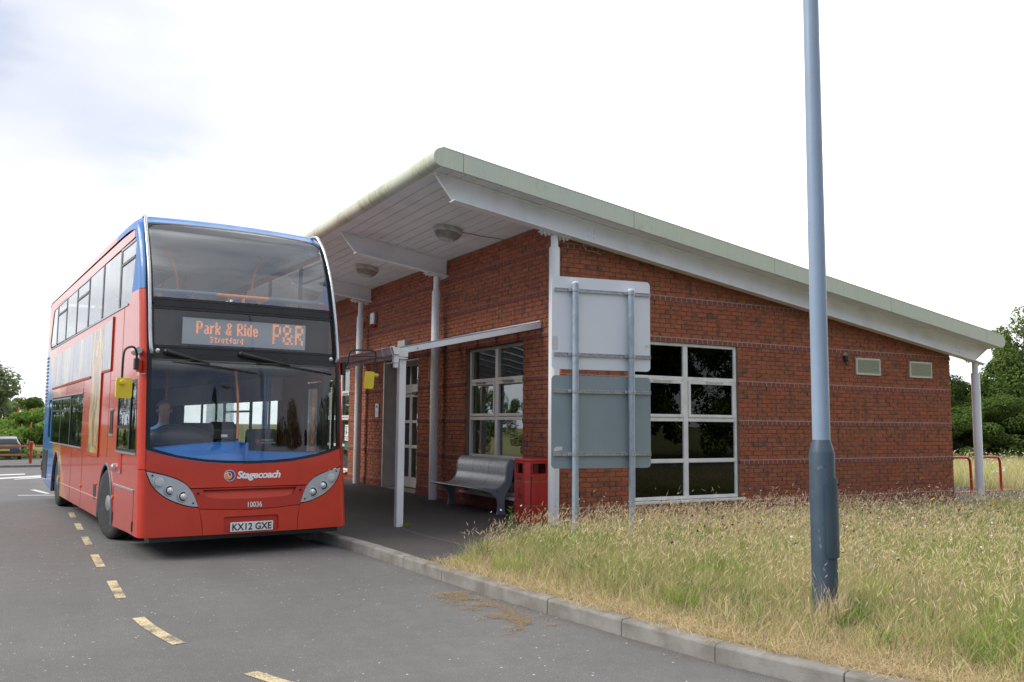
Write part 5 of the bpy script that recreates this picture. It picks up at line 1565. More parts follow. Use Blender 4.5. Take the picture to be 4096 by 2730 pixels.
pole('cab_rail', [(-.02, -1.30, 1.38), (.0, -1.2, 1.9), (-.02, -1.1, 2.3)], .016)
pole('saloon_pole', [(-.50, .6, .5), (-.50, .6, 1.5), (-.50, .6, 2.34)], .017)
pole('saloon_pole', [(.38, 1.2, .5), (.38, 1.2, 1.5), (.38, 1.2, 2.34)], .017, dash_blue)
pole('saloon_pole', [(.72, -.3, .4), (.72, -.3, 1.5), (.72, -.3, 2.34)], .017, dash_blue)
pole('saloon_pole', [(.45, -.9, .4), (.45, -.9, 1.5), (.45, -.9, 2.34)], .014, dash_blue)
MB().b(.30, .62, -1.0, -.55, .4, 1.50).build('luggage_panel', black_plastic, bus, bevel=.04, segs=2)
MB().lathe([(.032, 0), (.03, -.008)], n=16, axis='y').build('emergency_button', pm('button_red', (.5, .03, .01), (.5, .03, .01), .4), bus, loc=(.34, -1.012, 1.335))
def wt(t_, z_): obj('lettering', text_mesh(t_, .030, ink_white, lambda u, v, w: Vector((.385+u, -1.004-w, z_+v)), ext=.0005), bus)
wt('EMERGENCY', 1.345); wt('PULL TO OPEN', 1.31)
for r_ in range(5):
    for x in (-.92, -.48, .52, .95):
        if r_ == 0 and x > 0: continue
        st_ = obj('saloon_seat', sm_, bus, (x, 1.8+.85*r_, .95)); obj('cushion', sb_, st_, (0, 0, .02))
MB().b(-1.2, 1.2, 7.6, 7.65, .5, 2.35).build('rear_bulkhead', grey_pad, bus)
MB().b(-1.2, 1.2, -1.30, 7.6, 2.30, 2.34).build('lower_ceiling', ceil_m, bus)
MB().b(.98, 1.21, .6, 7.5, 1.93, 2.29).build('ceiling_cove', ceil_m, bus); MB().b(-1.21, -.98, .6, 7.5, 1.95, 2.29).build('ceiling_cove', ceil_m, bus)
MB().b(1.05, 1.13, -1.50, -1.42, 1.15, 2.25).build('door_engine_cover', black_plastic, bus)

# ================================================================== STREET FURNITURE
# --- two sign boards seen from the back, on two grey posts
SA = math.atan2(-.167, .986)
SO = Vector((-.95, -1.95, 0))
def sign_board(z0, z1, mat_, label, rails):
    r_ = empty('sign_board', SO, SA)
    MB().prism(rrect(-.375, 1.035, z0, z1, .055, 5), XZ, .072, .078).build('panel', mat_, r_)
    for zr in rails:
        mb = MB(); mb.b(-.345, 1.03, .052, .072, zr-.022, zr+.022); mb.b(-.345, 1.03, .046, .053, zr-.022, zr-.011); mb.b(-.345, 1.03, .046, .053, zr+.011, zr+.022)
        mb.build('rail', galv, r_)
        for px_ in (-.075, .72):
            MB().lathe([(.049, -.022), (.049, .022)], (px_, 0, zr), 24).build('post_clamp', galv, r_, smooth=True)
            MB().b(px_-.085, px_-.045, .018, .055, zr-.02, zr+.02).build('clamp_lug', galv, r_, bevel=.004)
    tag(r_, label, 'sign', 'road signs seen from behind on grey posts')
    return r_
s1 = sign_board(2.18, 3.374, sign_white, 'upper of the two sign boards seen from behind, white back', (3.20, 2.37))
s2 = sign_board(.925, 2.10, sign_grey, 'lower of the two sign boards seen from behind, slate grey back', (1.90, 1.105))
for P, pr_ in ((rrect(-.37, -.29, 2.42, 2.60, .01, 2), s1), (rrect(.96, 1.03, 2.49, 2.53, .01, 2), s1)): MB().prism(P, XZ, .0705, .0715).build('tape_mark', tape_m, pr_)
MB().prism([(-.335, 1.14), (-.225, 1.155), (-.225, 1.20), (-.31, 1.198), (-.34, 1.17)], XZ, .0695, .0715).build('sticker', sticker, s2)
for px_, zt, lab in ((-.075, 3.29, 'left of the two grey posts carrying the sign boards, by the white column'), (.72, 3.24, 'right of the two grey posts carrying the sign boards, in front of the gable window')):
    p0 = SO+Vector((math.cos(SA)*px_, math.sin(SA)*px_, 0))
    r_ = empty('sign_post', p0)
    MB().lathe([(.0415, -.05), (.0415, zt)], n=28).build('tube', steel_grey, r_, smooth=True)
    MB().lathe([(.0435, zt-.012), (.0435, zt+.006), (.03, zt+.014)], n=28).build('cap', sign_white, r_, smooth=True)
    tag(r_, lab, 'post', 'grey posts of the sign boards')

# --- lamp posts
lp_low = mk('lamp_post_dark'); g = G(lp_low); co = g.coord()
c = g.mix(g.rng(g.noise(co, 3, 5, .6), .4, .7), (.040, .068, .100), (.058, .088, .120))
c = g.mix(g.rng(g.noise(co, 10, 6, .75, stretch=(1, 1, .5)), .62, .70, 0, .7), c, (.30, .34, .37))
c = g.mix(g.rng(g.noise(co, 30, 3, .6), .60, .68, 0, .5), c, (.03, .045, .06))
g.out(c, .5, 0, g.bump(g.noise(co, 50, 4), .08, .01))
lp_up = pm('lamp_post_pale', (.27, .355, .46), (.235, .31, .41), .45, ns=1.6, bump=.03)
def lamp_post(loc, label, head=True, az=0):
    r_ = empty('lamp_post', loc, az)
    MB().lathe([(.098, -.05), (.098, 1.27), (.094, 1.29), (.070, 1.37), (.0685, 1.375)], n=40).build('base_tube', lp_low, r_, smooth=True)
    MB().lathe([(.0685, 1.372), (.064, 4.0), (.060, 6.0), (.055, 7.6)], n=40).build('shaft', lp_up, r_, smooth=True)
    a0, a1 = R(-131), R(-52); mb = MB(); n = 12; pts = []
    P = rrect(a0, a1, .47, 1.08, .05, 4)
    me_f = lambda u, v, w: ((.1005+w)*math.cos(u), (.1005+w)*math.sin(u), v)
    Q = []
    segs_ = 8
    for i in range(segs_+1):
        t = a0+(a1-a0)*i/segs_
        Q.append((t, .47 if 0 < i < segs_ else .50))
    for i in range(segs_, -1, -1):
        t = a0+(a1-a0)*i/segs_
        Q.append((t, 1.08 if 0 < i < segs_ else 1.04))
    bm = bmesh.new()
    for j in range(segs_):
        u0, u1 = a0+(a1-a0)*j/segs_, a0+(a1-a0)*(j+1)/segs_
        z0a, z0b = (.50 if j == 0 else .47), (.50 if j == segs_-1 else .47)
        z1a, z1b = (1.04 if j == 0 else 1.08), (1.04 if j == segs_-1 else 1.08)
        mb.add([me_f(u0, z0a, 0), me_f(u1, z0b, 0), me_f(u1, z1b, 0), me_f(u0, z1a, 0), me_f(u0, z0a, .014), me_f(u1, z0b, .014), me_f(u1, z1b, .014), me_f(u0, z1a, .014)],
               [(4, 5, 6, 7), (0, 1, 5, 4), (3, 7, 6, 2)]+([(0, 4, 7, 3)] if j == 0 else [])+([(1, 2, 6, 5)] if j == segs_-1 else []))
    mb.build('access_door', lp_low, r_)
    MB().lathe([(.009, 0), (.009, -.006)], n=10, axis='y').build('lock', black_trim, r_, loc=(.055, -.105, 1.03))
    if head:
        MB().tube(curve_pts([(0, 0, 7.5), (0, 0, 7.9), (.12, 0, 8.12), (.6, 0, 8.2)], 5), .035, 12).build('bracket_arm', lp_up, r_, smooth=True)
        MB().prism([(.5, 8.16), (.62, 8.27), (.95, 8.29), (1.2, 8.22), (1.18, 8.15), (.7, 8.11)], XZ, -.13, .13).build('lantern', light_plastic, r_, bevel=.03)
    tag(r_, label, 'lamp post')
    return r_
lpm = lamp_post((-1.612, -6.345, 0), 'tall blue grey lamp post standing in the meadow grass near the kerb')
lpm.rotation_euler = (0, R(.03), 0)
lamp_post((2.4, -21.5, -.12), 'distant lamp post behind the viewer, mirrored as a dark line in the windscreen', az=R(180))

# --- litter bin
bin_red = mk('litter_bin_red'); g = G(bin_red); co = g.coord()
c = g.mix(g.rng(g.noise(co, 4, 5, .6), .4, .7), (.62, .035, .028), (.54, .045, .038))
c = g.mix(g.rng(g.noise(co, 9, 6, .7), .60, .72, 0, .35), c, (.20, .02, .02))
g.out(c, .35, 0, g.bump(g.noise(co, 18, 3), .05, .01), .15)
bn = empty('litter_bin', (-.245, .435, 0), R(-2))
hx, hy, cf = .225, .235, .07
foot = [(-hx, -hy+cf), (-hx+cf, -hy), (hx-cf, -hy), (hx, -hy+cf), (hx, hy-cf), (hx-cf, hy), (-hx+cf, hy), (-hx, hy-cf)]
def ring(f, s_): return [(x*s_, y*s_) for x, y in f]
# body below the openings
MB().prism(foot, XY, .03, .70).build('body', bin_red, bn, bevel=.006)
mb = MB()
for (x0, y0), (x1, y1) in ((foot[0], foot[1]), (foot[2], foot[3]), (foot[4], foot[5]), (foot[6], foot[7])):
    cx_, cy_ = (x0+x1)/2, (y0+y1)/2
    mb = MB(); mb.add([(x0, y0, .70), (x1, y1, .70), (x1, y1, .915), (x0, y0, .915), (x0*.8, y0*.8, .70), (x1*.8, y1*.8, .70), (x1*.8, y1*.8, .915), (x0*.8, y0*.8, .915)],
           [(0, 1, 2, 3), (5, 4, 7, 6), (0, 4, 5, 1), (3, 2, 6, 7), (1, 5, 6, 2), (0, 3, 7, 4)]); mb.build('corner_panel', bin_red, bn)
def face_frame(p, q, zlo, zhi):
    (x0, y0), (x1, y1) = p, q
    fn = lambda u, v, w: (x0+(x1-x0)*u, y0+(y1-y0)*u, v) if w == 0 else ((x0+(x1-x0)*u)*.965, (y0+(y1-y0)*u)*.965, v)
    MB().prism([(0, .70), (1, .70), (1, .915), (0, .915)], fn, 0, 1, [[(.10, .735), (.90, .735), (.90, .885), (.10, .885)]]).build('opening_frame', bin_red, bn)
face_frame(foot[7], foot[0], 0, 0); face_frame(foot[1], foot[2], 0, 0); face_frame(foot[3], foot[4], 0, 0); face_frame(foot[5], foot[6], 0, 0)
MB().prism(ring(foot, .93), XY, .30, .705).build('liner', black_plastic, bn)
lid = [(x*1.035, y*1.035) for x, y in foot]
MB().prism(lid, XY, .915, .955).build('lid', bin_red, bn, bevel=.012, segs=2)
MB().prism(ring(foot, .985), XY, 0, .032).build('base', bin_red, bn)
for z0 in (.605, .245, .115): MB().prism(ring(foot, 1.006), XY, z0, z0+.018).build('band', gold, bn)
MB().b(-.006, .006, -hy-.0045, -hy+.002, .04, .90).build('door_gap', black_trim, bn, loc=(-hx+cf+.004, 0, 0))
for z0 in (.17, .69): MB().b(-hx+cf-.02, -hx+cf+.04, -hy-.016, -hy-.001, z0, z0+.02).build('hinge', bin_red, bn, bevel=.003)
obj('lettering', text_mesh('Litter', .075, gold, lambda u, v, w: Vector((-.115+u, -hy-.003-w, .640+v)), ext=.001), bn)
obj('lettering', text_mesh('Litter', .075, MATS['dark_print'] if 'dark_print' in MATS else pm('dark_print', (.22, .03, .02), (.28, .03, .02), .5), lambda u, v, w: Vector((-hx-.003-w, .10-u, .640+v)), ext=.001), bn)
mb = MB(); mb.lathe([(.014, 0), (.014, -.003)], (-hx-.0, .0, .50), 10, axis='x'); 
mb = MB()
mb.prism([(.035, .36), (.05, .36), (.02, .44), (.025, .475), (.0, .48), (-.012, .44), (-.01, .36), (.004, .36), (.008, .42)], lambda u, v, w: (-hx-.002-w, u, v), 0, .002); mb.build('person_symbol', MATS['dark_print'], bn)
MB().prism([(.045+.013*math.cos(2*PI*k/10)-.03, .50+.013*math.sin(2*PI*k/10)) for k in range(10)], lambda u, v, w: (-hx-.002-w, u, v), 0, .002).build('person_symbol', MATS['dark_print'], bn)
MB().prism([(-.03, .35), (-.075, .35), (-.08, .42), (-.028, .42)], lambda u, v, w: (-hx-.002-w, u, v), 0, .002).build('basket_symbol', MATS['dark_print'], bn)
tag(bn, 'red metal litter bin with gold bands standing against the wall by the corner column', 'litter bin')

# --- bench
steel_m = mk('bench_mesh_steel'); g = G(steel_m); co = g.coord()
v = g.n('ShaderNodeTexVoronoi', i_Scale=70); g.l(co, v.inputs['Vector'])
g.out(g.mix(g.rng(v.outputs['Distance'], .25, .45), (.20, .21, .22), (.60, .62, .64)), .36, .55, g.bump(v.outputs['Distance'], .3, .004))
bench_paint = pm('bench_side_paint', (.27, .30, .35), (.24, .26, .31), .45, .2, ns=4)
be = empty('bench', (0, 0, 0))
Y0, Y1 = 1.43, 3.30
prof = curve_pts([(-.600, .415, 0), (-.625, .432, 0), (-.61, .452, 0), (-.55, .452, 0), (-.45, .437, 0), (-.34, .433, 0), (-.24, .455, 0), (-.165, .52, 0), (-.125, .61, 0), (-.120, .70, 0), (-.110, .79, 0), (-.075, .865, 0), (-.02, .905, 0), (.0, .885, 0)], 5)
prof = [(p[0]-.03, p[1]) for p in prof]
def sheet(a, b, m_, nm, off=0):
    mb = MB(); k = len(prof)
    for y in (a, b): mb.v += [(p[0], y, p[1]+off) for p in prof]
    for y in (a, b): mb.v += [(p[0]+.004, y, p[1]-.006+off) for p in prof]
    for j in range(k-1):
        mb.f += [(j, j+1, k+j+1, k+j), (2*k+j, 3*k+j, 3*k+j+1, 2*k+j+1), (j, 2*k+j, 2*k+j+1, j+1), (k+j, k+j+1, 3*k+j+1, 3*k+j)]; mb.m += [0]*4
    mb.f += [(0, k, 3*k, 2*k), (k-1, 3*k-1, 4*k-1, 2*k-1)]; mb.m += [0, 0]
    return mb.build(nm, m_, be, smooth=True)
n3 = 3; w3 = (Y1-Y0-.06)/3
for k in range(3): sheet(Y0+.03+k*w3+(.02 if k else 0), Y0+.03+(k+1)*w3-(.02 if k < 2 else 0), steel_m, 'seat_panel')
for k in (1, 2): sheet(Y0+.03+k*w3-.0195, Y0+.03+k*w3+.0195, galv, 'seat_strip', .001)
for y in (Y0, Y1):
    top = [(p[0], p[1]-.004) for p in prof]
    under = [(-.0, .80), (-.03, .70), (-.04, .60), (-.055, .52), (-.10, .43), (-.155, .35), (-.185, .25), (-.187, .15), (-.175, .05), (-.160, .0), (-.335, .0), (-.315, .06), (-.305, .14), (-.315, .22), (-.36, .30), (-.44, .36), (-.54, .395), (-.62, .405)]
    MB().prism(top+[(p[0]-.03+.03, p[1]) for p in under], XZ, y-.012, y+.018).build('side_frame', bench_paint, be, bevel=.003)
    for bx, bz_ in ((-.585, .425), (-.33, .395)): MB().lathe([(.016, 0), (.013, -.010), (.004, -.014)], n=14, axis='y').build('bolt', chrome, be, loc=(bx, y-.013, bz_), smooth=True)
MB().tube([(-.645, Y0+.02, .432), (-.645, Y1, .432)], .016, 10).build('front_rail', galv, be, smooth=True)
tag(be, 'perforated steel bench with a curved back under the canopy window', 'bench')

# --- red cycle stands by the far corner
cs = empty('cycle_stand', (0, 0, 0))
for x0 in (10.15, 11.08, 12.22):
    P = [(x0, 1.28, .02), (x0, 1.28, .62), (x0+.03, 1.28, .74), (x0+.13, 1.28, .80), (x0+.72, 1.28, .80), (x0+.83, 1.28, .75), (x0+.87, 1.28, .63), (x0+.89, 1.28, .02)]
    MB().tube(curve_pts(P, 5), .030, 12).build('hoop', hoop_red, cs, smooth=True)
MB().b(9.9, 13.3, 1.235, 1.325, .0, .035).build('ground_rail', hoop_red, cs, bevel=.006)
tag(cs, 'red tubular cycle stand with hoops beyond the right end of the brick wall', 'cycle stand')

# --- small weed by the canopy post
def blades(pts, h, w, lean, cols, seg=3, curve=.35, lean_dir=None):
    """numpy grass: returns verts, faces, colours. pts (n,3)"""
    n = len(pts); ang_ = rng.uniform(0, 2*PI, n)
    ld = rng.uniform(0, 2*PI, n) if lean_dir is None else lean_dir+rng.normal(0, .9, n)
    side = np.stack([np.cos(ang_), np.sin(ang_), np.zeros(n)], 1)
    ldv = np.stack([np.cos(ld), np.sin(ld), np.zeros(n)], 1)
    ts = np.linspace(0, 1, seg+1)
    V = np.zeros((n, 2*seg+1, 3))
    for i, t in enumerate(ts):
        c_ = pts+np.array([0, 0, 1.])*(h*t*(1-.25*lean*t))[:, None]+ldv*(h*lean*(t**1.9))[:, None]
        ww = w*(1-t*.85)
        if i < seg: V[:, 2*i] = c_-side*ww[:, None]; V[:, 2*i+1] = c_+side*ww[:, None]
        else: V[:, 2*seg] = c_
    base = (np.arange(n)*(2*seg+1))[:, None]
    quads = np.concatenate([base+np.array([2*i, 2*i+1, 2*i+3, 2*i+2])[None] for i in range(seg-1)], 0) if seg > 1 else np.zeros((0, 4), int)
    tris = base+np.array([2*seg-2, 2*seg-1, 2*seg])[None]
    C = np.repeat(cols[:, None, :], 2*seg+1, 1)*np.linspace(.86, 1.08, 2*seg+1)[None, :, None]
    tips = V[:, 2*seg]; 
    return V.reshape(-1, 3), quads, tris, C.reshape(-1, 3), tips, ldv
def np_mesh(name, parts, mat_):
    vs_, loops, starts, totals, cols = [], [], [], [], []
    off = 0; ls = 0
    for V, Q, T, C in parts:
        vs_.append(V); cols.append(C)
        for A, k in ((Q, 4), (T, 3)):
            if len(A):
                loops.append((A+off).ravel()); starts.append(ls+np.arange(len(A))*k); totals.append(np.full(len(A), k)); ls += len(A)*k
        off += len(V)
    V = np.concatenate(vs_); Lp = np.concatenate(loops); S_ = np.concatenate(starts); C = np.concatenate(cols)
    me = bpy.data.meshes.new(name)
    me.vertices.add(len(V)); me.vertices.foreach_set('co', V.astype(np.float32).ravel())
    me.loops.add(len(Lp)); me.loops.foreach_set('vertex_index', Lp.astype(np.int32))
    me.polygons.add(len(S_)); me.polygons.foreach_set('loop_start', S_.astype(np.int32))
    try: me.polygons.foreach_set('loop_total', np.concatenate(totals).astype(np.int32))
    except Exception: pass
    at = me.color_attributes.new('tint', 'FLOAT_COLOR', 'POINT')
    at.data.foreach_set('color', np.concatenate([C, np.ones((len(C), 1))], 1).astype(np.float32).ravel())
    me.materials.append(mat_)
    me.update(calc_edges=True); me.validate()
    return me
def value_noise(x, y, sc, seed):
    r2 = np.random.default_rng(seed); T_ = r2.random((64, 64))
    u, v = x/sc, y/sc; iu, iv = np.floor(u).astype(int), np.floor(v).astype(int); fu, fv = u-iu, v-iv
    fu = fu*fu*(3-2*fu); fv = fv*fv*(3-2*fv)
    g4 = lambda a, b: T_[a % 64, b % 64]
    return (g4(iu, iv)*(1-fu)+g4(iu+1, iv)*fu)*(1-fv)+(g4(iu, iv+1)*(1-fu)+g4(iu+1, iv+1)*fu)*fv
def inside(px_, py_, poly):
    res = np.zeros(len(px_), bool); n = len(poly); j = n-1
    for i in range(n):
        xi, yi = poly[i]; xj, yj = poly[j]
        c_ = ((yi > py_) != (yj > py_)) & (px_ < (xj-xi)*(py_-yi)/(yj-yi+1e-12)+xi)
        res ^= c_; j = i
    return res
kin = np.array([(p.x, p.y) for p in KI])
def kerb_dist(x, y):
    d = np.full(len(x), 1e9)
    for i in range(len(kin)-1):
        a, b = kin[i], kin[i+1]
        ab = b-a; t = np.clip(((x-a[0])*ab[0]+(y-a[1])*ab[1])/(ab@ab), 0, 1)
        d = np.minimum(d, np.hypot(x-a[0]-ab[0]*t, y-a[1]-ab[1]*t))
    return d
edgeB = np.array(GB[:15])
def path_dist(x, y):
    d = np.full(len(x), 1e9)
    for i in range(len(edgeB)-1):
        a, b = edgeB[i], edgeB[i+1]; ab = b-a; t = np.clip(((x-a[0])*ab[0]+(y-a[1])*ab[1])/(ab@ab), 0, 1)
        d = np.minimum(d, np.hypot(x-a[0]-ab[0]*t, y-a[1]-ab[1]*t))
    return d
field = [tuple(p) for p in mpoly]
cpx, cpy = CAM_P.x, CAM_P.y
STRAW = np.array([.80, .66, .41]); STRAW2 = np.array([.62, .50, .29]); GREEN = np.array([.27, .38, .075]); GREEN2 = np.array([.48, .55, .17])
def sample(n, x0, x1, y0, y1):
    x = rng.uniform(x0, x1, n); y = rng.uniform(y0, y1, n)
    m = inside(x, y, field)
    # keep what could be seen (the camera, or one a step to either side)
    dx, dy = x-cpx, y-cpy
    f_ = dx*math.sin(_yaw)+dy*math.cos(_yaw); s_ = dx*math.cos(_yaw)-dy*math.sin(_yaw)
    m &= (f_ > 0) & (np.abs(s_) < f_*.62+2.0)
    return x[m], y[m]
def clump(x, y, cell, pull):
    ix, iy = np.floor(x/cell).astype(int), np.floor(y/cell).astype(int)
    r1 = np.random.default_rng(5).random((97, 97, 2))
    c_ = r1[ix % 97, iy % 97]
    cx_ = (ix+.15+.7*c_[:, 0])*cell; cy_ = (iy+.15+.7*c_[:, 1])*cell
    p_ = pull*(.4+.6*c_[:, 1])
    return x+(cx_-x)*p_, y+(cy_-y)*p_
parts = []; seeds = []
def make_layer(x, y, kind):
    global parts
    if kind != 'short': x, y = clump(x, y, .17 if kind == 'leaf' else .26, .72 if kind == 'leaf' else .5)
    n = len(x); kd = kerb_dist(x, y)
    gn = value_noise(x, y, 1.3, 3)*.6+value_noise(x, y, .45, 4)*.4
    right = np.clip((x+1.2)/3.5, 0, 1)*np.clip((-y-3)/3, 0, 1)
    green = np.clip((gn-.50+.10*right)*5, 0, 1)
    green *= np.clip((kd-.25)/.5, 0, 1)
    mown = np.clip(1-(kd-.15)/(.75+.65*np.clip((-y-4.6)/1.2, 0, 1)), 0, 1)
    mown = np.maximum(mown, np.clip(1.25-np.hypot(x+1.85, y+6.75)/.55, 0, 1))
    pd = path_dist(x, y)
    if kind == 'short':
        h = rng.uniform(.05, .13, n)*(1+1.2*(1-mown)); w = rng.uniform(.0012, .0028, n); lean = rng.uniform(.5, 1.3, n)
        isg = rng.random(n) < green*.85+.05*(1-mown)
    elif kind == 'leaf':
        h = rng.uniform(.09, .32, n)*(.70+.6*gn); w = rng.uniform(.0016, .0036, n); lean = rng.uniform(.3, 1.0, n)
        keep = rng.random(n) < (1-mown*.94)
        x, y, h, w, lean, green, gn, mown = [a[keep] for a in (x, y, h, w, lean, green, gn, mown)]; n = len(x)
        isg = rng.random(n) < green*.5+.50
    else:
        h = rng.uniform(.24, .52, n)*(.78+.40*gn)*np.where(pd < .9, .75, 1)*np.where(rng.random(n) < .03, 1.35, 1); w = rng.uniform(.0007, .0012, n); lean = rng.uniform(.08, .45, n)
        keep = rng.random(n) < (1-mown*.985)
        x, y, h, w, lean, green, gn, mown, pd = [a[keep] for a in (x, y, h, w, lean, green, gn, mown, pd)]; n = len(x)
        isg = rng.random(n) < .16+.25*green
    t = rng.random(n)[:, None]; b = rng.uniform(.50, 1.2, n)[:, None]
    cols = np.where(isg[:, None], GREEN*(1-t)+GREEN2*t, STRAW2*(1-t)+STRAW*t)*b
    pts = np.stack([x, y, np.full(n, -.012)], 1)
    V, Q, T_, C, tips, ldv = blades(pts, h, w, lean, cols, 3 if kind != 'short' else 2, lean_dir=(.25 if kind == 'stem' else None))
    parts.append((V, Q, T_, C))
    if kind == 'stem':
        # seed heads: slim spindles hanging on in the lean direction
        m = rng.random(n) < .72
        tp = tips[m]; ld = ldv[m]; k = len(tp)
        L_ = rng.uniform(.05, .11, k); wd = rng.uniform(.0017, .0031, k)
        droop = rng.uniform(.05, .75, k)
        ax = ld*(.35+.8*droop)[:, None]+np.array([0, 0, 1.])*(1.0-.95*droop)[:, None]
        ax /= np.linalg.norm(ax, axis=1)[:, None]
        s1_ = np.cross(ax, np.array([0, 0, 1.])+ld*.3); s1_ /= np.linalg.norm(s1_, axis=1)[:, None]+1e-9
        s2_ = np.cross(ax, s1_)
        V2 = np.zeros((k, 6, 3))
        V2[:, 0] = tp; mid = tp+ax*(L_*.45)[:, None]
        V2[:, 1] = mid+s1_*wd[:, None]; V2[:, 2] = mid+s2_*wd[:, None]; V2[:, 3] = mid-s1_*wd[:, None]; V2[:, 4] = mid-s2_*wd[:, None]
        V2[:, 5] = tp+ax*L_[:, None]
        bs = (np.arange(k)*6)[:, None]
        T2 = np.concatenate([bs+np.array(a)[None] for a in ((0, 1, 2), (0, 2, 3), (0, 3, 4), (0, 4, 1), (5, 2, 1), (5, 3, 2), (5, 4, 3), (5, 1, 4))], 0)
        cc = (np.array([.88, .72, .47])*rng.uniform(.7, 1.12, k)[:, None])
        C2 = np.repeat(cc[:, None, :], 6, 1).reshape(-1, 3)
        parts.append((V2.reshape(-1, 3), np.zeros((0, 4), int), T2, C2))
def matted():
    # bleached, flattened straw along the kerb, spilling onto the stones
    n = 42000; i_ = rng.integers(3, len(KS)-8, n); t = rng.random(n)[:, None]
    P = kin[i_]*(1-t)+kin[np.minimum(i_+1, len(kin)-1)]*t
    nn = np.array([tuple(knorm(i)) for i in range(len(KS))])[i_]
    dd = np.abs(rng.normal(0, .30, n))-.105
    edge_ = value_noise(P[:, 0]*4, P[:, 1]*4, 1.0, 31)
    dd = np.where(dd < 0, dd*edge_*2, dd)
    P = P+nn*dd[:, None]
    m = (P[:, 1] < -2.45) & (P[:, 0] < 2.5); P = P[m]; dd = dd[m]; n = len(P)
    cols = (STRAW*np.array([1.02, .98, .92]))*rng.uniform(.62, 1.12, n)[:, None]
    V, Q, T_, C, _, _ = blades(np.stack([P[:, 0], P[:, 1], np.full(n, .0)], 1), rng.uniform(.05, .16, n), rng.uniform(.001, .0022, n), rng.uniform(1.2, 3.2, n), cols, 2, lean_dir=None)
    V[:, 2] = np.clip(V[:, 2], .004, None)+rng.uniform(0, .012, n).repeat(5)
    parts.append((V, Q, T_, C))
# near zone, middle zone, far zone
x, y = sample(150000, -3.4, 3.5, -11, -.8); make_layer(x, y, 'short')
x, y = sample(170000, -3.4, 3.5, -11, -.8); make_layer(x, y, 'leaf')
x, y = sample(34000, -3.4, 3.5, -11, -.8); make_layer(x, y, 'stem')
matted()
x, y = sample(80000, 3.5, 14, -12, 0); make_layer(x, y, 'leaf')
x, y = sample(22000, 3.5, 14, -12, 0); make_layer(x, y, 'stem')
x, y = sample(40000, 14, 40, -14, .4); make_layer(x, y, 'stem')
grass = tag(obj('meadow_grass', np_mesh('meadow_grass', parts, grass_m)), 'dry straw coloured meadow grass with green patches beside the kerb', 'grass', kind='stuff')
# far field behind the right end of the building
parts = []
def far_sample(n, x0, x1, y0, y1):
    x = rng.uniform(x0, x1, n); y = rng.uniform(y0, y1, n); return x, y
field_backup = field
x, y = far_sample(60000, 13.5, 42, .6, 17); 
n = len(x); h = rng.uniform(.22, .55, n); w = rng.uniform(.004, .009, n); t = rng.random(n)[:, None]
isg = rng.random(n) < .38
cols = np.where(isg[:, None], GREEN*(1-t)+GREEN2*t, STRAW2*(1-t)+STRAW*t)*rng.uniform(.8, 1.15, n)[:, None]
V, Q, T_, C, tips, ldv = blades(np.stack([x, y, np.full(n, -.02)], 1), h, w, rng.uniform(.1, .6, n), cols, 2); parts.append((V, Q, T_, C))
x, y = far_sample(9000, 9.6, 14, 3.8, 16); n = len(x)
V, Q, T_, C, tips, ldv = blades(np.stack([x, y, np.full(n, -.02)], 1), rng.uniform(.2, .5, n), rng.uniform(.003, .006, n), rng.uniform(.1, .6, n), STRAW*rng.uniform(.7, 1.1, n)[:, None], 2); parts.append((V, Q, T_, C))
tag(obj('field_grass', np_mesh('field_grass', parts, grass_m)), 'pale grass field beyond the cycle stands in front of the hedge trees', 'grass', kind='stuff')
# flowers
parts = []
def flowers(n, x0, x1, y0, y1, cols, size, hr, seed=None, flat=False, poly=True, clump=None):
    x = rng.uniform(x0, x1, n); y = rng.uniform(y0, y1, n)
    if poly:
        m = inside(x, y, field) & (kerb_dist(x, y) > .8); x, y = x[m], y[m]
    if clump is not None:
        m = value_noise(x, y, 1.1, clump) > .52; x, y = x[m], y[m]
    n = len(x); z = rng.uniform(hr[0], hr[1], n); s_ = rng.uniform(size*.6, size*1.2, n)
    K = 6; V = np.zeros((n, K+1, 3)); V[:, K] = np.stack([x, y, z+s_*.5], 1)
    tx, ty = rng.normal(0, .5, n), rng.normal(-.4, .5, n)
    for k in range(K):
        a = 2*PI*k/K; V[:, k] = np.stack([x+s_*np.cos(a), y+s_*np.sin(a), z+s_*(np.cos(a)*tx+np.sin(a)*ty)*.8], 1)
    bs = (np.arange(n)*(K+1))[:, None]
    T2 = np.concatenate([bs+np.array((k, (k+1) % K, K))[None] for k in range(K)], 0)
    c_ = np.array(cols)[rng.integers(0, len(cols), n)]*rng.uniform(.8, 1.1, n)[:, None]
    parts.append((V.reshape(-1, 3), np.zeros((0, 4), int), T2, np.repeat(c_[:, None, :], K+1, 1).reshape(-1, 3)))
    # stalks
    st_ = blades(np.stack([x, y, np.full(n, 0.)], 1), z, np.full(n, .0012), np.zeros(n)+.001, np.tile(np.array([.10, .15, .04]), (n, 1)), 2)
    parts.append((st_[0], st_[1], st_[2], st_[3]))
PURP = [(.30, .06, .28), (.38, .10, .34), (.10, .03, .05), (.13, .04, .05)]
flowers(1500, -.8, 5.5, -8.5, -1.6, PURP, .012, (.30, .50), clump=21)
flowers(420, -1.4, 6, -9.5, -1.8, PURP, .012, (.30, .50))
flowers(260, -3, 3.5, -8, -1.4, [(.85, .85, .82), (.78, .78, .74)], .012, (.34, .56))
flowers(420, 1, 12, -8, -.8, [(.78, .78, .74), (.70, .70, .62)], .015, (.38, .55))
flowers(14, -1, 5, -7, -1.5, [(.70, .50, .04)], .022, (.4, .6))
flowers(1100, 13.6, 36, 1.0, 14, [(.72, .72, .66), (.62, .62, .52), (.72, .72, .66), (.6, .5, .12)], .035, (.40, .62), poly=False)
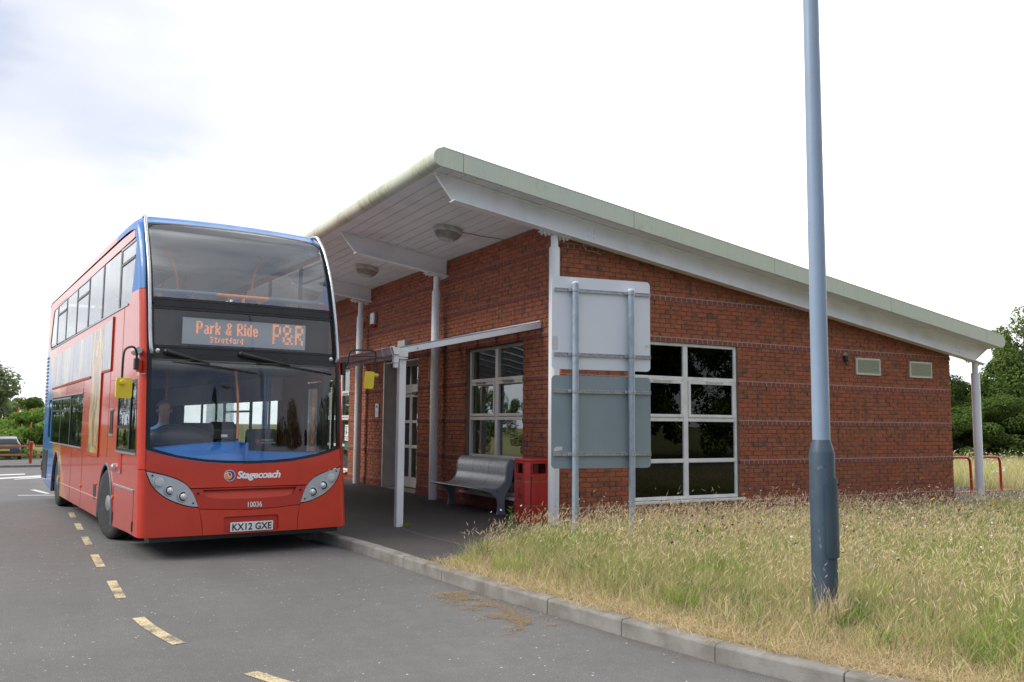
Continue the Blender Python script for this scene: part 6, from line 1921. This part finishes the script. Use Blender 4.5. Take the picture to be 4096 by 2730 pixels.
tag(obj('wildflowers', np_mesh('wildflowers', parts, flower_m)), 'purple knapweed, white daisies and yellow flowers scattered through the meadow', 'flowers', kind='stuff')
# broad-leaved weeds low in the sward
parts = []
for k in range(420):
    wx, wy = rng.uniform(-3, 6), rng.uniform(-9, -1.6)
    if not inside(np.array([wx]), np.array([wy]), field)[0] or kerb_dist(np.array([wx]), np.array([wy]))[0] < .55: continue
    m_ = rng.integers(9, 22); a = rng.uniform(0, 2*PI, m_); q = .05*np.sqrt(rng.random(m_))
    P = np.stack([wx+q*np.cos(a), wy+q*np.sin(a), np.full(m_, .0)], 1)
    cc_ = np.array([.16, .26, .06])*rng.uniform(.7, 1.4)
    V, Q, T_, C, _, _ = blades(P, rng.uniform(.10, .30, m_), np.full(m_, rng.uniform(.004, .009)), rng.uniform(.3, 1.1, m_), cc_*rng.uniform(.8, 1.2, m_)[:, None], 3)
    parts.append((V, Q, T_, C))
tag(obj('meadow_weeds', np_mesh('meadow_weeds', parts, grass_m)), 'broad-leaved green weeds low among the dry meadow grass', 'weeds', kind='stuff')
# tufts: by the lamp post, at the canopy post foot, tall stems by the signs
parts = []
def tuft(cx_, cy_, n, r_, hr, col, w=.0018, lean=(.1, .5), ld=None):
    a = rng.uniform(0, 2*PI, n); q = r_*np.sqrt(rng.random(n))
    P = np.stack([cx_+q*np.cos(a), cy_+q*np.sin(a), np.full(n, -.005)], 1)
    V, Q, T_, C, _, _ = blades(P, rng.uniform(*hr, n), np.full(n, w), rng.uniform(*lean, n), np.array(col)*rng.uniform(.75, 1.15, n)[:, None], 3, lean_dir=ld)
    parts.append((V, Q, T_, C))
tuft(-1.70, -6.47, 130, .10, (.15, .40), STRAW, lean=(.15, .55), ld=.4); tuft(-1.58, -6.46, 90, .08, (.12, .34), STRAW, ld=.8); tuft(-1.78, -6.42, 90, .12, (.08, .26), STRAW)
tuft(-.95, -6.3, 260, .17, (.12, .36), GREEN2, .003); tuft(-2.4, -5.6, 200, .15, (.1, .26), GREEN, .003); tuft(-2.75, -3.4, 260, .22, (.08, .24), GREEN2, .003); tuft(-2.95, -2.78, 160, .15, (.06, .16), GREEN2, .0026)
tuft(-.4, -6.9, 260, .2, (.14, .38), GREEN2, .0028); tuft(.4, -6.0, 260, .2, (.14, .40), GREEN2, .0028); tuft(.2, -7.4, 300, .25, (.1, .34), GREEN, .0028); tuft(-1.9, -4.2, 160, .15, (.1, .26), GREEN, .003)
tag(obj('grass_tuft', np_mesh('grass_tuft', parts, grass_m)), 'denser grass tufts round the foot of the lamp post and along the verge', 'grass', kind='stuff')
parts = []
tuft(-2.27, .62, 60, .045, (.02, .09), GREEN, .003, (.4, 1.2)); tuft(-2.22, .60, 50, .05, (.02, .07), (.2, .26, .05), .004, (.5, 1.4))
tag(obj('weed', np_mesh('weed', parts, grass_m)), 'small green weed growing at the foot of the square canopy post', 'weed')
parts = []
for k in range(9):
    z_ = .12+.045*k
    a = rng.uniform(0, 2*PI, 5)
    P = np.stack([np.full(5, -2.06), np.full(5, -2.13), np.full(5, z_)], 1)
    V, Q, T_, C, _, _ = blades(P, np.full(5, .10-.006*k), np.full(5, .010), np.full(5, .9), np.tile(np.array([.13, .27, .06]), (5, 1)), 3); parts.append((V, Q, T_, C))
V, Q, T_, C, _, _ = blades(np.array([[-2.06, -2.13, 0.]]), np.array([.5]), np.array([.004]), np.array([.02]), np.array([[.12, .2, .05]]), 3); parts.append((V, Q, T_, C))
tag(obj('weed', np_mesh('weed', parts, grass_m)), 'leafy upright green weed at the left end of the meadow below the litter bin', 'weed')
# dry clippings in the gutter
parts = []
n = 2600; i_ = rng.integers(6, len(KS)-6, n); t = rng.random(n)
ks = np.array([(p.x, p.y) for p in KS]); P = ks[i_]*(1-t[:, None])+ks[i_+1]*t[:, None]
m = (P[:, 1] < .5) & (P[:, 1] > -8.5) & (P[:, 0] < 0); P = P[m]; n = len(P)
cl = value_noise(P[:, 1]*3, P[:, 1]*0, 1.0, 9)
P = P+np.stack([-np.abs(rng.normal(0, .05, n))*(cl > .5)*2.0-.01, rng.normal(0, .02, n)], 1)
V, Q, T_, C, _, _ = blades(np.stack([P[:, 0], P[:, 1], np.full(n, -.118)], 1), rng.uniform(.015, .05, n), np.full(n, .0013), np.full(n, 3.0), np.array([.40, .30, .16])*rng.uniform(.6, 1.1, n)[:, None], 2)
V[:, 2] = np.clip(V[:, 2], -.118, -.105)
parts.append((V, Q, T_, C))
tag(obj('dry_clippings', np_mesh('dry_clippings', parts, grass_m)), 'dry grass clippings lying in the road along the kerb', 'grass', kind='stuff')
parts = []
n = 5200; px2 = rng.normal(-3.52, .10, n); py2 = rng.uniform(-5.25, -3.55, n); m = (value_noise(px2*1.0, py2*1.0, .16, 41) > .50) & (px2 < -3.27)
px2, py2 = px2[m], py2[m]; n = len(px2)
V, Q, T_, C, _, _ = blades(np.stack([px2, py2, np.full(n, -.118)], 1), rng.uniform(.012, .04, n), np.full(n, .0022), np.full(n, 3.0), np.array([.50, .39, .25])*rng.uniform(.7, 1.1, n)[:, None], 2)
V[:, 2] = np.clip(V[:, 2], -.118, -.108); parts.append((V, Q, T_, C))
tag(obj('dry_clippings', np_mesh('dry_clippings', parts, grass_m)), 'sandy patch of dry clippings on the road below the middle of the verge', 'grass', kind='stuff')
# loose grit

# ================================================================== TREES, HEDGES
def crown_mesh(seed, r_, hgt, n_cl, n_leaf, leaf, base=.25, col=((.045, .09, .02), (.10, .16, .04)), shape='round'):
    rg = np.random.default_rng(seed)
    # clump centres through the crown volume
    cs_ = []
    while len(cs_) < n_cl:
        p = rg.uniform(-1, 1, 3)
        if np.linalg.norm(p) > 1: continue
        if shape == 'cone': p[0] *= (1-.5*(p[2]+1)/2); p[1] *= (1-.5*(p[2]+1)/2)
        if np.linalg.norm(p) < .35 and rg.random() < .6: continue
        cs_.append(p)
    cs_ = np.array(cs_); cl_r = rg.uniform(.16, .30, n_cl)
    tone = rg.uniform(.0, 1, n_cl)
    idx = rg.integers(0, n_cl, n_leaf)
    d = rg.normal(0, 1, (n_leaf, 3)); d /= np.linalg.norm(d, axis=1)[:, None]
    q = cs_[idx]+d*(cl_r[idx]*rg.uniform(.45, 1.0, n_leaf)**.5)[:, None]
    P = np.stack([q[:, 0]*r_, q[:, 1]*r_, hgt*(base+(1-base)*(q[:, 2]*.5+.5))], 1)
    nrm = d+rg.normal(0, .5, (n_leaf, 3)); nrm[:, 2] += .5; nrm /= np.linalg.norm(nrm, axis=1)[:, None]
    t1_ = np.cross(nrm, rg.normal(0, 1, (n_leaf, 3))); t1_ /= np.linalg.norm(t1_, axis=1)[:, None]; t2_ = np.cross(nrm, t1_)
    s_ = rg.uniform(.6, 1.25, n_leaf)*leaf
    V = np.zeros((n_leaf, 4, 3))
    V[:, 0] = P-t1_*(s_*.95)[:, None]; V[:, 1] = P-t2_*(s_*.5)[:, None]; V[:, 2] = P+t1_*(s_*.95)[:, None]; V[:, 3] = P+t2_*(s_*.5)[:, None]
    Q = (np.arange(n_leaf)*4)[:, None]+np.arange(4)[None]
    t = np.clip(tone[idx]*.7+rg.random(n_leaf)*.3, 0, 1)[:, None]
    C = np.array(col[0])*(1-t)+np.array(col[1])*t; C *= rg.uniform(.8, 1.2, n_leaf)[:, None]
    return np_mesh('crown', [(V.reshape(-1, 3), Q, np.zeros((0, 3), int), np.repeat(C[:, None, :], 4, 1).reshape(-1, 3))], leaf_m), cs_
def trunk_mesh(seed, hgt, r0, r_, cs_, base):
    rd = random.Random(seed); mb = MB()
    top = Vector((rd.uniform(-.2, .2), rd.uniform(-.2, .2), hgt*.72))
    mb.tube(curve_pts([(0, 0, -.5), (.02, .03, hgt*.25), tuple(top*.8), tuple(top)], 3), [r0*(1-.85*i/9) for i in range(10)], 7)
    for k in range(9):
        c_ = cs_[rd.randrange(len(cs_))]; e_ = Vector((c_[0]*r_*.8, c_[1]*r_*.8, hgt*(base+(1-base)*(c_[2]*.5+.5))))
        s_ = Vector((0, 0, hgt*rd.uniform(.15, .5))); m_ = s_.lerp(e_, .5)+Vector((0, 0, .1*hgt))
        mb.tube(curve_pts([tuple(s_), tuple(m_), tuple(e_)], 3), [r0*.4*(1-.8*i/6) for i in range(7)], 5, cap=False)
    return mb.mesh('trunk', bark_m, True)
KINDS = {}
def kind(name, seed, r_, hgt, n_cl, n_leaf, leaf, base, col, r0, shape='round'):
    cm, cs_ = crown_mesh(seed, r_, hgt, n_cl, n_leaf, leaf, base, col, shape)
    KINDS[name] = (cm, trunk_mesh(seed, hgt, r0, r_, cs_, base))
DG = ((.045, .085, .022), (.13, .19, .05)); LG = ((.08, .135, .035), (.20, .27, .08)); WG = ((.17, .22, .12), (.30, .36, .20)); BG = ((.13, .24, .05), (.27, .38, .08))
kind('hawthorn', 1, 2.3, 4.6, 44, 26000, .078, .02, DG, .12)
kind('ash', 2, 2.6, 7.2, 46, 22000, .085, .12, LG, .18)
kind('low_bush', 3, 2.2, 2.6, 34, 20000, .070, -.05, DG, .06)
kind('willow', 4, 3.6, 7.5, 46, 13000, .16, .05, WG, .25, 'cone')
kind('oak', 5, 4.2, 8.0, 30, 11000, .22, .22, LG, .3)
kind('bramble', 6, 3.0, 2.6, 24, 9000, .13, -.1, BG, .08)
kind('poplar', 8, 2.2, 15, 26, 9000, .28, .03, ((.02, .035, .012), (.05, .08, .02)), .3, 'cone')
def tree(kd, nm, x, y, z, s_, label, grp, cat='tree', rz=None, sz=None, parts_=('crown', 'trunk')):
    r_ = empty(nm, (x, y, z), rz if rz is not None else random.uniform(0, 6.28)); r_.scale = (s_, s_, sz or s_)
    cm, tm_ = KINDS[kd]
    tag(obj('crown' if parts_[0] == 'crown' else 'foliage', cm, r_), kind='stuff')
    obj('trunk' if cat == 'tree' else 'stem', tm_, r_)
    tag(r_, label, cat, grp); return r_
HG = 'trees and bushes of the hedge beyond the field'
tree('hawthorn', 'hawthorn_tree', 29.8, 15.6, -.1, 1.02, 'leafy green tree of the hedge, seen between the brick wall and the white end column', HG)
tree('low_bush', 'hedge_bush', 31.4, 12.2, -.1, 1.15, 'dark low bush of the hedge just right of the white end column', HG, 'bush')
tree('hawthorn', 'hawthorn_tree', 33.4, 15.0, -.1, .95, 'smaller dark tree of the hedge right of the white end column', HG, sz=.84)
tree('low_bush', 'hedge_bush', 34.6, 10.8, -.1, 1.2, 'low bush of the hedge below the tall tree at the right edge', HG, 'bush')
tree('ash', 'ash_tree', 37.2, 14.0, -.1, 1.04, 'tall light green tree at the right edge of the picture', HG)
tree('hawthorn', 'hawthorn_tree', 39.5, 10.4, -.1, 1.3, 'broad dark tree rising past the right edge of the picture', HG)
tree('low_bush', 'hedge_bush', 37.6, 8.4, -.1, 1.2, 'low bush at the right picture edge, in front of the broad dark tree', HG, 'bush')
for x, y, s_, lb in ((29.6, 13.4, 1.0, 'low dense bush at the hedge foot, between the brick wall and the end column'), (33.0, 12.4, 1.15, 'low dense bush at the hedge foot, under the small dark tree'), (36.2, 11.6, 1.1, 'low dense bush at the hedge foot, under the tall light tree'), (33.5, 17.5, 1.5, 'broad bush deeper in the hedge behind the small dark tree')):
    tree('low_bush', 'hedge_bush', x, y, -.2, s_, lb, HG, 'bush')
for x, y, s_, lb in ((31.5, 18.5, .92, 'rounded hedge tree filling the gap just right of the white end column'), (35.2, 17.0, .95, 'rounded hedge tree filling the gap left of the tall light tree'), (40.5, 15.5, 1.5, 'broad hedge tree behind the tall light tree at the right edge')):
    tree('hawthorn', 'hawthorn_tree', x, y, -.2, s_, lb, HG)
tree('hawthorn', 'hawthorn_tree', 26.2, 18.5, -.1, 1.05, 'hedge tree mostly hidden behind the right end of the building', HG)
tree('low_bush', 'hedge_bush', 27.5, 15.5, -.1, 1.2, 'low bush mostly hidden behind the right end of the building', HG, 'bush')
LGp = 'trees and bushes beyond the car park on the left'
tree('willow', 'willow_tree', -11.3, 74, -2.2, 1.35, 'pale grey green willow at the left edge of the picture', LGp, rz=1.0)
tree('oak', 'oak_tree', -5.6, 112, -2.4, .88, 'rounded tree far behind, just left of the bus rear', LGp)
tree('oak', 'oak_tree', 1, 110, -2.4, .9, 'far rounded tree hidden mostly by the rear of the bus', LGp)
tree('oak', 'oak_tree', -12, 125, -2.4, .62, 'small far tree between the willow and the rounded tree', LGp)
for x, y, s_, lb in ((-15, 60, 1.1, 'green bush beyond the dark car at the left edge'), (-9.9, 59, .95, 'bright green bush straight behind the dark parked car'), (-6.7, 57.5, .98, 'bright green bush between the dark car and the rear of the bus'), (-3.0, 60, 1.2, 'green bush half hidden by the blue rear of the bus')):
    tree('bramble', 'roadside_bush', x, y, -1.3, s_, lb, LGp, 'bush', sz=s_*1.35)
for x, y, s_ in ((15, -22, 1.15), (19.5, -23, 1.3), (24, -21, 1.2), (28, -18, 1.3), (32, -14, 1.2), (11.5, -26, 1.2), (21, -27, 1.5), (30, -22, 1.5)):
    tree('ash', 'ash_tree', x, y, -.8, s_*1.1, 'dense green tree behind the viewer, mirrored darkly in the gable window', 'green trees mirrored in the gable window')
for x, y, s_ in ((-17, 57, 1.1), (-22, 58, 1.3), (-27, 57, 1.2), (-32, 58, 1.35), (-37, 59, 1.3), (-43, 60, 1.4)):
    tree('ash', 'ash_tree', x, y, -1.8, s_*.72, 'green tree beyond the car park, mirrored in the window over the bench', 'green trees mirrored in the bench window')
# the side away from the view, mirrored in the glass
for i, (x, y, s_) in enumerate(((-6, -44, .40), (1.0, -44, .62), (4.2, -44, .82), (8.2, -44, .72), (11.8, -45, .62), (14.2, -43, .70), (19, -42, .7), (-14, -46, .5), (-24, -44, .5))):
    tree('poplar', 'poplar_tree', x, y+9, -.5, s_, 'dark poplar behind the viewer, mirrored in the windows', 'dark trees mirrored in the glass')
for i, (x, y, s_) in enumerate(((-42, 2, 1.3), (-44, 14, 1.5), (-43, -10, 1.2), (-45, 26, 1.4), (-40, -24, 1.2), (-38, 38, 1.2), (-46, 50, 1.4))):
    tree('ash', 'ash_tree', x, y, -.6, s_*.85, 'green tree far to the left, mirrored in the bus side and the station windows', 'green trees mirrored in the station windows')

# ================================================================== LEFT BACKGROUND
def bollard(x, y, z, label, h=1.12):
    r_ = empty('fence_bollard', (x, y, z))
    MB().lathe([(.07, -.05), (.07, .44), (.08, .47), (.07, .50), (.07, h-.12), (.092, h-.09), (.092, h), (.06, h+.03)], n=20).build('post', red_post, r_, smooth=True)
    tag(r_, label, 'bollard', 'red bollards of the car park fence'); return r_
FY = 37.7
for x, lb in ((-6.6, 'red bollard of the rail fence just left of the bus rear'), (-10.2, 'red bollard of the rail fence beyond the left edge'), (-3.0, 'red bollard of the rail fence hidden by the bus')): bollard(x, FY, -.72, lb)
for x0, x1, lb in ((-10.05, -6.75, 'left'), (-6.45, -3.15, 'right')):
    for z_, lv in ((.92, 'upper'), (.50, 'lower')):
        o_ = MB().bar((x0, FY, -.72+z_), (x1, FY, -.72+z_), .09, .10).build('fence_rail', rail_wood, bevel=.01)
        tag(o_, f'{lv} orange brown timber rail {lb} of the red bollard beside the bus', 'rail', 'timber rails of the car park fence')
# far timber rails and poles
for x, z_, col_, lb in ((-7.35, 2.55, pole_orange, 'left orange pole far behind the parked car'), (-6.35, 2.45, pole_orange, 'right orange pole far behind the parked car')):
    o_ = MB().lathe([(.10, -1.5), (.10, z_)], (x, 74, 0), 10).build('pole', col_, smooth=True); tag(o_, lb, 'pole', 'orange poles far behind')
for x, z_, lb in ((-6.95, 2.35, 'grey lamp standard between the two orange poles'), (-5.15, 2.45, 'grey lamp standard right of the orange poles')):
    r_ = empty('street_lamp', (x, 80, 0)); MB().lathe([(.07, -1.6), (.06, z_)], (0, 0, 0), 8).build('pole', far_lamp, r_, smooth=True); MB().b(-.45, .08, -.1, .1, z_-.02, z_+.10).build('lantern', far_lamp, r_)
    tag(r_, lb, 'street lamp', 'grey lamp standards far behind')

# --- cars
def car(x, y, z, rz, paint, label, yellow_plate=True):
    """hatchback; local +y is the rear of the car (faces the viewer when rz=180 deg)"""
    r_ = empty('parked_car', (x, y, z), rz)
    hw = .86
    secs = [  # y, half width low, z low, z belt, half width roof, z roof
        (-2.0, .62, .32, .62, .55, .64), (-1.85, .80, .24, .72, .68, .74), (-1.2, .86, .22, .86, .74, .90), (-.75, .87, .22, .92, .70, 1.08), (-.2, .87, .22, .94, .62, 1.40),
        (.5, .87, .22, .95, .61, 1.46), (1.2, .87, .22, .96, .60, 1.42), (1.65, .86, .24, .98, .62, 1.25), (1.95, .83, .28, .96, .70, 1.02), (2.05, .78, .34, .80, .68, .84)]
    mb = MB()
    for yy, wl_, zl, zb_, wr, zr in secs:
        half_ = [(wl_*.92, zl), (wl_, zl+.12), (wl_*1.0, (zl+zb_)/2+.05), (wl_*.97, zb_), (wr, zr-.03), (wr*.86, zr)]
        mb.v += [(a, yy, b) for a, b in half_]+[(-a, yy, b) for a, b in reversed(half_)]
    k = 12
    for i in range(len(secs)-1):
        for j in range(k): mb.f.append((i*k+j, i*k+(j+1) % k, (i+1)*k+(j+1) % k, (i+1)*k+j)); mb.m.append(0)
    mb.f += [tuple(range(k)), tuple(reversed(range((len(secs)-1)*k, len(secs)*k)))]; mb.m += [0, 0]
    mb.build('body', paint, r_, smooth=True)
    MB().add([(-.60, 1.60, 1.285), (.60, 1.60, 1.285), (.66, 1.955, 1.02), (-.66, 1.955, 1.02), (-.60, 1.62, 1.30), (.60, 1.62, 1.30), (.66, 1.975, 1.03), (-.66, 1.975, 1.03)], [(4, 5, 6, 7), (0, 1, 5, 4), (2, 3, 7, 6), (1, 2, 6, 5), (3, 0, 4, 7)]).build('rear_window', car_glass, r_)
    MB().add([(-.60, -.18, 1.395), (.60, -.18, 1.395), (.68, -.78, 1.07), (-.68, -.78, 1.07), (-.6, -.2, 1.41), (.6, -.2, 1.41), (.68, -.80, 1.08), (-.68, -.80, 1.08)], [(7, 6, 5, 4), (0, 1, 5, 4), (2, 3, 7, 6)]).build('windscreen', car_glass, r_)
    for s_ in (-1, 1):
        MB().prism([(-.62, .98), (-.15, 1.36), (1.15, 1.37), (1.6, 1.05), (1.5, .98)], lambda u, v, w: (s_*(.875-.20*max(0, (v-.96)/.45)+w), u, v), 0, .008).build('side_window', car_glass, r_)
        MB().prism([(s_*.60, .86), (s_*.80, .84), (s_*.79, 1.0), (s_*.66, 1.02)], XZ, 1.95, 2.03).build('tail_lamp', tail_red, r_, bevel=.01)
        MB().b(s_*.86, s_*1.02, -.62, -.48, .92, 1.03).build('door_mirror', paint, r_, bevel=.02)
        for yy in (-1.25, 1.25):
            w_ = empty('wheel'); w_.parent = r_; w_.location = (s_*.78, yy, .31)
            MB().lathe([(.20, -.10), (.30, -.10), (.31, -.07), (.31, .07), (.30, .10), (.20, .10)], n=24, axis='x').build('tyre', tyre_m, w_, smooth=True)
            MB().lathe([(.20, .06*s_), (.18, .09*s_), (.05, .10*s_)], n=20, axis='x').build('rim', galv, w_, smooth=True)
    MB().b(-.78, .78, 1.98, 2.09, .34, .55).build('bumper', black_plastic, r_, bevel=.03)
    MB().b(-.26, .26, 2.085, 2.10, .60, .71).build('number_plate', yplate_m, r_)
    MB().lathe([(.05, 0), (.045, .012)], n=16, axis='y').build('badge', chrome, r_, loc=(0, 2.06, .87))
    tag(r_, label, 'car', 'parked cars'); return r_
car(-7.85, 51.5, -.98, R(180), car_dark, 'dark hatchback seen from behind, parked beyond the timber rail fence')
car(-19, 6, -.15, R(80), car_white, 'silver car left of the road, mirrored in the lower bus windows')
car(-19, 1.5, -.15, R(85), car_red, 'red car left of the road, mirrored in the station window')
car(-19.5, -3.5, -.15, R(95), car_dark, 'dark car left of the road, mirrored beside the red one')
car(-18.6, 11, -.2, R(85), car_white, 'pale car farther along the left side, mirrored in the entrance doors')
for i in range(6): bollard(-14.2, -6+3.5*i, -.12-.0, 'red bollard across the road, mirrored in the station windows')
for i in range(5):
    for z_ in (.85, .45):
        o_ = MB().bar((-14.2, -5.85+3.5*i, -.12+z_), (-14.2, -2.65+3.5*i, -.12+z_), .09, .09).build('fence_rail', rail_wood); tag(o_, 'timber rail across the road, mirrored in the station windows', 'rail', 'timber rails mirrored in the glass')
# verge across the road on the left, outside the frame
MB().b(-60, -14.6, -30, 30, -.30, -.09)
lotL = MB(); lotL.add([(-40, -30, -.113), (-15.2, -30, -.113), (-15.2, 8, -.113), (-40, 8, -.113)], [(0, 1, 2, 3)]); tag(lotL.build('car_park', lot_m, fix=False), kind='structure')

# ================================================================== DRIVER
def driver():
    V_ = []; E_ = []; Rr = []
    def add_(p, r_, parent=None):
        V_.append(p); Rr.append(r_)
        if parent is not None: E_.append((parent, len(V_)-1))
        return len(V_)-1
    # local bus coordinates, seated, facing -y
    pel = add_((-.76, -.52, .98), .16)
    ab = add_((-.76, -.50, 1.14), .145, pel); ch = add_((-.76, -.50, 1.34), .165, ab); up_ = add_((-.76, -.50, 1.47), .12, ch)
    nk = add_((-.76, -.52, 1.57), .058, up_); hd = add_((-.765, -.56, 1.68), .085, nk); h2 = add_((-.768, -.575, 1.77), .092, hd); h3 = add_((-.77, -.56, 1.84), .07, h2)
    for s_ in (-1, 1):
        hip = add_((-.76+s_*.09, -.56, .95), .095, pel); kn = add_((-.76+s_*.15, -.95, .98), .068, hip); an = add_((-.76+s_*.16, -1.10, .60), .048, kn); ft = add_((-.76+s_*.16, -1.25, .54), .040, an)
        sh = add_((-.76+s_*.19, -.51, 1.45), .070, up_); el = add_((-.76+s_*.29, -.70, 1.26), .050, sh); wr = add_((-.70+s_*.235, -.98, 1.45), .030, el); pm_ = add_((-.70+s_*.225, -1.04, 1.475), .034, wr)
        for k in range(4):
            a = add_((-.70+s_*(.215-.004*k), -1.075+.014*k-.01, 1.495-.006*k), .010, pm_); b = add_((-.70+s_*(.235), -1.095+.016*k, 1.470-.008*k), .009, a); add_((-.70+s_*.25, -1.08+.015*k, 1.445-.006*k), .008, b)
        a = add_((-.70+s_*.20, -1.02, 1.50), .012, pm_); add_((-.70+s_*.19, -1.05, 1.515), .010, a)
    me = bpy.data.meshes.new('person'); me.from_pydata(V_, E_, [])
    o = bpy.data.objects.new('person', me); COL.objects.link(o)
    sk = o.modifiers.new('skin', 'SKIN'); sk.use_smooth_shade = True
    for i, r_ in enumerate(Rr): me.skin_vertices[0].data[i].radius = (r_, r_*.85)
    me.skin_vertices[0].data[0].use_root = True
    ss = o.modifiers.new('sub', 'SUBSURF'); ss.levels = 2; ss.render_levels = 2
    dg = bpy.context.evaluated_depsgraph_get(); dg.update()
    m2 = bpy.data.meshes.new_from_object(o.evaluated_get(dg))
    bpy.data.objects.remove(o)
    shirt = pm('shirt_blue', (.24, .38, .66), (.2, .33, .58), .8, ns=8); skin = pm('skin', (.55, .30, .22), (.5, .26, .19), .5, ns=6); trs = pm('trousers_dark', (.02, .025, .04), (.03, .03, .045), .8)
    m2.materials.clear()
    for m_ in (shirt, skin, trs): m2.materials.append(m_)
    for p in m2.polygons:
        c_ = p.center; p.use_smooth = True
        p.material_index = 1 if c_.z > 1.575 or (c_.y < -.99 and c_.z > 1.35) else (2 if c_.z < 1.05 else 0)
    # head shape and face
    for v in m2.vertices:
        if v.co.z > 1.62:
            v.co.x = -.768+(v.co.x+.768)*.92
            d = v.co-Vector((-.768, -.66, 1.715))
            if d.length < .045: v.co.y -= .022*(1-d.length/.045)
    o = bpy.data.objects.new('person', m2); COL.objects.link(o)
    hair = MB(); rows = 7
    for i in range(rows+1):
        a = (PI*.46)*i/rows
        for j in range(16):
            b = 2*PI*j/16; rr = .102
            hair.v.append((-.768+rr*.92*math.sin(a)*math.cos(b), -.530+rr*1.02*math.sin(a)*math.sin(b)*(1 if math.sin(b) > 0 else .72), 1.775+rr*1.05*math.cos(a)))
    for i in range(rows):
        for j in range(16): hair.f.append((i*16+j, i*16+(j+1) % 16, (i+1)*16+(j+1) % 16, (i+1)*16+j)); hair.m.append(0)
    hair.build('hair', pm('hair_grey', (.20, .19, .18), (.12, .11, .10), .8, ns=40), o, smooth=True)
    for s_ in (-1, 1):
        MB().lathe([(.007, 0), (.005, -.003)], n=10, axis='y').build('eye', ink, o, loc=(-.768+s_*.032, -.662, 1.745))
        MB().lathe([(.022, -.006), (.020, .006)], n=10, axis='x').build('ear', MATS['skin'], o, loc=(-.768+s_*.088, -.575, 1.73))
    MB().b(-.020, .020, -.003, .003, -.003, .003).build('mouth', MATS['skin'], o, loc=(-.768, -.662, 1.668), bevel=.002)
    o.matrix_world = Matrix.Translation(BO) @ Matrix.Rotation(BANG, 4, 'Z')
    tag(o, 'person in a light blue shirt driving the bus, hands on the steering wheel', 'person')
driver()
